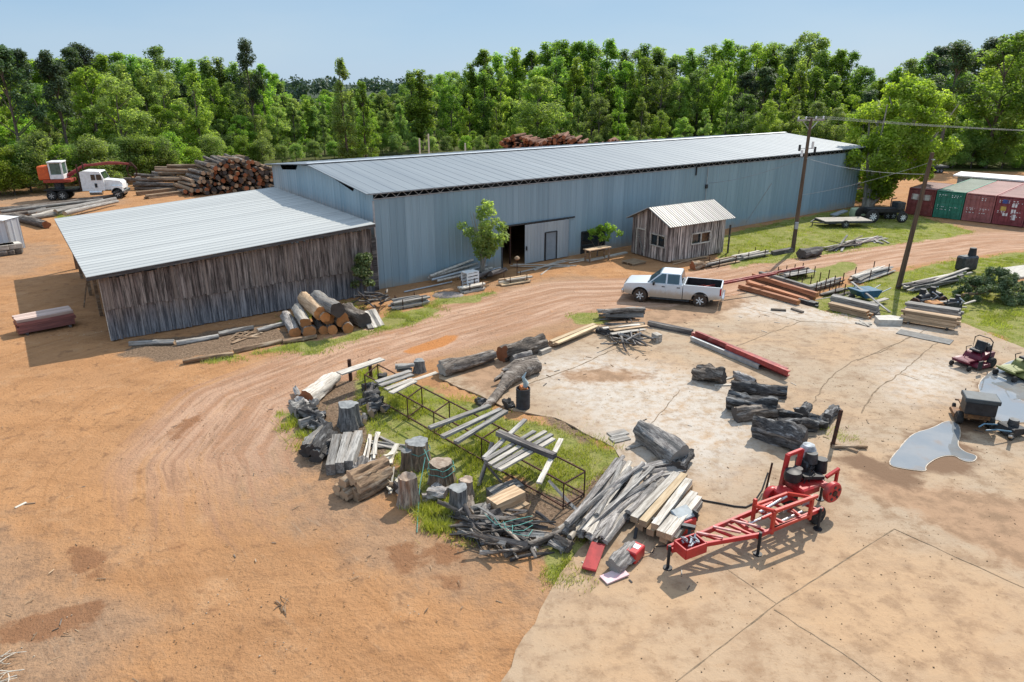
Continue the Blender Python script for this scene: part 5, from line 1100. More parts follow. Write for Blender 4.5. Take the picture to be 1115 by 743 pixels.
# hose and rusty rod
pts = [(749, 539), (757, 543), (768, 546), (785, 549), (800, 552), (812, 553), (820, 549), (829, 540), (834, 530)]
mb = MB(); mb.tube([G(u, v, .06) + Vector((0, 0, .02 + (.5 if k == 8 else .2 if k == 7 else 0))) for k, (u, v) in enumerate(pts)], .028, 7); tag(mb.build('hydraulic_hose', m_black), 'black hose curving over the slab from the beam stack to the sawmill', 'hose')
p = G(834, 534); mb = MB(); mb.bar(p + Vector((0, 0, .05)), p + Vector((.1, .05, 1.0)), .05); tag(mb.build('rusty_rod', m_rust), 'rusty steel rod standing upright beside the red sawmill mast', 'rod')
# ------------------------------------------------------------------ red chest near the sawmill
p = G(744, 580); e = empty('tool_chest', (p.x, p.y, .05), .55, 'small red chest with an open grey lid at the foot of the beam stack', 'tool chest')
mb = MB(); mb.box((0, 0, .24), (.62, .4, .44)); mb.build('box', m_redmach, e, None, .02); MB().box((.02, .1, .56), (.66, .46, .07), (.35, 0, 0)).build('lid', MAT('grey_lid', (.30, .34, .36), rand=0, rough=.5), e, None, .03); MB().box((.32, -.1, .5), (.05, .2, .3)).build('latch_bracket', m_black, e)
# ------------------------------------------------------------------ mowers
def mower(name, u, v, rz, body, seatm, label, k=1.0, extra=None, z=.055):
    p = G(u, v); e = empty(name, (p.x, p.y, z), rz, label, 'lawn mower', 'ride-on mowers by the puddle'); e.scale = (k, k, k)
    d = MB(); d.prism([(-.35, .16), (-.3, .33), (.45, .33), (.62, .22), (.62, .14), (-.35, .12)], -.78, .78); d.build('mower_deck', body, e, 40, .03)
    f = MB(); f.bar((-1.0, -.32, .42), (1.15, -.32, .46), .08); f.bar((-1.0, .32, .42), (1.15, .32, .46), .08); f.bar((1.1, -.5, .46), (1.1, .5, .46), .07); f.box((.65, 0, .48), (.75, .62, .04)); f.build('chassis', body, e)
    bd = MB(); bd.prism([(-.95, .45), (-1.0, .8), (-.4, .82), (.05, .70), (.2, .5), (.2, .4), (-.9, .4)], -.5, .5); bd.build('body_panel', body, e, 40, .05)
    eg = MB(); eg.box((-.85, 0, .92), (.42, .5, .36)); eg.cyl((-.85, 0, 1.08), (-.85, 0, 1.18), .2, .17, 14); eg.build('engine', m_black, e, 40, .03)
    s_ = MB(); s_.prism([(-.42, .82), (-.52, 1.35), (-.40, 1.38), (-.28, .96), (.12, .95), (.14, .84)], -.27, .27); s_.build('seat', seatm, e, 40, .05, seg=2)
    for sg in (-1, 1):
        wheel(e, (-.62, sg * .62, .29), .29, .26, m_rub, m_dkst, 4, sg); wheel(e, (1.05, sg * .5, .15), .15, .12, m_rub, m_dkst, 4, sg, 'caster_wheel')
        l = MB(); l.tube([(.05, sg * .42, .6), (.2, sg * .42, 1.0), (.25, sg * .12, 1.18)], .022, 6); l.build('steering_lever', m_black, e)
    if extra: extra(e)
    return e
def rops(e):
    mb = MB(); mb.tube([(-.55, -.5, .5), (-.55, -.5, 1.45), (-.55, -.3, 1.6), (-.55, .3, 1.6), (-.55, .5, 1.45), (-.55, .5, .5)], .03, 8); mb.build('roll_bar', m_black, e); MB().box((.9, .95, .5), (.35, .05, .45)).build('chute_flap', m_black, e)
m_wine = MAT('wine_red_paint', (.15, .018, .035), (.10, .012, .025), 4, rand=0, rough=.4)
mower('ride_on_mower', 1058, 399, R(205), m_wine, m_black, 'wine red zero turn mower standing on dry concrete above the puddle', .85, rops)
m_lime = MAT('lime_green_paint', (.20, .22, .07), (.15, .16, .05), 4, rand=0, rough=.5)
mower('ride_on_mower', 1112, 411, R(195), m_lime, m_black, 'yellow green mower standing in the puddle at the right edge', .95)
def bigbin(e):
    MB().box((-.75, 0, 1.02), (.9, 1.25, .62)).build('collector_bin', m_black, e, None, .06, seg=2); MB().box((-.75, 0, 1.42), (1.0, 1.4, .22)).build('bin_lid', MAT('slate_black_plastic', (.05, .065, .075), (.035, .045, .05), 3, rand=0, rough=.45), e, None, .05, seg=2); MB().bar((.35, .3, .5), (.55, .32, 1.3), .04).build('grab_bar', m_black, e)
m_mudb = MAT('muddy_brown_paint', (.26, .13, .055), (.12, .07, .04), 5, rand=0, rough=.7)
mower('ride_on_mower', 1056, 458, R(70), m_mudb, m_black, 'muddy brown mower with a big black rear bin standing at the end of the puddle', .85, bigbin)
p = G(1100, 474); e = empty('push_mower', (p.x, p.y, .055), R(195), 'overturned black and blue garden machine lying at the puddle edge by the right border', 'garden machine')
mb = MB(); mb.prism([(-.4, .1), (-.35, .35), (.3, .4), (.5, .12)], -.35, .35); mb.build('deck', m_black, e, 40, .05); mb = MB(); mb.cyl((0, 0, .35), (0, 0, .62), .2, .17, 14); mb.build('engine', m_dkst, e, 40)
for sg in (-1, 1):
    for x in (-.4, .45): wheel(e, (x, sg * .4, .14), .14, .1, m_rub, m_galv, 4, sg)
    MB().tube([(.4, sg * .3, .3), (1.1, sg * .25, .45), (1.45, sg * .15, .42)], .03, 7).build('handle_bar', MAT('blue_grey_tube', (.12, .22, .30), rand=0, rough=.4), e)
for k in range(2): MB().box((.7 + .2 * k, .55 - .5 * k, .25), (.7, .12, .05), (.2, -.5, .6)).build('loose_panel', m_pale, e)
# ------------------------------------------------------------------ wheelbarrow
p = G(940, 327); e = empty('wheelbarrow', (p.x, p.y, 0), R(200), 'blue wheelbarrow tipped among the weeds by the second utility pole', 'wheelbarrow'); e.scale = (1.25, 1.25, 1.25)
mb = MB(); mb.prism([(-.7, .55), (-.45, .22), (.35, .22), (.75, .62)], -.42, .42); mb.build('tray', m_tarp, e, 40, .05)
mb = MB()
for sg in (-1, 1): mb.tube([(.75, sg * .08, .2), (-.2, sg * .22, .18), (-1.3, sg * .32, .58)], .025, 6); mb.bar((-.3, sg * .25, .2), (-.45, sg * .28, 0), .035)
mb.build('handles', m_galv, e); wheel(e, (.78, 0, .2), .2, .1, m_rub, m_dkst, 4)
p0, p1 = G(927, 307, 1.0), G(969, 340, .1); mb = MB(); mb.box((0, 0, 0), ((p1 - p0).length, .14, .05)); o = mb.build('plank', m_grey); o.matrix_world = Matrix.Translation((p0 + p1) / 2) @ frame(p1 - p0).to_4x4(); tag(o, 'long grey plank leaning down across the blue wheelbarrow', 'plank')
# ------------------------------------------------------------------ engine heap by the right lumber stack
rr = random.Random(14); p = G(1020, 338)
def engine_block(dx, dy, z, rz, k, label):
    e = empty('old_engine', (p.x + dx, p.y + dy, z), rz, label, 'engine'); e.scale = (k, k, k)
    MB().box((0, 0, .38), (.9, .55, .55)).build('block', m_dkst, e, None, .05); mb = MB(); mb.cyl((-.3, 0, .62), (.35, 0, .72), .2, .16, 12); mb.cyl((.1, .15, .6), (.1, .15, 1.05), .17, .14, 12); mb.build('manifold', m_black, e, 40)
    mb = MB(); mb.lathe([(.03, -.05), (.3, -.05), (.3, .05), (.03, .05)], 18, 'X', (-.5, 0, .38)); mb.build('flywheel', m_rust, e, 40); mb = MB(); mb.tube([(.3, -.25, .5), (.5, -.4, .8), (.2, -.3, 1.0)], .035, 6); mb.build('pipe', m_galv, e)
engine_block(-.9, .1, 0, .4, 1.15, 'black greasy engine with a rusty flywheel in the heap behind the right lumber stack'); engine_block(.3, .9, 0, 1.9, 1.1, 'dark engine at the back of the heap, nearest the fallen cedar'); engine_block(.9, -.1, 0, -.6, .9, 'dark engine at the right end of the heap behind the lumber stack')
mb = MB(); mb.box((0, 0, 0), (1.2, .6, .7)); o = mb.build('machine_cover', MAT('rust_orange_plate', (.42, .2, .06), (.25, .1, .04), 3, rand=0), None, None, .08, loc=(p.x - .6, p.y - .5, .35), rot=(.2, .1, .5)); tag(o, 'orange brown machine cover lying in front of the engine heap', 'machine cover')
for k in range(10):
    a = Vector((p.x + rr.uniform(-.8, 1.6), p.y + rr.uniform(-.6, .9), rr.uniform(.15, .5))); d = Vector((rr.uniform(-1, 1), rr.uniform(-1, 1), rr.uniform(.0, .6))).normalized() * rr.uniform(.6, 1.3); mb = MB(); mb.box((0, 0, 0), (d.length, .12, .06)); o = mb.build('scrap_bar', rr.choice([m_galv, m_dkst, m_pale])); o.matrix_world = Matrix.Translation(a + d / 2) @ frame(d).to_4x4(); tag(o, 'bar of scrap metal lying on the engine heap behind the lumber', 'scrap metal', 'scrap on the engine heap')
p = G(1062, 300); e = empty('old_engine', (p.x, p.y + 1.2, 0), .3, 'dark machine part half hidden behind the fallen cedar', 'engine'); e.scale = (1.6, 1.3, 1.5); MB().box((0, 0, .4), (.9, .55, .7)).build('block', m_dkst, e, None, .08); MB().cyl((.2, 0, .7), (.2, 0, 1.1), .2, .15, 12).build('air_filter', m_black, e)
# ------------------------------------------------------------------ trailers on the lawn
def flat_trailer(u0, v0, u1, v1, label, hz, wd, deckm, dual):
    p0 = G(u0, v0); p1 = G(u1, v1); a = math.atan2((p1 - p0).y, (p1 - p0).x); L_ = (p1 - p0).length
    e = empty('flatbed_trailer', (p0.x, p0.y, 0), a, label, 'trailer'); d = MB()
    for k in range(8): d.box((L_ / 2, .12 + k * wd / 8, hz), (L_, wd / 8 - .03, .06))
    d.build('deck', deckm, e); f = MB(); f.bar((0, 0, hz - .12), (L_, 0, hz - .12), .08, .18); f.bar((0, wd, hz - .12), (L_, wd, hz - .12), .08, .18); f.bar((0, 0, hz - .12), (0, wd, hz - .12), .08, .18); f.bar((L_, 0, hz - .12), (L_, wd, hz - .12), .08, .18); f.bar((-.9, wd / 2, hz - .2), (0, 0, hz - .14), .08); f.bar((-.9, wd / 2, hz - .2), (0, wd, hz - .14), .08); f.build('frame', m_dkst, e)
    for x in ([L_ * .52, L_ * .68] if dual else [L_ * .42]):
        for y, sg in ((-.05, -1), (wd + .05, 1)): wheel(e, (x, y, .36), .36, .22, m_rub, m_galv, 5, sg)
    MB().bar((-.7, wd / 2, hz - .2), (-.7, wd / 2, 0), .06).build('jack_leg', m_dkst, e); return e
flat_trailer(898, 249, 949, 248, 'low flatbed trailer with a weathered plank deck standing on the lawn', .62, 2.0, m_pale, False)
e = flat_trailer(946, 239, 983, 239, 'black equipment trailer parked behind the plank deck trailer near the containers', .85, 2.1, m_black, True)
p0 = G(947, 243.5); o = empty('old_tractor', (p0.x, p0.y, 0), R(5), 'black old machine chassis with a white spoked wheel under the big tree', 'machine')
MB().box((1.6, 1.0, 1.1), (3.2, .8, .5)).build('hood', m_black, o, None, .08); mb = MB(); mb.box((3.2, 1.0, 1.5), (.8, 1.1, .7)); mb.build('seat_box', m_dkst, o, None, .05); MB().tube([(2.4, 1, 1.3), (2.4, 1, 2.1), (2.9, 1, 2.2)], .05, 6).build('exhaust_stack', m_black, o)
for x, r_ in ((.2, .62), (3.2, .5)):
    for y, sg in ((.1, -1), (1.9, 1)): wheel(o, (x, y, r_), r_, .3, m_rub, m_white, 8, sg)
p0 = G(934, 238); mb = MB(); mb.lathe([(.1, 0), (.75, .05), (.9, .5), (.75, .95), (.1, 1.0)], 18, 'Z'); tag(mb.build('stock_tank', MAT('pale_green_tank', (.38, .44, .30), (.30, .36, .24), 2, rand=0), None, 40, loc=(p0.x, p0.y, 0)), 'pale green rounded tank standing at the foot of the big tree', 'tank')
p0 = G(913, 236); mb = MB(); mb.box((0, 0, .35), (1.6, .7, .12), (0, -.25, 0)); tag(mb.build('metal_sheet', m_galv, loc=(p0.x, p0.y, 0), rot=(0, 0, .3)), 'bent pale metal sheet lying in the grass near the warehouse corner', 'metal sheet')
# dark vehicles behind the containers
p0 = G(990, 203)
e = empty('skid_loader', (p0.x + 3, p0.y + 8, 0), R(20), 'black skid loader parked behind the dark red container', 'loader')
MB().box((1.2, .8, .9), (2.4, 1.4, 1.0)).build('body', m_black, e, None, .1); mb = MB()
for x in (.5, 1.9):
    for y in (.2, 1.4): mb.bar((x, y, 1.3), (x, y, 2.6), .1)
mb.box((1.2, .8, 2.6), (1.7, 1.4, .12)); mb.build('cab_cage', m_dkst, e)
for x in (.5, 2.0):
    for y, sg in ((-.05, -1), (1.65, 1)): wheel(e, (x, y, .45), .45, .3, m_rub, m_rust, 5, sg)
flat = flat_trailer(1003, 199, 1030, 199, 'dark long trailer standing behind the containers beside the skid loader', 1.0, 2.4, m_dkst, True); flat.location.y += 10; flat.location.x += 6
# ================================================================== utility poles and wires
def upole(u, v, h, label, arm=True, lean=(0, 0)):
    p = G(u, v); e = empty('utility_pole', (p.x, p.y, 0), 0, label, 'utility pole'); mb = MB(); mb.cyl((0, 0, -.2), (lean[0], lean[1], h), .17, .11, 12); mb.build('pole', m_pole, e, 40); return e, p
P1, q1 = upole(863, 274, 10.1, 'brown utility pole with a crossarm and insulators standing on the lawn edge')
aA = R(25)
def arm_pt(t, z): return Vector((math.cos(aA) * t, math.sin(aA) * t, z))
mb = MB(); mb.bar(arm_pt(-1.35, 9.95), arm_pt(1.35, 9.95), .10, .13); mb.build('crossarm', m_grey, P1)
mb = MB(); mb.bar(arm_pt(-.8, 9.9), (0, 0, 9.2), .04); mb.bar(arm_pt(.8, 9.9), (0, 0, 9.2), .04); mb.build('brace', m_galv, P1)
for t in (-1.25, -.5, .5, 1.25): MB().lathe([(.02, 0), (.07, .02), (.05, .08), (.075, .12), (.03, .2)], 10, 'Z', arm_pt(t, 10.02)).build('insulator', m_white, P1)
for k, (t, z) in enumerate(((-.75, 7.75), (.55, 7.95), (.85, 7.55), (-.45, 7.35))):
    MB().cyl(arm_pt(t, z), arm_pt(t, z + .45), .09, None, 10).build('fuse_cutout', m_white if k % 2 else m_dkst, P1); 
mb = MB(); mb.bar(arm_pt(-.9, 7.9), arm_pt(.95, 7.9), .06); mb.build('fuse_bracket', m_galv, P1)
MB().box((-.05, -.2, 2.1), (.25, .16, .55)).build('meter_box', m_galv, P1, None, .02)
P2, q2 = upole(977.5, 315, 8.6, 'brown leaning utility pole standing among weeds right of the lumber stacks', lean=(.55, .1))
MB().bar((.5, .1, 8.2), (.55, -.3, 8.2), .05).build('hook', m_galv, P2)
def wire(p0, p1, sag, r_, label, nm='power_line'):
    p0 = Vector(p0); p1 = Vector(p1); pts = []
    for i in range(17): t = i / 16; q = p0.lerp(p1, t); q.z -= sag * 4 * t * (1 - t); pts.append(q)
    tag(MB().tube(pts, r_, 5).build(nm, m_wire), label, 'wire')
top = lambda t, z=10.2: Vector((q1.x, q1.y, 0)) + arm_pt(t, z)
far = Vector((95, 62, 9.6))
for k, t in enumerate((-1.25, -.5, .5, 1.25)): wire(top(t), far + Vector((0, t, .0 + .25 * k)), 1.3 + .1 * k, .007, 'thin grey power line running from the pole crossarm to the right edge of the picture') 
for o in bpy.data.objects:
    if o.name.startswith('power_line'): o['group'] = 'power lines from the crossarm'
wpt = W(cS, -.3, zc + .3)
wire(Vector((q1.x, q1.y, 7.3)), wpt, .35, .016, 'service cable from the utility pole to the warehouse wall', 'service_cable')
t2 = Vector((q2.x + .5, q2.y + .1, 8.1))
wire(Vector((q1.x, q1.y, 7.2)), t2 + Vector((0, 0, -.8)), .3, .014, 'cable sagging between the two utility poles at mid height', 'pole_cable')
wire(Vector((q1.x, q1.y, 4.4)), t2 + Vector((0, 0, -.1)), .2, .012, 'lowest thin cable strung between the two utility poles', 'pole_cable')
gs = W(S(812, -.4), -.4); wire(Vector((gs.x, gs.y, .4)), Vector((gs.x + 1.8, gs.y - .3, 4.0)), 0, .03, 'thin pale rod leaning against the warehouse wall right of the shed', 'leaning_rod')
# posts beyond the ridge of the long roof
for k, (u, v0, v1) in enumerate(((456, 178, 151), (466, 178, 146), (506, 172, 156))):
    y = 104 + k * 3; x = (u - 557.5) / FPX * (y * cP + 6 * sP); h = Zat(x, y, v1); mb = MB(); mb.cyl((0, 0, 0), (0, 0, h), .13, .11, 10)
    tag(mb.build('bare_post', m_bone, None, 40, loc=(x, y, 0)), ['bare pale post rising behind the long roof, the shorter of the left pair', 'bare pale post rising behind the long roof, the taller of the left pair', 'stubby pale post rising alone behind the long roof'][k], 'post')
# rusty post on a stand in the slab
p = G(906, 488); e = empty('steel_post', (p.x, p.y, .05), .3, 'rusty square steel post standing upright beside the dark logs', 'post'); MB().bar((0, 0, 0), (.16, .05, 1.45), .10).build('upright', m_rust, e); mb = MB(); mb.bar((-.1, -.1, .08), (1.1, -.5, .08), .1); mb.build('foot', m_brn, e)
# ================================================================== logs, lumber and debris
def logmesh(L, r, seed, mats, bend=.03, lump=.08, taper=.9, n=22, rings=12, knots=2):
    fur = np.random.RandomState(seed + 1).normal(size=n) * min(.06, lump * .5)
    rr = random.Random(seed); rs = np.random.RandomState(seed); vs = []; ph = [rr.uniform(0, 6.28) for _ in range(6)]
    kn = [(rr.uniform(-.4, .4) * L, rr.uniform(0, 6.28), rr.uniform(.15, .4) * r) for _ in range(knots)]
    for k in range(rings + 1):
        x = L * (k / rings - .5); t = k / rings; c = (bend * L * math.sin(t * 3.1 + ph[0]) * .5, bend * L * math.sin(t * 4 + ph[1]) * .4)
        rad = r * (1 + (taper - 1) * t)
        for i in range(n):
            a = 2 * math.pi * i / n; q = rad * (1 + lump * (math.sin(2 * a + ph[2] + t * 2) + .6 * math.sin(3 * a + ph[3] - t * 3) + .7 * math.sin(5 * a + ph[4] + 4 * t)) + rs.normal() * lump * .3 + fur[int(i + 1.5 * math.sin(3 * t + ph[5])) % n])
            for kx, ka, kr in kn: q += kr * math.exp(-((x - kx) / (r * .7)) ** 2 - (math.atan2(math.sin(a - ka), math.cos(a - ka)) / .5) ** 2)
            vs.append((x + (rr.uniform(-.03, .03) * r * 3 if k in (0, rings) else 0), c[0] + q * math.cos(a), c[1] + q * math.sin(a)))
    mb = MB(); mb.add(vs, [(k * n + i, k * n + (i + 1) % n, (k + 1) * n + (i + 1) % n, (k + 1) * n + i) for k in range(rings) for i in range(n)], 0)
    for k, e in ((0, -1), (rings, 1)):
        ring = [vs[k * n + i] for i in range(n)]; cc = tuple(sum(p[j] for p in ring) / n for j in range(3)); mb.add(ring + [cc], [(i, (i + 1) % n, n) for i in range(n)], 1)
    me = mb.mesh('log', mats); smooth_me(me, 50); return me
def onto(o, p0, p1, roll=0):
    p0 = Vector(p0); p1 = Vector(p1); o.matrix_world = Matrix.Translation((p0 + p1) / 2) @ frame(p1 - p0).to_4x4() @ Matrix.Rotation(roll, 4, 'X'); return o
_sd = [0]
def nxt(): _sd[0] += 1; return _sd[0]
def log(p0, p1, r, mats, label, group=None, cat='log', name='log', bend=.03, lump=.08, taper=.9, knots=2, **kw):
    p0 = Vector(p0); p1 = Vector(p1); o = link(name, logmesh((p1 - p0).length, r, nxt(), mats, bend, lump, taper, knots=knots, **kw)); onto(o, p0, p1, random.uniform(0, 6)); return tag(o, label, cat, group)
def lpx(a, b, r, mats, label, z=0.0, z1=None, **kw):
    """log lying between two pixels (its centre line), resting at height z"""
    z1 = z if z1 is None else z1; return log(G(*a, z + r * .9), G(*b, z1 + r * .9), r, mats, label, **kw)
def boardmesh(L, wd, th, mat, seed, bow=.004, end=None):
    rr = random.Random(seed); mb = MB(); n = 4; vs = []
    bo, bw = rr.uniform(-bow, bow) * L, rr.uniform(-bow, bow) * L * .6
    for k in range(n + 1):
        t = k / n; x = L * (t - .5) + (rr.uniform(-.02, .02) if k in (0, n) else 0); z = bo * (1 - (2 * t - 1) ** 2); y = bw * (1 - (2 * t - 1) ** 2); ww = wd / 2 * rr.uniform(.94, 1.04)
        vs += [(x, y - ww, z - th / 2), (x, y + ww, z - th / 2), (x, y + ww, z + th / 2), (x, y - ww, z + th / 2)]
    fs = [(4 * k + i, 4 * k + (i + 1) % 4, 4 * k + 4 + (i + 1) % 4, 4 * k + 4 + i) for k in range(n) for i in range(4)]
    mb.add(vs, fs, 0).add(vs[:4], [(3, 2, 1, 0)], 1 if end else 0).add(vs[-4:], [(0, 1, 2, 3)], 1 if end else 0)
    return mb.mesh('board', [mat, end] if end else [mat])
def board(p0, p1, wd, th, mat, label, group=None, cat='board', name='board', roll=0, end=None, bow=.004):
    p0 = Vector(p0); p1 = Vector(p1); o = link(name, boardmesh((p1 - p0).length, wd, th, mat, nxt(), bow, end)); onto(o, p0, p1, roll); return tag(o, label, cat, group)
def bpx(a, b, wd, th, mat, label, z=0.0, z1=None, **kw):
    z1 = z if z1 is None else z1; return board(G(*a, z + th / 2), G(*b, z1 + th / 2), wd, th, mat, label, **kw)
def slabmesh(L, wd, th, mats, seed):
    """sawmill offcut: flat face below, rounded bark face above"""
    rr = random.Random(seed); prof = [(-1, 0), (-.8, .55), (-.4, .92), (0, 1), (.4, .9), (.8, .5), (1, 0)]; n = 6; vs = []; m = len(prof); b1, b2 = rr.uniform(-.02, .02) * L, rr.uniform(-.01, .01) * L
    for k in range(n + 1):
        t = k / n; x = L * (t - .5); q = 1 - (2 * t - 1) ** 2; w_ = wd / 2 * rr.uniform(.85, 1.08); h_ = th * rr.uniform(.8, 1.15)
        vs += [(x, b1 * q + y * w_, b2 * q + z * h_) for y, z in prof]
    mb = MB(); mb.add(vs, [(k * m + i, k * m + i + 1, (k + 1) * m + i + 1, (k + 1) * m + i) for k in range(n) for i in range(m - 1)], 0).add(vs, [(k * m + m - 1, k * m, (k + 1) * m, (k + 1) * m + m - 1) for k in range(n)], 1)
    mb.add(vs, [tuple(range(m))[::-1], tuple(range(n * m, n * m + m))], 1); me = mb.mesh('slab', mats); smooth_me(me, 40); return me
def pile(a, b, wd, n, mat, label, group, z=0.0, layers=3, bw=(.08, .2), bt=(.03, .07), fan=.12, slabs=False, cat='board', name='board', lenj=.15, mats2=None, tilt=.06):
    """loose bundle of boards lying from pixel a to pixel b"""
    rr = random.Random(nxt() + 900); pa, pb = G(*a, z), G(*b, z); d = (pb - pa); L = d.length; x = d / L; y = Vector((-x.y, x.x, 0))
    for k in range(n):
        lay = k * layers // n; off = rr.uniform(-.5, .5) * wd * (1 - .28 * lay / max(1, layers - 1) if layers > 1 else 1); ln = L * rr.uniform(1 - lenj * 2, 1.0); sft = rr.uniform(-.5, .5) * (L - ln); wv, th = rr.uniform(*bw), rr.uniform(*bt)
        c = (pa + pb) / 2 + y * off + x * sft + Vector((0, 0, .03 + lay * (sum(bt) / 2 * 1.25) + rr.uniform(0, .03))); dv = (x + y * rr.gauss(0, fan) + Vector((0, 0, rr.gauss(0, tilt * .5)))).normalized() * ln / 2
        low = min(c.z - abs(dv.z), 99); c.z += max(0, z + .02 - low)
        mt = rr.choice(mats2) if mats2 else mat
        if slabs: o = link(name, slabmesh(ln, wv, th, [mt, m_grey], nxt())); onto(o, c - dv, c + dv, rr.uniform(-.5, .5) + (math.pi if rr.random() < .25 else 0)); tag(o, label, cat, group)
        else: board(c - dv, c + dv, wv, th, mt, label, group, cat, name, rr.uniform(-.15, .15), bow=.012)
def stump(u, v, h, r, mats, label, seed, z=0.0, hollow=False, flare=1.25, top=.92):
    p = G(u, v, z); rr = random.Random(seed); n = 40; rings = 8; vs = []; fur = [rr.gauss(0, .035) for _ in range(n)]; ph = [rr.uniform(0, 6.28) for _ in range(4)]
    for k in range(rings + 1):
        t = k / rings; rad = r * (flare + (top - flare) * min(1, t * 1.6) ** .7)
        for i in range(n):
            a = 6.2832 * i / n; q = rad * (1 + (.10 - .05 * t) * math.sin(3 * a + ph[0]) + .06 * math.sin(5 * a + ph[1] + t) + .035 * math.sin(9 * a + ph[2]) + rr.gauss(0, .01) + fur[i] * (1.2 - .5 * t))
            vs.append((q * math.cos(a), q * math.sin(a), h * t + (.02 * math.sin(2 * a + ph[3]) if k == rings else 0)))
    mb = MB(); mb.add(vs, [(k * n + i, k * n + (i + 1) % n, (k + 1) * n + (i + 1) % n, (k + 1) * n + i) for k in range(rings) for i in range(n)], 0)
    ring = vs[-n:]; inner = [(x * .5, y * .5, z_ - (.16 if hollow else 0)) for x, y, z_ in ring]; mb.add(ring + inner, [(i, (i + 1) % n, n + (i + 1) % n, n + i) for i in range(n)], 1).add(inner + [(0, 0, h - (.3 if hollow else .0))], [(i, (i + 1) % n, n) for i in range(n)], 1)
    e = link('stump', mb.mesh('stump', mats), loc=(p.x, p.y, z)); smooth_me(e.data, 50); return tag(e, label, 'stump')
def vmat(name, c1, c2, c3):   # vertical grain for stumps
    return MAT(name, c1, c2, 3.2, (4, 4, .35), .95, rand=.15, bump=.03, c3=c3, crack=.9)
v_grey = vmat('grey_stump_side', (.21, .20, .19), (.07, .07, .068), (.13, .12, .11)); v_brn = vmat('brown_stump_side', (.27, .19, .13), (.10, .075, .055), (.36, .31, .26)); v_pale = vmat('mottled_stump_side', (.36, .29, .23), (.15, .11, .085), (.24, .13, .08))
v_topg = MAT('grey_stump_top', (.26, .265, .26), (.15, .155, .155), 4, (1, 1, 1), .9, rand=.1, c3=(.19, .19, .18)); v_topb = MAT('brown_stump_top', (.40, .32, .25), (.22, .16, .12), 5, (1, 1, 1), .9, rand=.1)
SL = .05
# ------------------------------------------------------------------ the weedy island
stump(381, 464, .95, .40, [v_grey, v_topg], 'broad grey upright stump at the left side of the weedy island', 1)
stump(455, 506, .92, .42, [v_brn, v_topg], 'broad upright stump with a grey top and teal rope round it', 2); stump(481, 526, .80, .40, [v_brn, v_topb], 'dark brown stump with a rough top, right beside the grey topped stump', 3)
stump(446, 549, 1.02, .30, [v_pale, v_topb], 'tall brown stump with a hollow top, the frontmost one beside the dirt', 4, hollow=True); stump(500, 556, .85, .30, [v_grey, v_topg], 'small grey stump with an octagonal top behind the branch heap', 5); stump(508, 540, .62, .24, [v_pale, v_topb], 'short stump with a pale top just behind the octagonal grey one', 6)
stump(457, 406, .62, .26, [v_grey, v_topg], 'grey stump standing at the top of the island near the dirt track', 7); stump(444, 512, .78, .2, [v_brn, v_topg], 'thin brown stump leaning against the left of the rope tied stump', 8)
# teal rope round the two stumps
mb = MB()
for (u, v, z, r_) in ((455, 506, .62, .46), (481, 526, .5, .46), (481, 526, .7, .42)):
    c = G(u, v); mb.tube([c + Vector((r_ * math.cos(a * .45), r_ * math.sin(a * .45), z + .05 * math.sin(a * 2.1))) for a in range(15)], .014, 5)
mb.tube([G(455, 506) + Vector((.3, -.35, .8)), G(470, 520) + Vector((0, -.3, .75)), G(481, 526) + Vector((.1, -.4, .55))], .014, 5); mb.tube([G(463, 498, .95), G(457, 530, .4), G(455, 560, .02), G(454, 580, .02)], .014, 5)
tag(mb.build('rope', m_rope), 'thin teal rope wound round two brown stumps and trailing onto the dirt', 'rope')
lpx((334, 434), (364, 411), .36, [m_pale, m_endr], 'short pale log with a rust brown cut end at the left tip of the island', bend=.02, lump=.1, taper=.8)
for k, (a, b, r_) in enumerate([((322, 452), (345, 446), .22), ((326, 462), (352, 455), .2), ((340, 462), (358, 470), .18), ((318, 446), (330, 440), .2), ((330, 448), (348, 455), .2)]):
    lpx(a, b, r_, [m_grey if k % 2 else m_barkd, m_endg], 'chunk of split grey log heaped below the rust ended log', group='split chunks at the island tip', z=.0 + .15 * (k > 2), lump=.2, bend=0, cat='log chunk', name='log_chunk')
for k, (a, b, r_) in enumerate([((333, 492), (352, 470), .26), ((343, 498), (362, 474), .24), ((340, 490), (358, 466), .22)]):
    lpx(a, b, r_, [m_barkd if k else m_grey, m_endd], 'dark ragged log chunk on the left rim of the island', group='ragged chunks on the left rim', z=.25 * (k == 2), lump=.22, cat='log chunk', name='log_chunk')
for k, (a, b, r_) in enumerate([((398, 432), (412, 428), .22), ((404, 442), (413, 436), .24), ((396, 424), (408, 420), .2)]):
    lpx(a, b, r_, [m_barkd, m_endd], 'charred black log piece in the shade behind the broad grey stump', group='charred pieces behind the grey stump', lump=.25, cat='log chunk', name='log_chunk')
for k in range(5): bpx((360 + 5 * k, 512 - k), (367 + 6 * k, 478 - k), .3, .3 if k in (1, 3) else .42, m_grey, 'thick grey beam in the short bundle left of the white strips', group='thick grey beams in the short bundle', cat='beam', name='beam', z=.02 + .02 * (k % 2))
pile((404, 504), (409, 474), .6, 9, m_pale, 'narrow whitish strip in the small bundle between the grey beams and the stumps', 'whitish strips', layers=3, bw=(.07, .12), bt=(.03, .05), fan=.06, name='wood_strip')
pile((416, 512), (430, 492), .5, 4, m_white if False else m_bone, 'white splintered board end standing in the weeds by the hollow stump', 'splintered white ends', layers=2, tilt=.5)
for k, (a, b, z) in enumerate([((366, 534), (398, 516), 0), ((374, 540), (410, 522), 0), ((386, 540), (420, 524), 0), ((372, 528), (406, 508), .28), ((388, 530), (424, 512), .3), ((382, 522), (420, 502), .52)]):
    lpx(a, b, .2, [m_brn, m_endt], 'split brown log in the stack on the front left rim of the island', group='split brown logs on the rim', z=z, lump=.2, bend=.01)
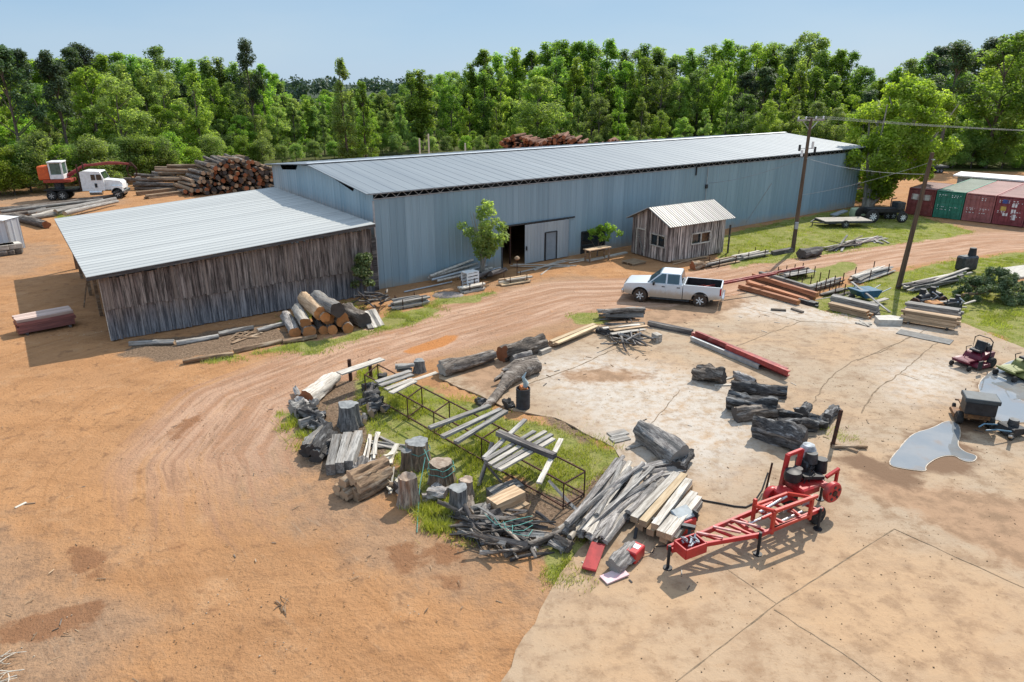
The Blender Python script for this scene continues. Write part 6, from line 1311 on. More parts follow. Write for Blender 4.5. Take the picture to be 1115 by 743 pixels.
pile((400, 482), (442, 492), .8, 5, m_grey, 'loose grey board lying in the weeds between the stumps', 'loose boards in the weeds', layers=1, fan=.4, bw=(.1, .16))
pile((432, 540), (426, 520), .7, 5, m_bone, 'short pale stick leaning near the hollow stump', 'sticks near the hollow stump', layers=2, bw=(.05, .1), tilt=.5, fan=.4, cat='stick', name='stick')
rr = random.Random(55)
for lab, grp, n, (u0, u1), (v0, v1), mats_ in (('ragged grey wood chunk in the jumble on the left rim of the island', 'ragged chunks in the left jumble', 20, (322, 372), (440, 500), [m_barkd, m_grey, m_barkg]), ('small broken log piece wedged among the stumps and split logs', 'broken pieces among the stumps', 18, (372, 470), (490, 548), [m_brn, m_grey, m_barkg, m_dark]), ('broken grey log piece lying round the octagonal stump and branch heap', 'broken pieces round the branch heap', 22, (482, 610), (552, 602), [m_grey, m_barkg, m_dark, m_bark]), ('dark wood piece lying in the grass behind the broad grey stump', 'dark pieces behind the grey stump', 9, (395, 425), (418, 448), [m_barkd, m_dark])):
    for k in range(n):
        t = rr.random(); u = u0 + (u1 - u0) * t + rr.gauss(0, 4); v = v0 + (v1 - v0) * (t if n > 10 else rr.random()) + rr.gauss(0, 6); a = rr.uniform(0, 3.1); L_ = rr.uniform(.3, .95); r_ = rr.uniform(.06, .16); d = Vector((math.cos(a), math.sin(a), rr.gauss(0, .12))) * L_ / 2; c = G(u, v, .0); c.z = r_ + abs(d.z) + rr.choice([0, 0, .12])
        log(c - d, c + d, r_, [rr.choice(mats_), rr.choice([m_endg, m_endd, m_endt])], lab, grp, 'wood piece', 'wood_piece', lump=.3, bend=.05, n=12, rings=7)
# steel rack
RH = 1.0; e = empty('steel_rack', G(500, 480), 0, 'long rusty angle iron rack standing in the weeds of the island', 'rack'); inv = -e.location
F0, F1, K0, K1 = G(397, 408, RH), G(614, 526, RH), G(411, 397, RH), G(637, 513, RH)
def rk(nm, mb): return mb.build(nm, m_rust, e)
rl = lambda a, b, t, z=0: a.lerp(b, t) + inv + Vector((0, 0, z))
for a, b in ((F0, F1), (K0, K1)): rk('rail', MB().bar(rl(a, b, 0), rl(a, b, 1), .045)); rk('lower_rail', MB().bar(rl(a, b, .03, -.85), rl(a, b, 1, -.85), .045))
for t in (0, .27, .42, .66, 1.0):
    for a, b in ((F0, F1), (K0, K1)): rk('leg', MB().bar(rl(a, b, t), rl(a, b, t, -1.0), .042))
    rk('crossbar', MB().bar(rl(F0, F1, t, -.03), rl(K0, K1, t, -.03), .04)); rk('lower_crossbar', MB().bar(rl(F0, F1, t, -.85), rl(K0, K1, t, -.85), .04))
TZ = RH + .03
bpx((369, 407), (416, 391), .42, .06, m_pale, 'wide pale plank laid across the top left end of the rack', z=TZ)
MB_ = [((378, 414), 1.0), ((400, 412), .9)]
for k, (p_, h_) in enumerate(MB_): q = G(p_[0] + 4, p_[1], 0); tag(MB().bar(q, q + Vector((0, 0, h_)), .14).build('prop_post', m_rust), ['rusty square post propping the left end of the wide pale plank', 'second rusty post under the wide pale plank, closer to the rack'][k], 'post')
for k, (a, b) in enumerate([((410, 416), (447, 404)), ((414, 420), (449, 408)), ((420, 424), (450, 413)), ((426, 428), (452, 415))]): bpx(a, b, .26, .05, m_grey if k < 2 else m_pale, 'grey board laid side by side across the upper rack', group='boards on the upper rack', z=TZ)
pile((428, 402), (451, 400), .6, 4, m_grey, 'curved grey slab leaning beside the stump at the top of the island', 'curved slabs by the top stump', z=.3, layers=2, slabs=True, bw=(.25, .35), bt=(.08, .12), name='slab', cat='slab')
bpx((446, 416), (476, 406), .25, .06, m_pale, 'pale board lying on the ground under the top stump', z=.02)
for k, (a, b) in enumerate([((468, 466), (533, 442)), ((481, 476), (545, 446)), ((496, 482), (551, 448))]): bpx(a, b, .20, .10, m_grey, 'long grey beam lying across the middle of the rack', group='three beams across the rack', z=TZ, cat='beam', name='beam')
for k, (a, b) in enumerate([((528, 502), (582, 470)), ((533, 506), (594, 470)), ((538, 510), (601, 473)), ((543, 512), (603, 478)), ((527, 499), (572, 457))]): bpx(a, b, .17, .07, m_pale if k % 2 else m_grey, 'weathered board lying across the lower rack under the dark beam', group='boards across the lower rack', z=TZ + .002 * k)
bpx((542, 471), (604, 497), .22, .18, m_dark, 'thick dark beam laid lengthwise on top of the boards on the rack', z=TZ + .07, cat='beam', name='beam')
bpx((587, 526), (611, 478), .17, .06, m_pale, 'whitish board slanting across the lower end of the rack', z=TZ + .01)
for k, (a, b) in enumerate([((521, 530, 0), (536, 482, 1.1)), ((548, 528, 0), (528, 504, 1.05))]): board(G(a[0], a[1], .03), G(b[0], b[1], b[2]), .12, .08, m_dark, ['dark post leaning up against the near rail of the rack', 'shorter dark brace leaning under the boards on the rack'][k])
bpx((536, 552), (566, 538), .55, .42, m_tan, 'squared yellowish timber block lying below the rack', cat='timber block', name='timber_block'); bpx((533, 540), (566, 529), .5, .3, m_grey, 'grey squared timber block behind the yellowish one', cat='timber block', name='timber_block')
bpx((552, 560), (574, 548), .2, .06, m_tan, 'tan board end lying in front of the yellowish block', z=.02)
# branch heap
rr = random.Random(31)
for k in range(70):
    u, v = rr.gauss(545, 22), rr.gauss(578, 11); c = G(u, v, .06 + .5 * rr.random() ** 2 * max(.1, 1 - abs(u - 540) / 50)); a = rr.gauss(-.45, .55); L_ = rr.uniform(.6, 2.0); d = Vector((math.cos(a), math.sin(a), rr.gauss(0, .12))) * L_ / 2
    c.z = max(c.z, abs(d.z) + .03)
    if k % 3 == 0: log(c - d, c + d, rr.uniform(.03, .07), [m_dark, m_endd] if k % 2 else [m_bark, m_endg], 'crooked branch in the tangled heap on the front rim of the island', 'branches in the tangled heap', 'branch', 'branch', bend=.12, lump=.12, taper=.5, n=7, rings=7)
    else: board(c - d, c + d, rr.uniform(.06, .14), rr.uniform(.02, .04), rr.choice([m_grey, m_dark, m_bark, m_dark]), 'broken grey lath in the tangled heap on the front rim of the island', 'laths in the tangled heap', 'lath', 'lath', rr.uniform(-1, 1), bow=.03)
mb = MB()
for k in range(4): mb.tube([G(528 + 10 * k, 560 + 4 * k, .6), G(540 + 6 * k, 572 + 3 * k, .6), G(560 + 5 * k, 566 + 6 * k, .5), G(580, 562 + 5 * k, .3)], .012, 5)
tag(mb.build('rope', m_rope), 'teal rope tangled over the branch heap', 'rope')
log(G(549, 604, .1), G(626, 574, .35), .10, [m_bark, m_endg], 'long straight pole resting on the right side of the branch heap', None, 'pole', 'pole', bend=.01, lump=.03)
bpx((521, 592), (533, 590), .14, .03, m_galv, 'small pale green offcut lying on dirt in front of the branch heap', z=.02)
# silver slab bundle
pile((634, 598), (690, 518), 1.5, 30, m_barkg, 'long silver grey slab in the big loose bundle left of the fresh beams', 'silver slabs in the big bundle', layers=6, slabs=True, bw=(.10, .26), bt=(.06, .12), fan=.11, name='slab', cat='slab', mats2=[m_barkg, m_barkg, m_grey, m_pale])
pile((676, 570), (714, 528), 1.0, 12, m_barkg, 'silver slab in the lower layer beside the fresh beams', 'silver slabs beside the fresh beams', layers=4, slabs=True, bw=(.14, .3), bt=(.07, .12), fan=.08, name='slab', cat='slab', mats2=[m_barkg, m_grey])
pile((650, 590), (664, 556), .5, 7, m_barkg, 'slanting silver slab running down to the red fender', 'slabs above the red fender', z=.1, layers=4, slabs=True, bw=(.12, .24), bt=(.05, .1), fan=.05, name='slab', cat='slab')
pile((690, 520), (742, 512), .9, 8, m_barkg, 'silver slab behind the fresh beams, below the big bark log', 'slabs below the bark log', layers=3, slabs=True, bw=(.15, .3), bt=(.07, .12), fan=.1, name='slab', cat='slab')
lpx((700, 470), (740, 500), .42, [m_barkg, m_endg], 'thick silver barked log lying above the slab bundle on the slab edge', lump=.14, taper=1.0, bend=.03)
for k, (a, b) in enumerate([((663, 474), (682, 470)), ((666, 480), (684, 476)), ((682, 489), (700, 484))]): bpx(a, b, .4 if k < 2 else .12, .05, m_grey, 'flat grey wood scrap lying left of the thick silver log', group='scraps by the silver log', z=SL)
# fresh beams on trestle
tr = empty('trestle', G(722, 582, SL), .75, 'low dark trestle holding the fresh sawn beams', 'trestle')
mb = MB()
for x in (-.75, .75): mb.bar((x, -.5, 0), (x, -.1, .42), .09); mb.bar((x, .5, 0), (x, .1, .42), .09)
mb.build('leg', m_black, tr); MB().bar((-.9, 0, .44), (.9, 0, .44), .14, .1).build('beam', m_dkst, tr)
tr.rotation_euler = (0, 0, -.35)
BM = [((690, 566), (737, 517), .55, m_pale), ((700, 570), (745, 518), .55, m_fresh), ((713, 574), (750, 524), .55, m_pale), ((696, 574), (741, 524), .35, m_tan), ((708, 580), (750, 530), .35, m_tan), ((719, 582), (756, 538), .52, m_pale), ((727, 585), (760, 543), .50, m_pale), ((722, 588), (757, 546), .32, m_grey), ((732, 588), (761, 548), .34, m_grey)]
for k, (a, b, z, mt) in enumerate(BM): bpx(a, b, .24, .20, mt, 'sawn beam in the stack on the trestle beside the sawmill tongue', group='sawn beams on the trestle', z=z - .1, cat='beam', name='beam', end=m_endt)
for k in range(5): lpx((700 + 8 * k, 572 + 4 * k), (728 + 7 * k, 540 + 4 * k), .13, [m_dark, m_endd], 'dark pole in the shade under the fresh sawn beams', group='poles under the beams', z=SL, cat='pole', name='pole')
# red sheet metal parts in front
p0, p1 = G(641, 622, .12), G(652, 592, .28); o = MB().prism([(-.42, 0), (-.40, .06), (.40, .06), (.42, 0)], -.2, .2).build('fender', MAT('dark_red_sheet', (.38, .03, .03), (.26, .02, .02), 4, rand=0, rough=.4), None, None, .02); onto(o, p0, p1); o.scale = ((p1 - p0).length / .84, 1, 1); tag(o, 'dark red oblong metal cover leaning on the end of the silver slabs', 'metal cover')
p0, p1 = G(657, 632, .09), G(681, 622, .11); o = MB().box((0, 0, 0), ((p1 - p0).length, .36, .04)).build('metal_plate', MAT('pinkish_white_plate', (.62, .50, .50), (.66, .40, .42), 3, rand=0, rough=.4)); onto(o, p0, p1); tag(o, 'pinkish white metal plate lying flat on the slab below the red cover', 'metal plate')
lpx((668, 618), (690, 596), .22, [m_barkg, m_endg], 'short mossy grey log lying between the red cover and the red control box', z=SL, lump=.16)
p = G(691, 610); e = empty('control_box', (p.x, p.y, SL), .9, 'red control box with white stickers lying beside the mossy log', 'control box'); MB().box((0, 0, .2), (.55, .34, .36)).build('housing', m_redmach, e, None, .03); MB().box((.05, 0, .385), (.2, .2, .012)).build('sticker', m_white, e); mb = MB(); mb.tube([(.2, -.1, .1), (.5, -.3, .05), (.8, -.2, .04), (1.1, -.5, .03)], .016, 5); mb.build('cable', m_black, e)
# ------------------------------------------------------------------ along the slab edge
lpx((480, 402), (537, 387), .34, [m_bark, m_endg], 'rough grey log lying at the slab corner beside the dirt track', z=SL, lump=.14, taper=.95)
lpx((547, 386), (592, 372), .42, [m_bark, m_endr], 'thick mossy log with a rusty cut end at the slab edge', z=SL, lump=.18, taper=.85, knots=4)
lpx((557, 391), (578, 386), .2, [m_barkg, m_endg], 'short grey chunk lying against the thick mossy log', z=SL, lump=.2, cat='log chunk', name='log_chunk'); bpx((588, 384), (598, 380), .3, .2, m_pale, 'small pale wood scrap between the mossy log and the yellow planks', z=SL)
pts = [(584, 398, .38), (566, 404, .40), (553, 414, .30), (545, 425, .20), (536, 436, .16), (528, 443, .10)]
mb = MB(); mb.tube([G(u, v, SL + r_ * .8) for u, v, r_ in pts], [p_[2] for p_ in pts], 12); mb.tube([G(583, 392, .4), G(562, 398, .42), G(548, 404, .3)], [.24, .22, .1], 9); mb.tube([G(556, 412, .35), G(547, 410, .35), G(538, 414, .3)], [.16, .14, .06], 8); mb.tube([G(546, 424, .2), G(552, 418, .4), G(560, 412, .5)], [.1, .09, .04], 7)
for q_ in range(len(mb.v)): mb.v[q_] = tuple(c + random.gauss(0, .028) for c in mb.v[q_])
tag(mb.build('driftwood_trunk', m_bark, None, 60), 'crooked gnarled grey trunk tapering down towards the black barrel', 'trunk')
for k, (u, v) in enumerate([(520, 440), (550, 442)]): log(G(u, v, .12), G(u + 7, v - 3, .15), .2, [m_barkd, m_endd], ['charred dark stub at the thin end of the gnarled trunk', 'small charred stub close to the left of the black barrel'][k], None, 'log chunk', 'log_chunk', lump=.25)
# barrel
p = G(569.5, 445); e = empty('steel_barrel', (p.x, p.y, SL), 0, 'black steel barrel full of rubbish standing on the slab edge', 'barrel')
pr = [(.02, 0), (.285, .005), (.295, .03), (.285, .05)] + [(.285 + (.012 if k % 2 else 0), .05 + .8 * k / 14) for k in range(1, 14)] + [(.295, .86), (.295, .88), (.27, .88), (.26, .62), (.02, .6)]
MB().lathe(pr, 24).build('drum', MAT('burnt_black_drum', (.045, .05, .06), (.03, .03, .035), 5, rand=0, rough=.6), e, 40)
mb = MB(); rr = random.Random(3); mb.box((.02, .05, .84), (.3, .28, .14), (.3, .2, .4)); mb.build('orange_rubbish', MAT('orange_rubbish', (.5, .16, .05), rand=0), e)
mb = MB(); mb.tube([(.06, .1, .8), (.12, .06, 1.05), (.0, 0, 1.35), (.12, .05, 1.55)], [.10, .12, .07, .02], 7); mb.build('plastic_bag', MAT('pale_blue_plastic', (.45, .55, .6), rand=0, rough=.4), e, 60)
for k in range(4): bpx((594 + 2 * k, 375 - k), (638 + 3 * k, 359 - 2 * k), .26, .07, m_fresh, 'fresh yellow plank in the low stack at the slab edge', group='fresh yellow planks', z=SL + .075 * k, end=m_endt); bpx((597 + 3 * k, 377 - k), (641 + 3 * k, 361 - 2 * k), .26, .07, m_fresh, 'fresh yellow plank in the low stack at the slab edge', group='fresh yellow planks', z=SL + .075 * k, end=m_endt)
# firewood heap
pile((652, 350), (700, 348), 1.8, 12, m_dark, 'grey slab at the back of the firewood heap', 'back slabs of the firewood heap', z=SL, layers=5, slabs=True, bw=(.2, .35), bt=(.1, .16), fan=.12, name='slab', cat='slab', mats2=[m_grey, m_bark, m_dark])
pile((660, 362), (706, 356), 1.0, 6, m_tan, 'pale board lying across the firewood heap', 'pale boards of the firewood heap', z=SL + .35, layers=2, bw=(.2, .3), mats2=[m_pale, m_tan])
rr = random.Random(77)
for k in range(34):
    u, v = rr.gauss(684, 11), rr.gauss(366, 4.5); a = rr.uniform(-2.6, -.4); L_ = rr.uniform(.6, 1.5); d = Vector((math.cos(a), math.sin(a), rr.gauss(0, .15))) * L_ / 2; c = G(u, v, SL + .05 + rr.random() * .35); c.z = max(c.z, abs(d.z) + SL + .04)
    log(c - d, c + d, rr.uniform(.03, .075), [rr.choice([m_bark, m_dark, m_barkg]), m_endt], 'stick of firewood in the heap beside the pickup truck', 'sticks of the firewood heap', 'stick', 'stick', bend=.06, taper=.7, n=7, rings=4)
for k in range(7): lpx((650 + 4 * k, 360 - k), (668 + 4 * k, 366 - k), .12, [m_barkd, m_endd], 'dark split log at the left foot of the firewood heap', group='dark logs of the firewood heap', z=SL + .12 * (k % 2))
bpx((752, 366), (758, 369), .4, .4, m_pale, 'pale wood block standing apart at the right of the firewood heap', z=SL) if False else bpx((712, 366), (718, 369), .35, .4, m_pale, 'pale wood block standing apart at the right of the firewood heap', z=SL, cat='timber block', name='timber_block')
bpx((706, 352), (754, 362), .3, .26, m_dark, 'long dark brown beam between the firewood heap and the red steel channels', z=SL, cat='beam', name='beam')
# red steel channels
for k, (a, b, z) in enumerate([((752, 369), (826, 400), .18), ((753, 364), (857, 408), .20), ((757, 363), (856, 404), .42), ((790, 378), (858, 407), .42)]):
    p0, p1 = G(*a, z), G(*b, z); L_ = (p1 - p0).length; mb = MB(); mb.box((0, 0, 0), (L_, .03, .2)); mb.box((0, .07, .1), (L_, .16, .03)); mb.box((0, .07, -.1), (L_, .16, .03)); o = mb.build('steel_channel', m_redst if k else m_galv); onto(o, p0, p1); tag(o, ['pale worn steel channel lying lowest, nearest the camera side of the red stack', 'long dark red steel channel lying on the slab under the others', 'dark red steel channel on top of the long one', 'short dark red steel channel on top at the right end of the stack'][k], 'steel channel', 'steel channels on the slab')
for k, t in enumerate((.1, .75)): c = G(760 + 88 * t, 369 + 34 * t, SL + .05); tag(MB().box((0, 0, 0), (.9, .12, .1)).build('support_block', m_dark, None, None, 0, c, (0, 0, .6)), ['dark timber bearer under the left end of the red channels', 'dark timber bearer under the right end of the red channels'][k], 'bearer')
# dark charred logs
D = [((758, 404), (788, 412), .36, 'single dark brown log lying apart at the left of the charred logs', m_bark), ((800, 409), (822, 418), .2, 'thin grey log pointing up at the back of the charred heap', m_barkg), ((796, 421), (857, 428), .30, 'long straight charred log at the top of the dark heap', m_barkd), ((793, 434), (846, 444), .40, 'big charred log with a hollow side in the middle of the dark heap', m_barkd), ((800, 452), (850, 446), .26, 'grey weathered log under the big charred one', m_bark), ((822, 464), (876, 482), .42, 'thick charred log nearest to the red sawmill', m_barkd), ((846, 462), (890, 464), .26, 'charred log behind the thick one near the sawmill', m_barkd), ((850, 450), (874, 456), .2, 'short dark log in the middle right of the dark heap', m_barkd), ((872, 450), (880, 444), .24, 'dark upright knot of wood at the right of the heap', m_barkd), ((880, 458), (902, 462), .24, 'dark log beside the rusty post', m_barkd), ((898, 456), (912, 446), .22, 'short black log leaning behind the rusty post', m_barkd)]
for a, b, r_, lb, mt in D: lpx(a, b, r_, [mt, m_endd], lb, z=SL, lump=.26, taper=.8, bend=.07, knots=7)
for k, (a, b) in enumerate([((780, 416), (800, 410)), ((778, 420), (799, 419))]): bpx(a, b, .12, .05, m_pale, 'pale stick lying between the single log and the charred heap', group='pale sticks by the charred heap', z=SL)
bpx((905, 482), (934, 492), .12, .08, m_brn, 'brown board lying at the foot of the rusty post', z=SL)
# black bark lump lying above the fresh beams
lpx((748, 494), (738, 508), .24, [m_barkd, m_endd], 'black lump of bark at the right end of the thick silver log', z=SL, lump=.25, cat='log chunk', name='log_chunk')
# ------------------------------------------------------------------ right hand lumber stacks
def stack(a, b, nw, nl, wd, th, mat, label, group, z=.1, gap=.02, end=None, bearer=True):
    pa, pb = G(*a), G(*b); d = (pb - pa).normalized(); y = Vector((-d.y, d.x, 0))
    for l in range(nl):
        for k in range(nw):
            o = y * (k * (wd + gap) + random.uniform(-.02, .02)) + Vector((0, 0, z + th / 2 + l * (th + .012))) + d * random.uniform(-.16, .16); board(pa + o, pb + o, wd * random.uniform(.93, 1.03), th * .985, mat, label, group, 'timber', 'timber', end=end, bow=.006)
    if bearer:
        for t in (.15, .85): c = pa.lerp(pb, t) + y * (nw * wd / 2 - wd / 2) + Vector((0, 0, z / 2 + .005)); tag(MB().box((0, 0, 0), (.1, nw * wd + .15, z - .01)).build('bearer', m_dark, None, None, 0, c, (0, 0, math.atan2(d.y, d.x))), 'dark cross timber carrying the stack of: ' + group, 'bearer', 'bearers of ' + group)
stack((804, 315), (868, 333), 1, 2, .28, .13, m_cedar, 'red cedar timber along the front of the biggest stack beside the truck', 'front cedar timbers', .08, end=m_endo)
stack((812, 311), (878, 331), 2, 2, .22, .12, m_cedar, 'red cedar timber in the low middle of the biggest stack', 'middle cedar timbers', .06, end=m_endo, bearer=False)
stack((818, 308), (887, 330), 1, 4, .26, .14, m_cedar, 'red cedar timber in the tall middle row of the biggest stack', 'tall cedar timbers', .08, end=m_endo)
stack((826, 303), (882, 320), 1, 3, .28, .13, m_grey, 'grey timber in the back row of the biggest stack', 'grey back timbers', .08)
for k, (a, b) in enumerate([((862, 336), (874, 340)), ((840, 337), (856, 338))]): bpx(a, b, .2, .1, m_bark, ['short brown offcut at the front end of the cedar timbers', 'thin brown strip lying in front of the cedar timbers'][k], z=SL)
stack((870, 330), (888, 335), 2, 2, .2, .1, m_dkst, 'dark grey metal tube bundled between the cedar and yellow timbers', 'dark tubes', .06, bearer=False)
stack((902, 338), (944, 348), 2, 3, .24, .12, m_tan, 'yellow brown timber in the low front stack of the middle pile', 'yellow front timbers', .08, end=m_endo)
stack((905, 333), (955, 345), 2, 4, .26, .13, m_grey, 'grey brown timber in the taller back stack of the middle pile', 'grey middle timbers', .08)
stack((980, 352), (1040, 362), 2, 4, .26, .14, m_tan, 'reddish tan timber in the front stack beside the engine heap', 'tan end timbers', .2, end=m_endt)
stack((986, 346), (1044, 355), 2, 5, .28, .14, m_grey, 'dark topped timber in the back stack beside the engine heap', 'dark end timbers', .15)
bpx((978, 361), (1036, 373), .9, .04, m_dkst, 'dark sheet lying on the slab in front of the tan timbers', z=SL, cat='metal sheet', name='metal_sheet')
p = G(967, 353); o = MB().slabpoly([(-.75, -.35), (.5, -.45), (.85, .1), (.3, .5), (-.6, .4)], 0, .32).build('concrete_block', m_conc, None, None, .02, (p.x, p.y, SL)); tag(o, 'pale broken concrete block lying between the grey and tan timber stacks', 'concrete block')
pile((930, 352), (950, 356), .6, 5, m_pale, 'small pale scrap near the concrete block', 'scraps by the concrete block', z=SL, layers=1, fan=.6, bw=(.1, .2))
# low racks with stakes behind the stacks
def staked(a, b, n, mats, label, group, stakes, wd=.9, lay=3, slabs=True, h=.75, nm='staked stack stake'):
    pile(a, b, wd, n, mats[0], label, group, z=.05, layers=lay, slabs=slabs, bw=(.14, .28), bt=(.07, .12), fan=.03, name='slab' if slabs else 'board', cat='slab' if slabs else 'board', mats2=mats, tilt=.02)
    pa, pb = G(*a), G(*b); d = (pb - pa).normalized(); y = Vector((-d.y, d.x, 0))
    for k in range(stakes):
        for s_ in (-1, 1):
            q = pa.lerp(pb, (k + .5) / stakes) + y * s_ * (wd / 2 + .06); tag(MB().bar(q, q + Vector((0, 0, h)), .05).build('iron_stake', m_rust), 'rusty iron stake holding the ' + group, 'stake', 'stakes of the ' + group)
staked((848, 305), (884, 299), 14, [m_grey, m_bark], 'grey slab in the staked bundle behind the cedar stack', 'slab bundle behind the cedar stack', 4, lay=4)
staked((875, 318), (914, 306), 9, [m_grey, m_pale], 'pale grey slab in the long staked bundle left of the wheelbarrow', 'slab bundle left of the wheelbarrow', 4, lay=2)
staked((895, 324), (926, 316), 7, [m_grey, m_bark], 'brown grey slab in the short staked row nearest the wheelbarrow', 'short row nearest the wheelbarrow', 3, lay=2)
staked((928, 308), (968, 294), 12, [m_pale, m_grey], 'whitish slab in the bundle behind the wheelbarrow', 'slab bundle behind the wheelbarrow', 2, lay=3)
pile((985, 316), (1052, 302), 1.2, 14, m_pale, 'long grey board in the flat stack between the second pole and the cedar', 'long boards by the second pole', z=.15, layers=4, bw=(.15, .28), bt=(.04, .08), fan=.03, mats2=[m_grey, m_dark, m_pale])
pile((890, 336), (925, 318), .8, 3, m_grey, 'thin stick lying in the weeds by the wheelbarrow', 'weedy sticks', layers=1, fan=.5, bw=(.05, .09), cat='stick', name='stick')
bpx((940, 332), (966, 325), .3, .05, m_pale, 'pale plank lying behind the blue wheelbarrow', z=.25)
bpx((1096, 292), (1130, 300), 4.2, .12, m_conc, 'pale concrete pad at the right edge behind the fallen cedar', z=.01, cat='concrete pad', name='concrete_pad')
# ------------------------------------------------------------------ beside the shed and on the lawn
staked((768, 292), (804, 284), 9, [m_tan, m_brn, m_grey], 'brown timber in the strapped bundle in front of the shed', 'bundle in front of the shed', 2, lay=3, slabs=False, h=.6, wd=.8)
staked((800, 284), (836, 277), 9, [m_pale, m_grey, m_tan], 'pale timber in the strapped bundle right of the shed', 'bundle right of the shed', 2, lay=3, slabs=False, h=.6, wd=.8)
pile((728, 287), (770, 281), .7, 6, m_tan, 'tan board lying along the front wall of the shed', 'boards along the shed wall', layers=2)
lpx((754, 290), (764, 288), .3, [m_brn, m_endr], 'short brown log with a dark end standing behind the truck bed', cat='log', lump=.15)
for k, (u, v) in enumerate([(846, 276), (856, 274)]): bpx((u - 5, v), (u + 6, v - 2), .4, .3, m_dark, 'dark wood chunk lying in the grass left of the first utility pole', group='dark chunks by the pole', name='wood_chunk', cat='wood chunk')
lpx((872, 277), (892, 273), .38, [m_dark, m_endd], 'dark squared log at the left end of the junk line on the lawn', lump=.12)
pile((894, 273), (935, 267), 1.0, 13, m_dark, 'dark board in the junk line across the lawn', 'dark boards in the junk line', layers=3, fan=.3, mats2=[m_dark, m_bark, m_grey], tilt=.2)
pile((920, 268), (962, 259), 1.1, 11, m_redst, 'purplish brown board in the junk line on the lawn', 'purplish boards in the junk line', layers=3, fan=.12, mats2=[MAT('purplish_brown_board', (.22, .15, .15), (.12, .085, .09), 3, WX), m_pale, m_grey])
pile((952, 261), (968, 266), 1.6, 5, m_grey, 'pale board at the right end of the junk line on the lawn', 'pale boards in the junk line', layers=2, fan=.3)
for k in range(22):
    c = G(968 + random.uniform(-3, 8), 233, 0) + Vector((random.uniform(-.8, 1.2), 9 + random.uniform(-1.5, 1.5), .15 + .19 * (k % 11))); d = Vector((random.uniform(.9, 1.3), random.uniform(-.9, -.2), 0)); log(c - d, c + d, .11, [m_bark if k % 3 else m_barkg, m_endt], 'thin pole in the pile between the big tree and the dark red container', 'poles beside the containers', 'pole', 'pole', n=8, rings=3)
# ------------------------------------------------------------------ in front of the warehouse
c = G(408, 336); rr = random.Random(12)
for k in range(16):
    a = rr.uniform(0, 3.1); d = Vector((math.cos(a), math.sin(a), rr.gauss(0, .3))) * rr.uniform(.5, 1.0); p = c + Vector((rr.uniform(-.7, 1.2), rr.uniform(-.3, .5), .35 + rr.random() * .6)); log(p - d, p + d, rr.uniform(.03, .07), [m_dark, m_endd], 'dark gnarled branch in the heap at the barn corner', 'dark branches at the barn corner', 'branch', 'branch', bend=.2, n=6, rings=6)
staked((424, 337), (466, 329), 12, [m_grey, m_pale, m_grey], 'grey timber in the strapped bundle lying left of the young tree', 'bundle left of the young tree', 2, lay=4, slabs=False, h=.62, wd=.9)
staked((500, 319), (528, 313), 10, [m_tan, m_pale], 'tan timber in the strapped bundle below the young tree', 'bundle below the young tree', 2, lay=3, slabs=False, h=.6, wd=.8)
staked((543, 310), (579, 305), 10, [m_fresh, m_tan, m_pale], 'yellowish timber in the strapped bundle in front of the open doorway', 'bundle in front of the doorway', 2, lay=3, slabs=False, h=.6, wd=.8)
for k, (a, b, z0, z1) in enumerate([((466, 303), (520, 287), .35, .75), ((470, 305), (530, 289), .3, .8), ((476, 306), (536, 292), .2, .5), ((500, 302), (545, 292), .2, .4), ((468, 301), (515, 283), .5, .95), ((510, 300), (552, 294), .15, .2)]): 
    p0, p1 = G(*a, z0), G(*b, z1); tag(MB().cyl(p0, p1, .09, None, 10).build('steel_pipe', m_galv if k % 2 else m_pale, None, 40), 'pale pipe in the stack leaning along the warehouse wall', 'pipe', 'pipes along the warehouse wall')
mb = MB(); mb.cyl(G(440, 318, .08), G(492, 307, .1), .05, None, 8); tag(mb.build('steel_pipe', m_galv), 'single thin pale pipe lying on the ground left of the pipe stack', 'pipe')
for k, (u, v) in enumerate([(480, 300), (535, 297)]): q = G(u, v); tag(MB().box((0, 0, .1), (.3, 1.0, .2)).build('bearer', m_dark, None, None, 0, (q.x, q.y, 0), (0, 0, WA)), ['dark bearer under the left end of the pipe stack', 'dark bearer under the right end of the pipe stack'][k], 'bearer')
for k in range(6): lpx((505 + 6 * k, 304 - k), (520 + 6 * k, 298 - k), .16, [m_dark, m_endd], 'dark timber stacked in the shade behind the young tree', group='dark timbers behind the young tree', z=.18 * (k % 3))
q = G(512, 312); e = empty('white_crate', (q.x, q.y, .0), WA + .1, 'white slatted crate standing below the young tree', 'crate'); mb = MB()
for k in range(4): mb.box((0, -.3, .2 + .22 * k), (1.0, .04, .15)); mb.box((0, .3, .2 + .22 * k), (1.0, .04, .15))
for x in (-.45, .45):
    for y in (-.3, .3): mb.bar((x, y, 0), (x, y, 1.0), .07)
mb.box((0, 0, 1.0), (1.0, .62, .04)); mb.build('slats', m_white, e)
q = G(488, 322); o = MB().lathe([(.05, 0), (.85, .0), (.75, .1), (.3, .16), (.02, .17)], 16).build('gravel_heap', MAT('grey_gravel', (.30, .25, .22), (.17, .14, .13), 12, rand=0), None, 60, 0, (q.x, q.y, 0)); o.scale = (1.2, .8, 1); tag(o, 'flat greyish brown gravel heap on the verge below the pipe stack', 'gravel heap')
q = G(563, 303); e = empty('iron_stand', (q.x, q.y, 0), 0, 'thin rusty iron stand with a round head in front of the doorway', 'stand'); MB().bar((0, 0, 0), (0, 0, 1.3), .05).build('rod', m_rust, e); MB().lathe([(.02, 1.25), (.16, 1.3), (.2, 1.4), (.12, 1.5), (.02, 1.55)], 12).build('head', m_brn, e, 40)
e = empty('plank_table', G(650, 284), WA, 'rough plank table under the warehouse window', 'table')
MB().box((0, 0, .95), (2.2, .7, .07)).build('tabletop', m_tan, e)
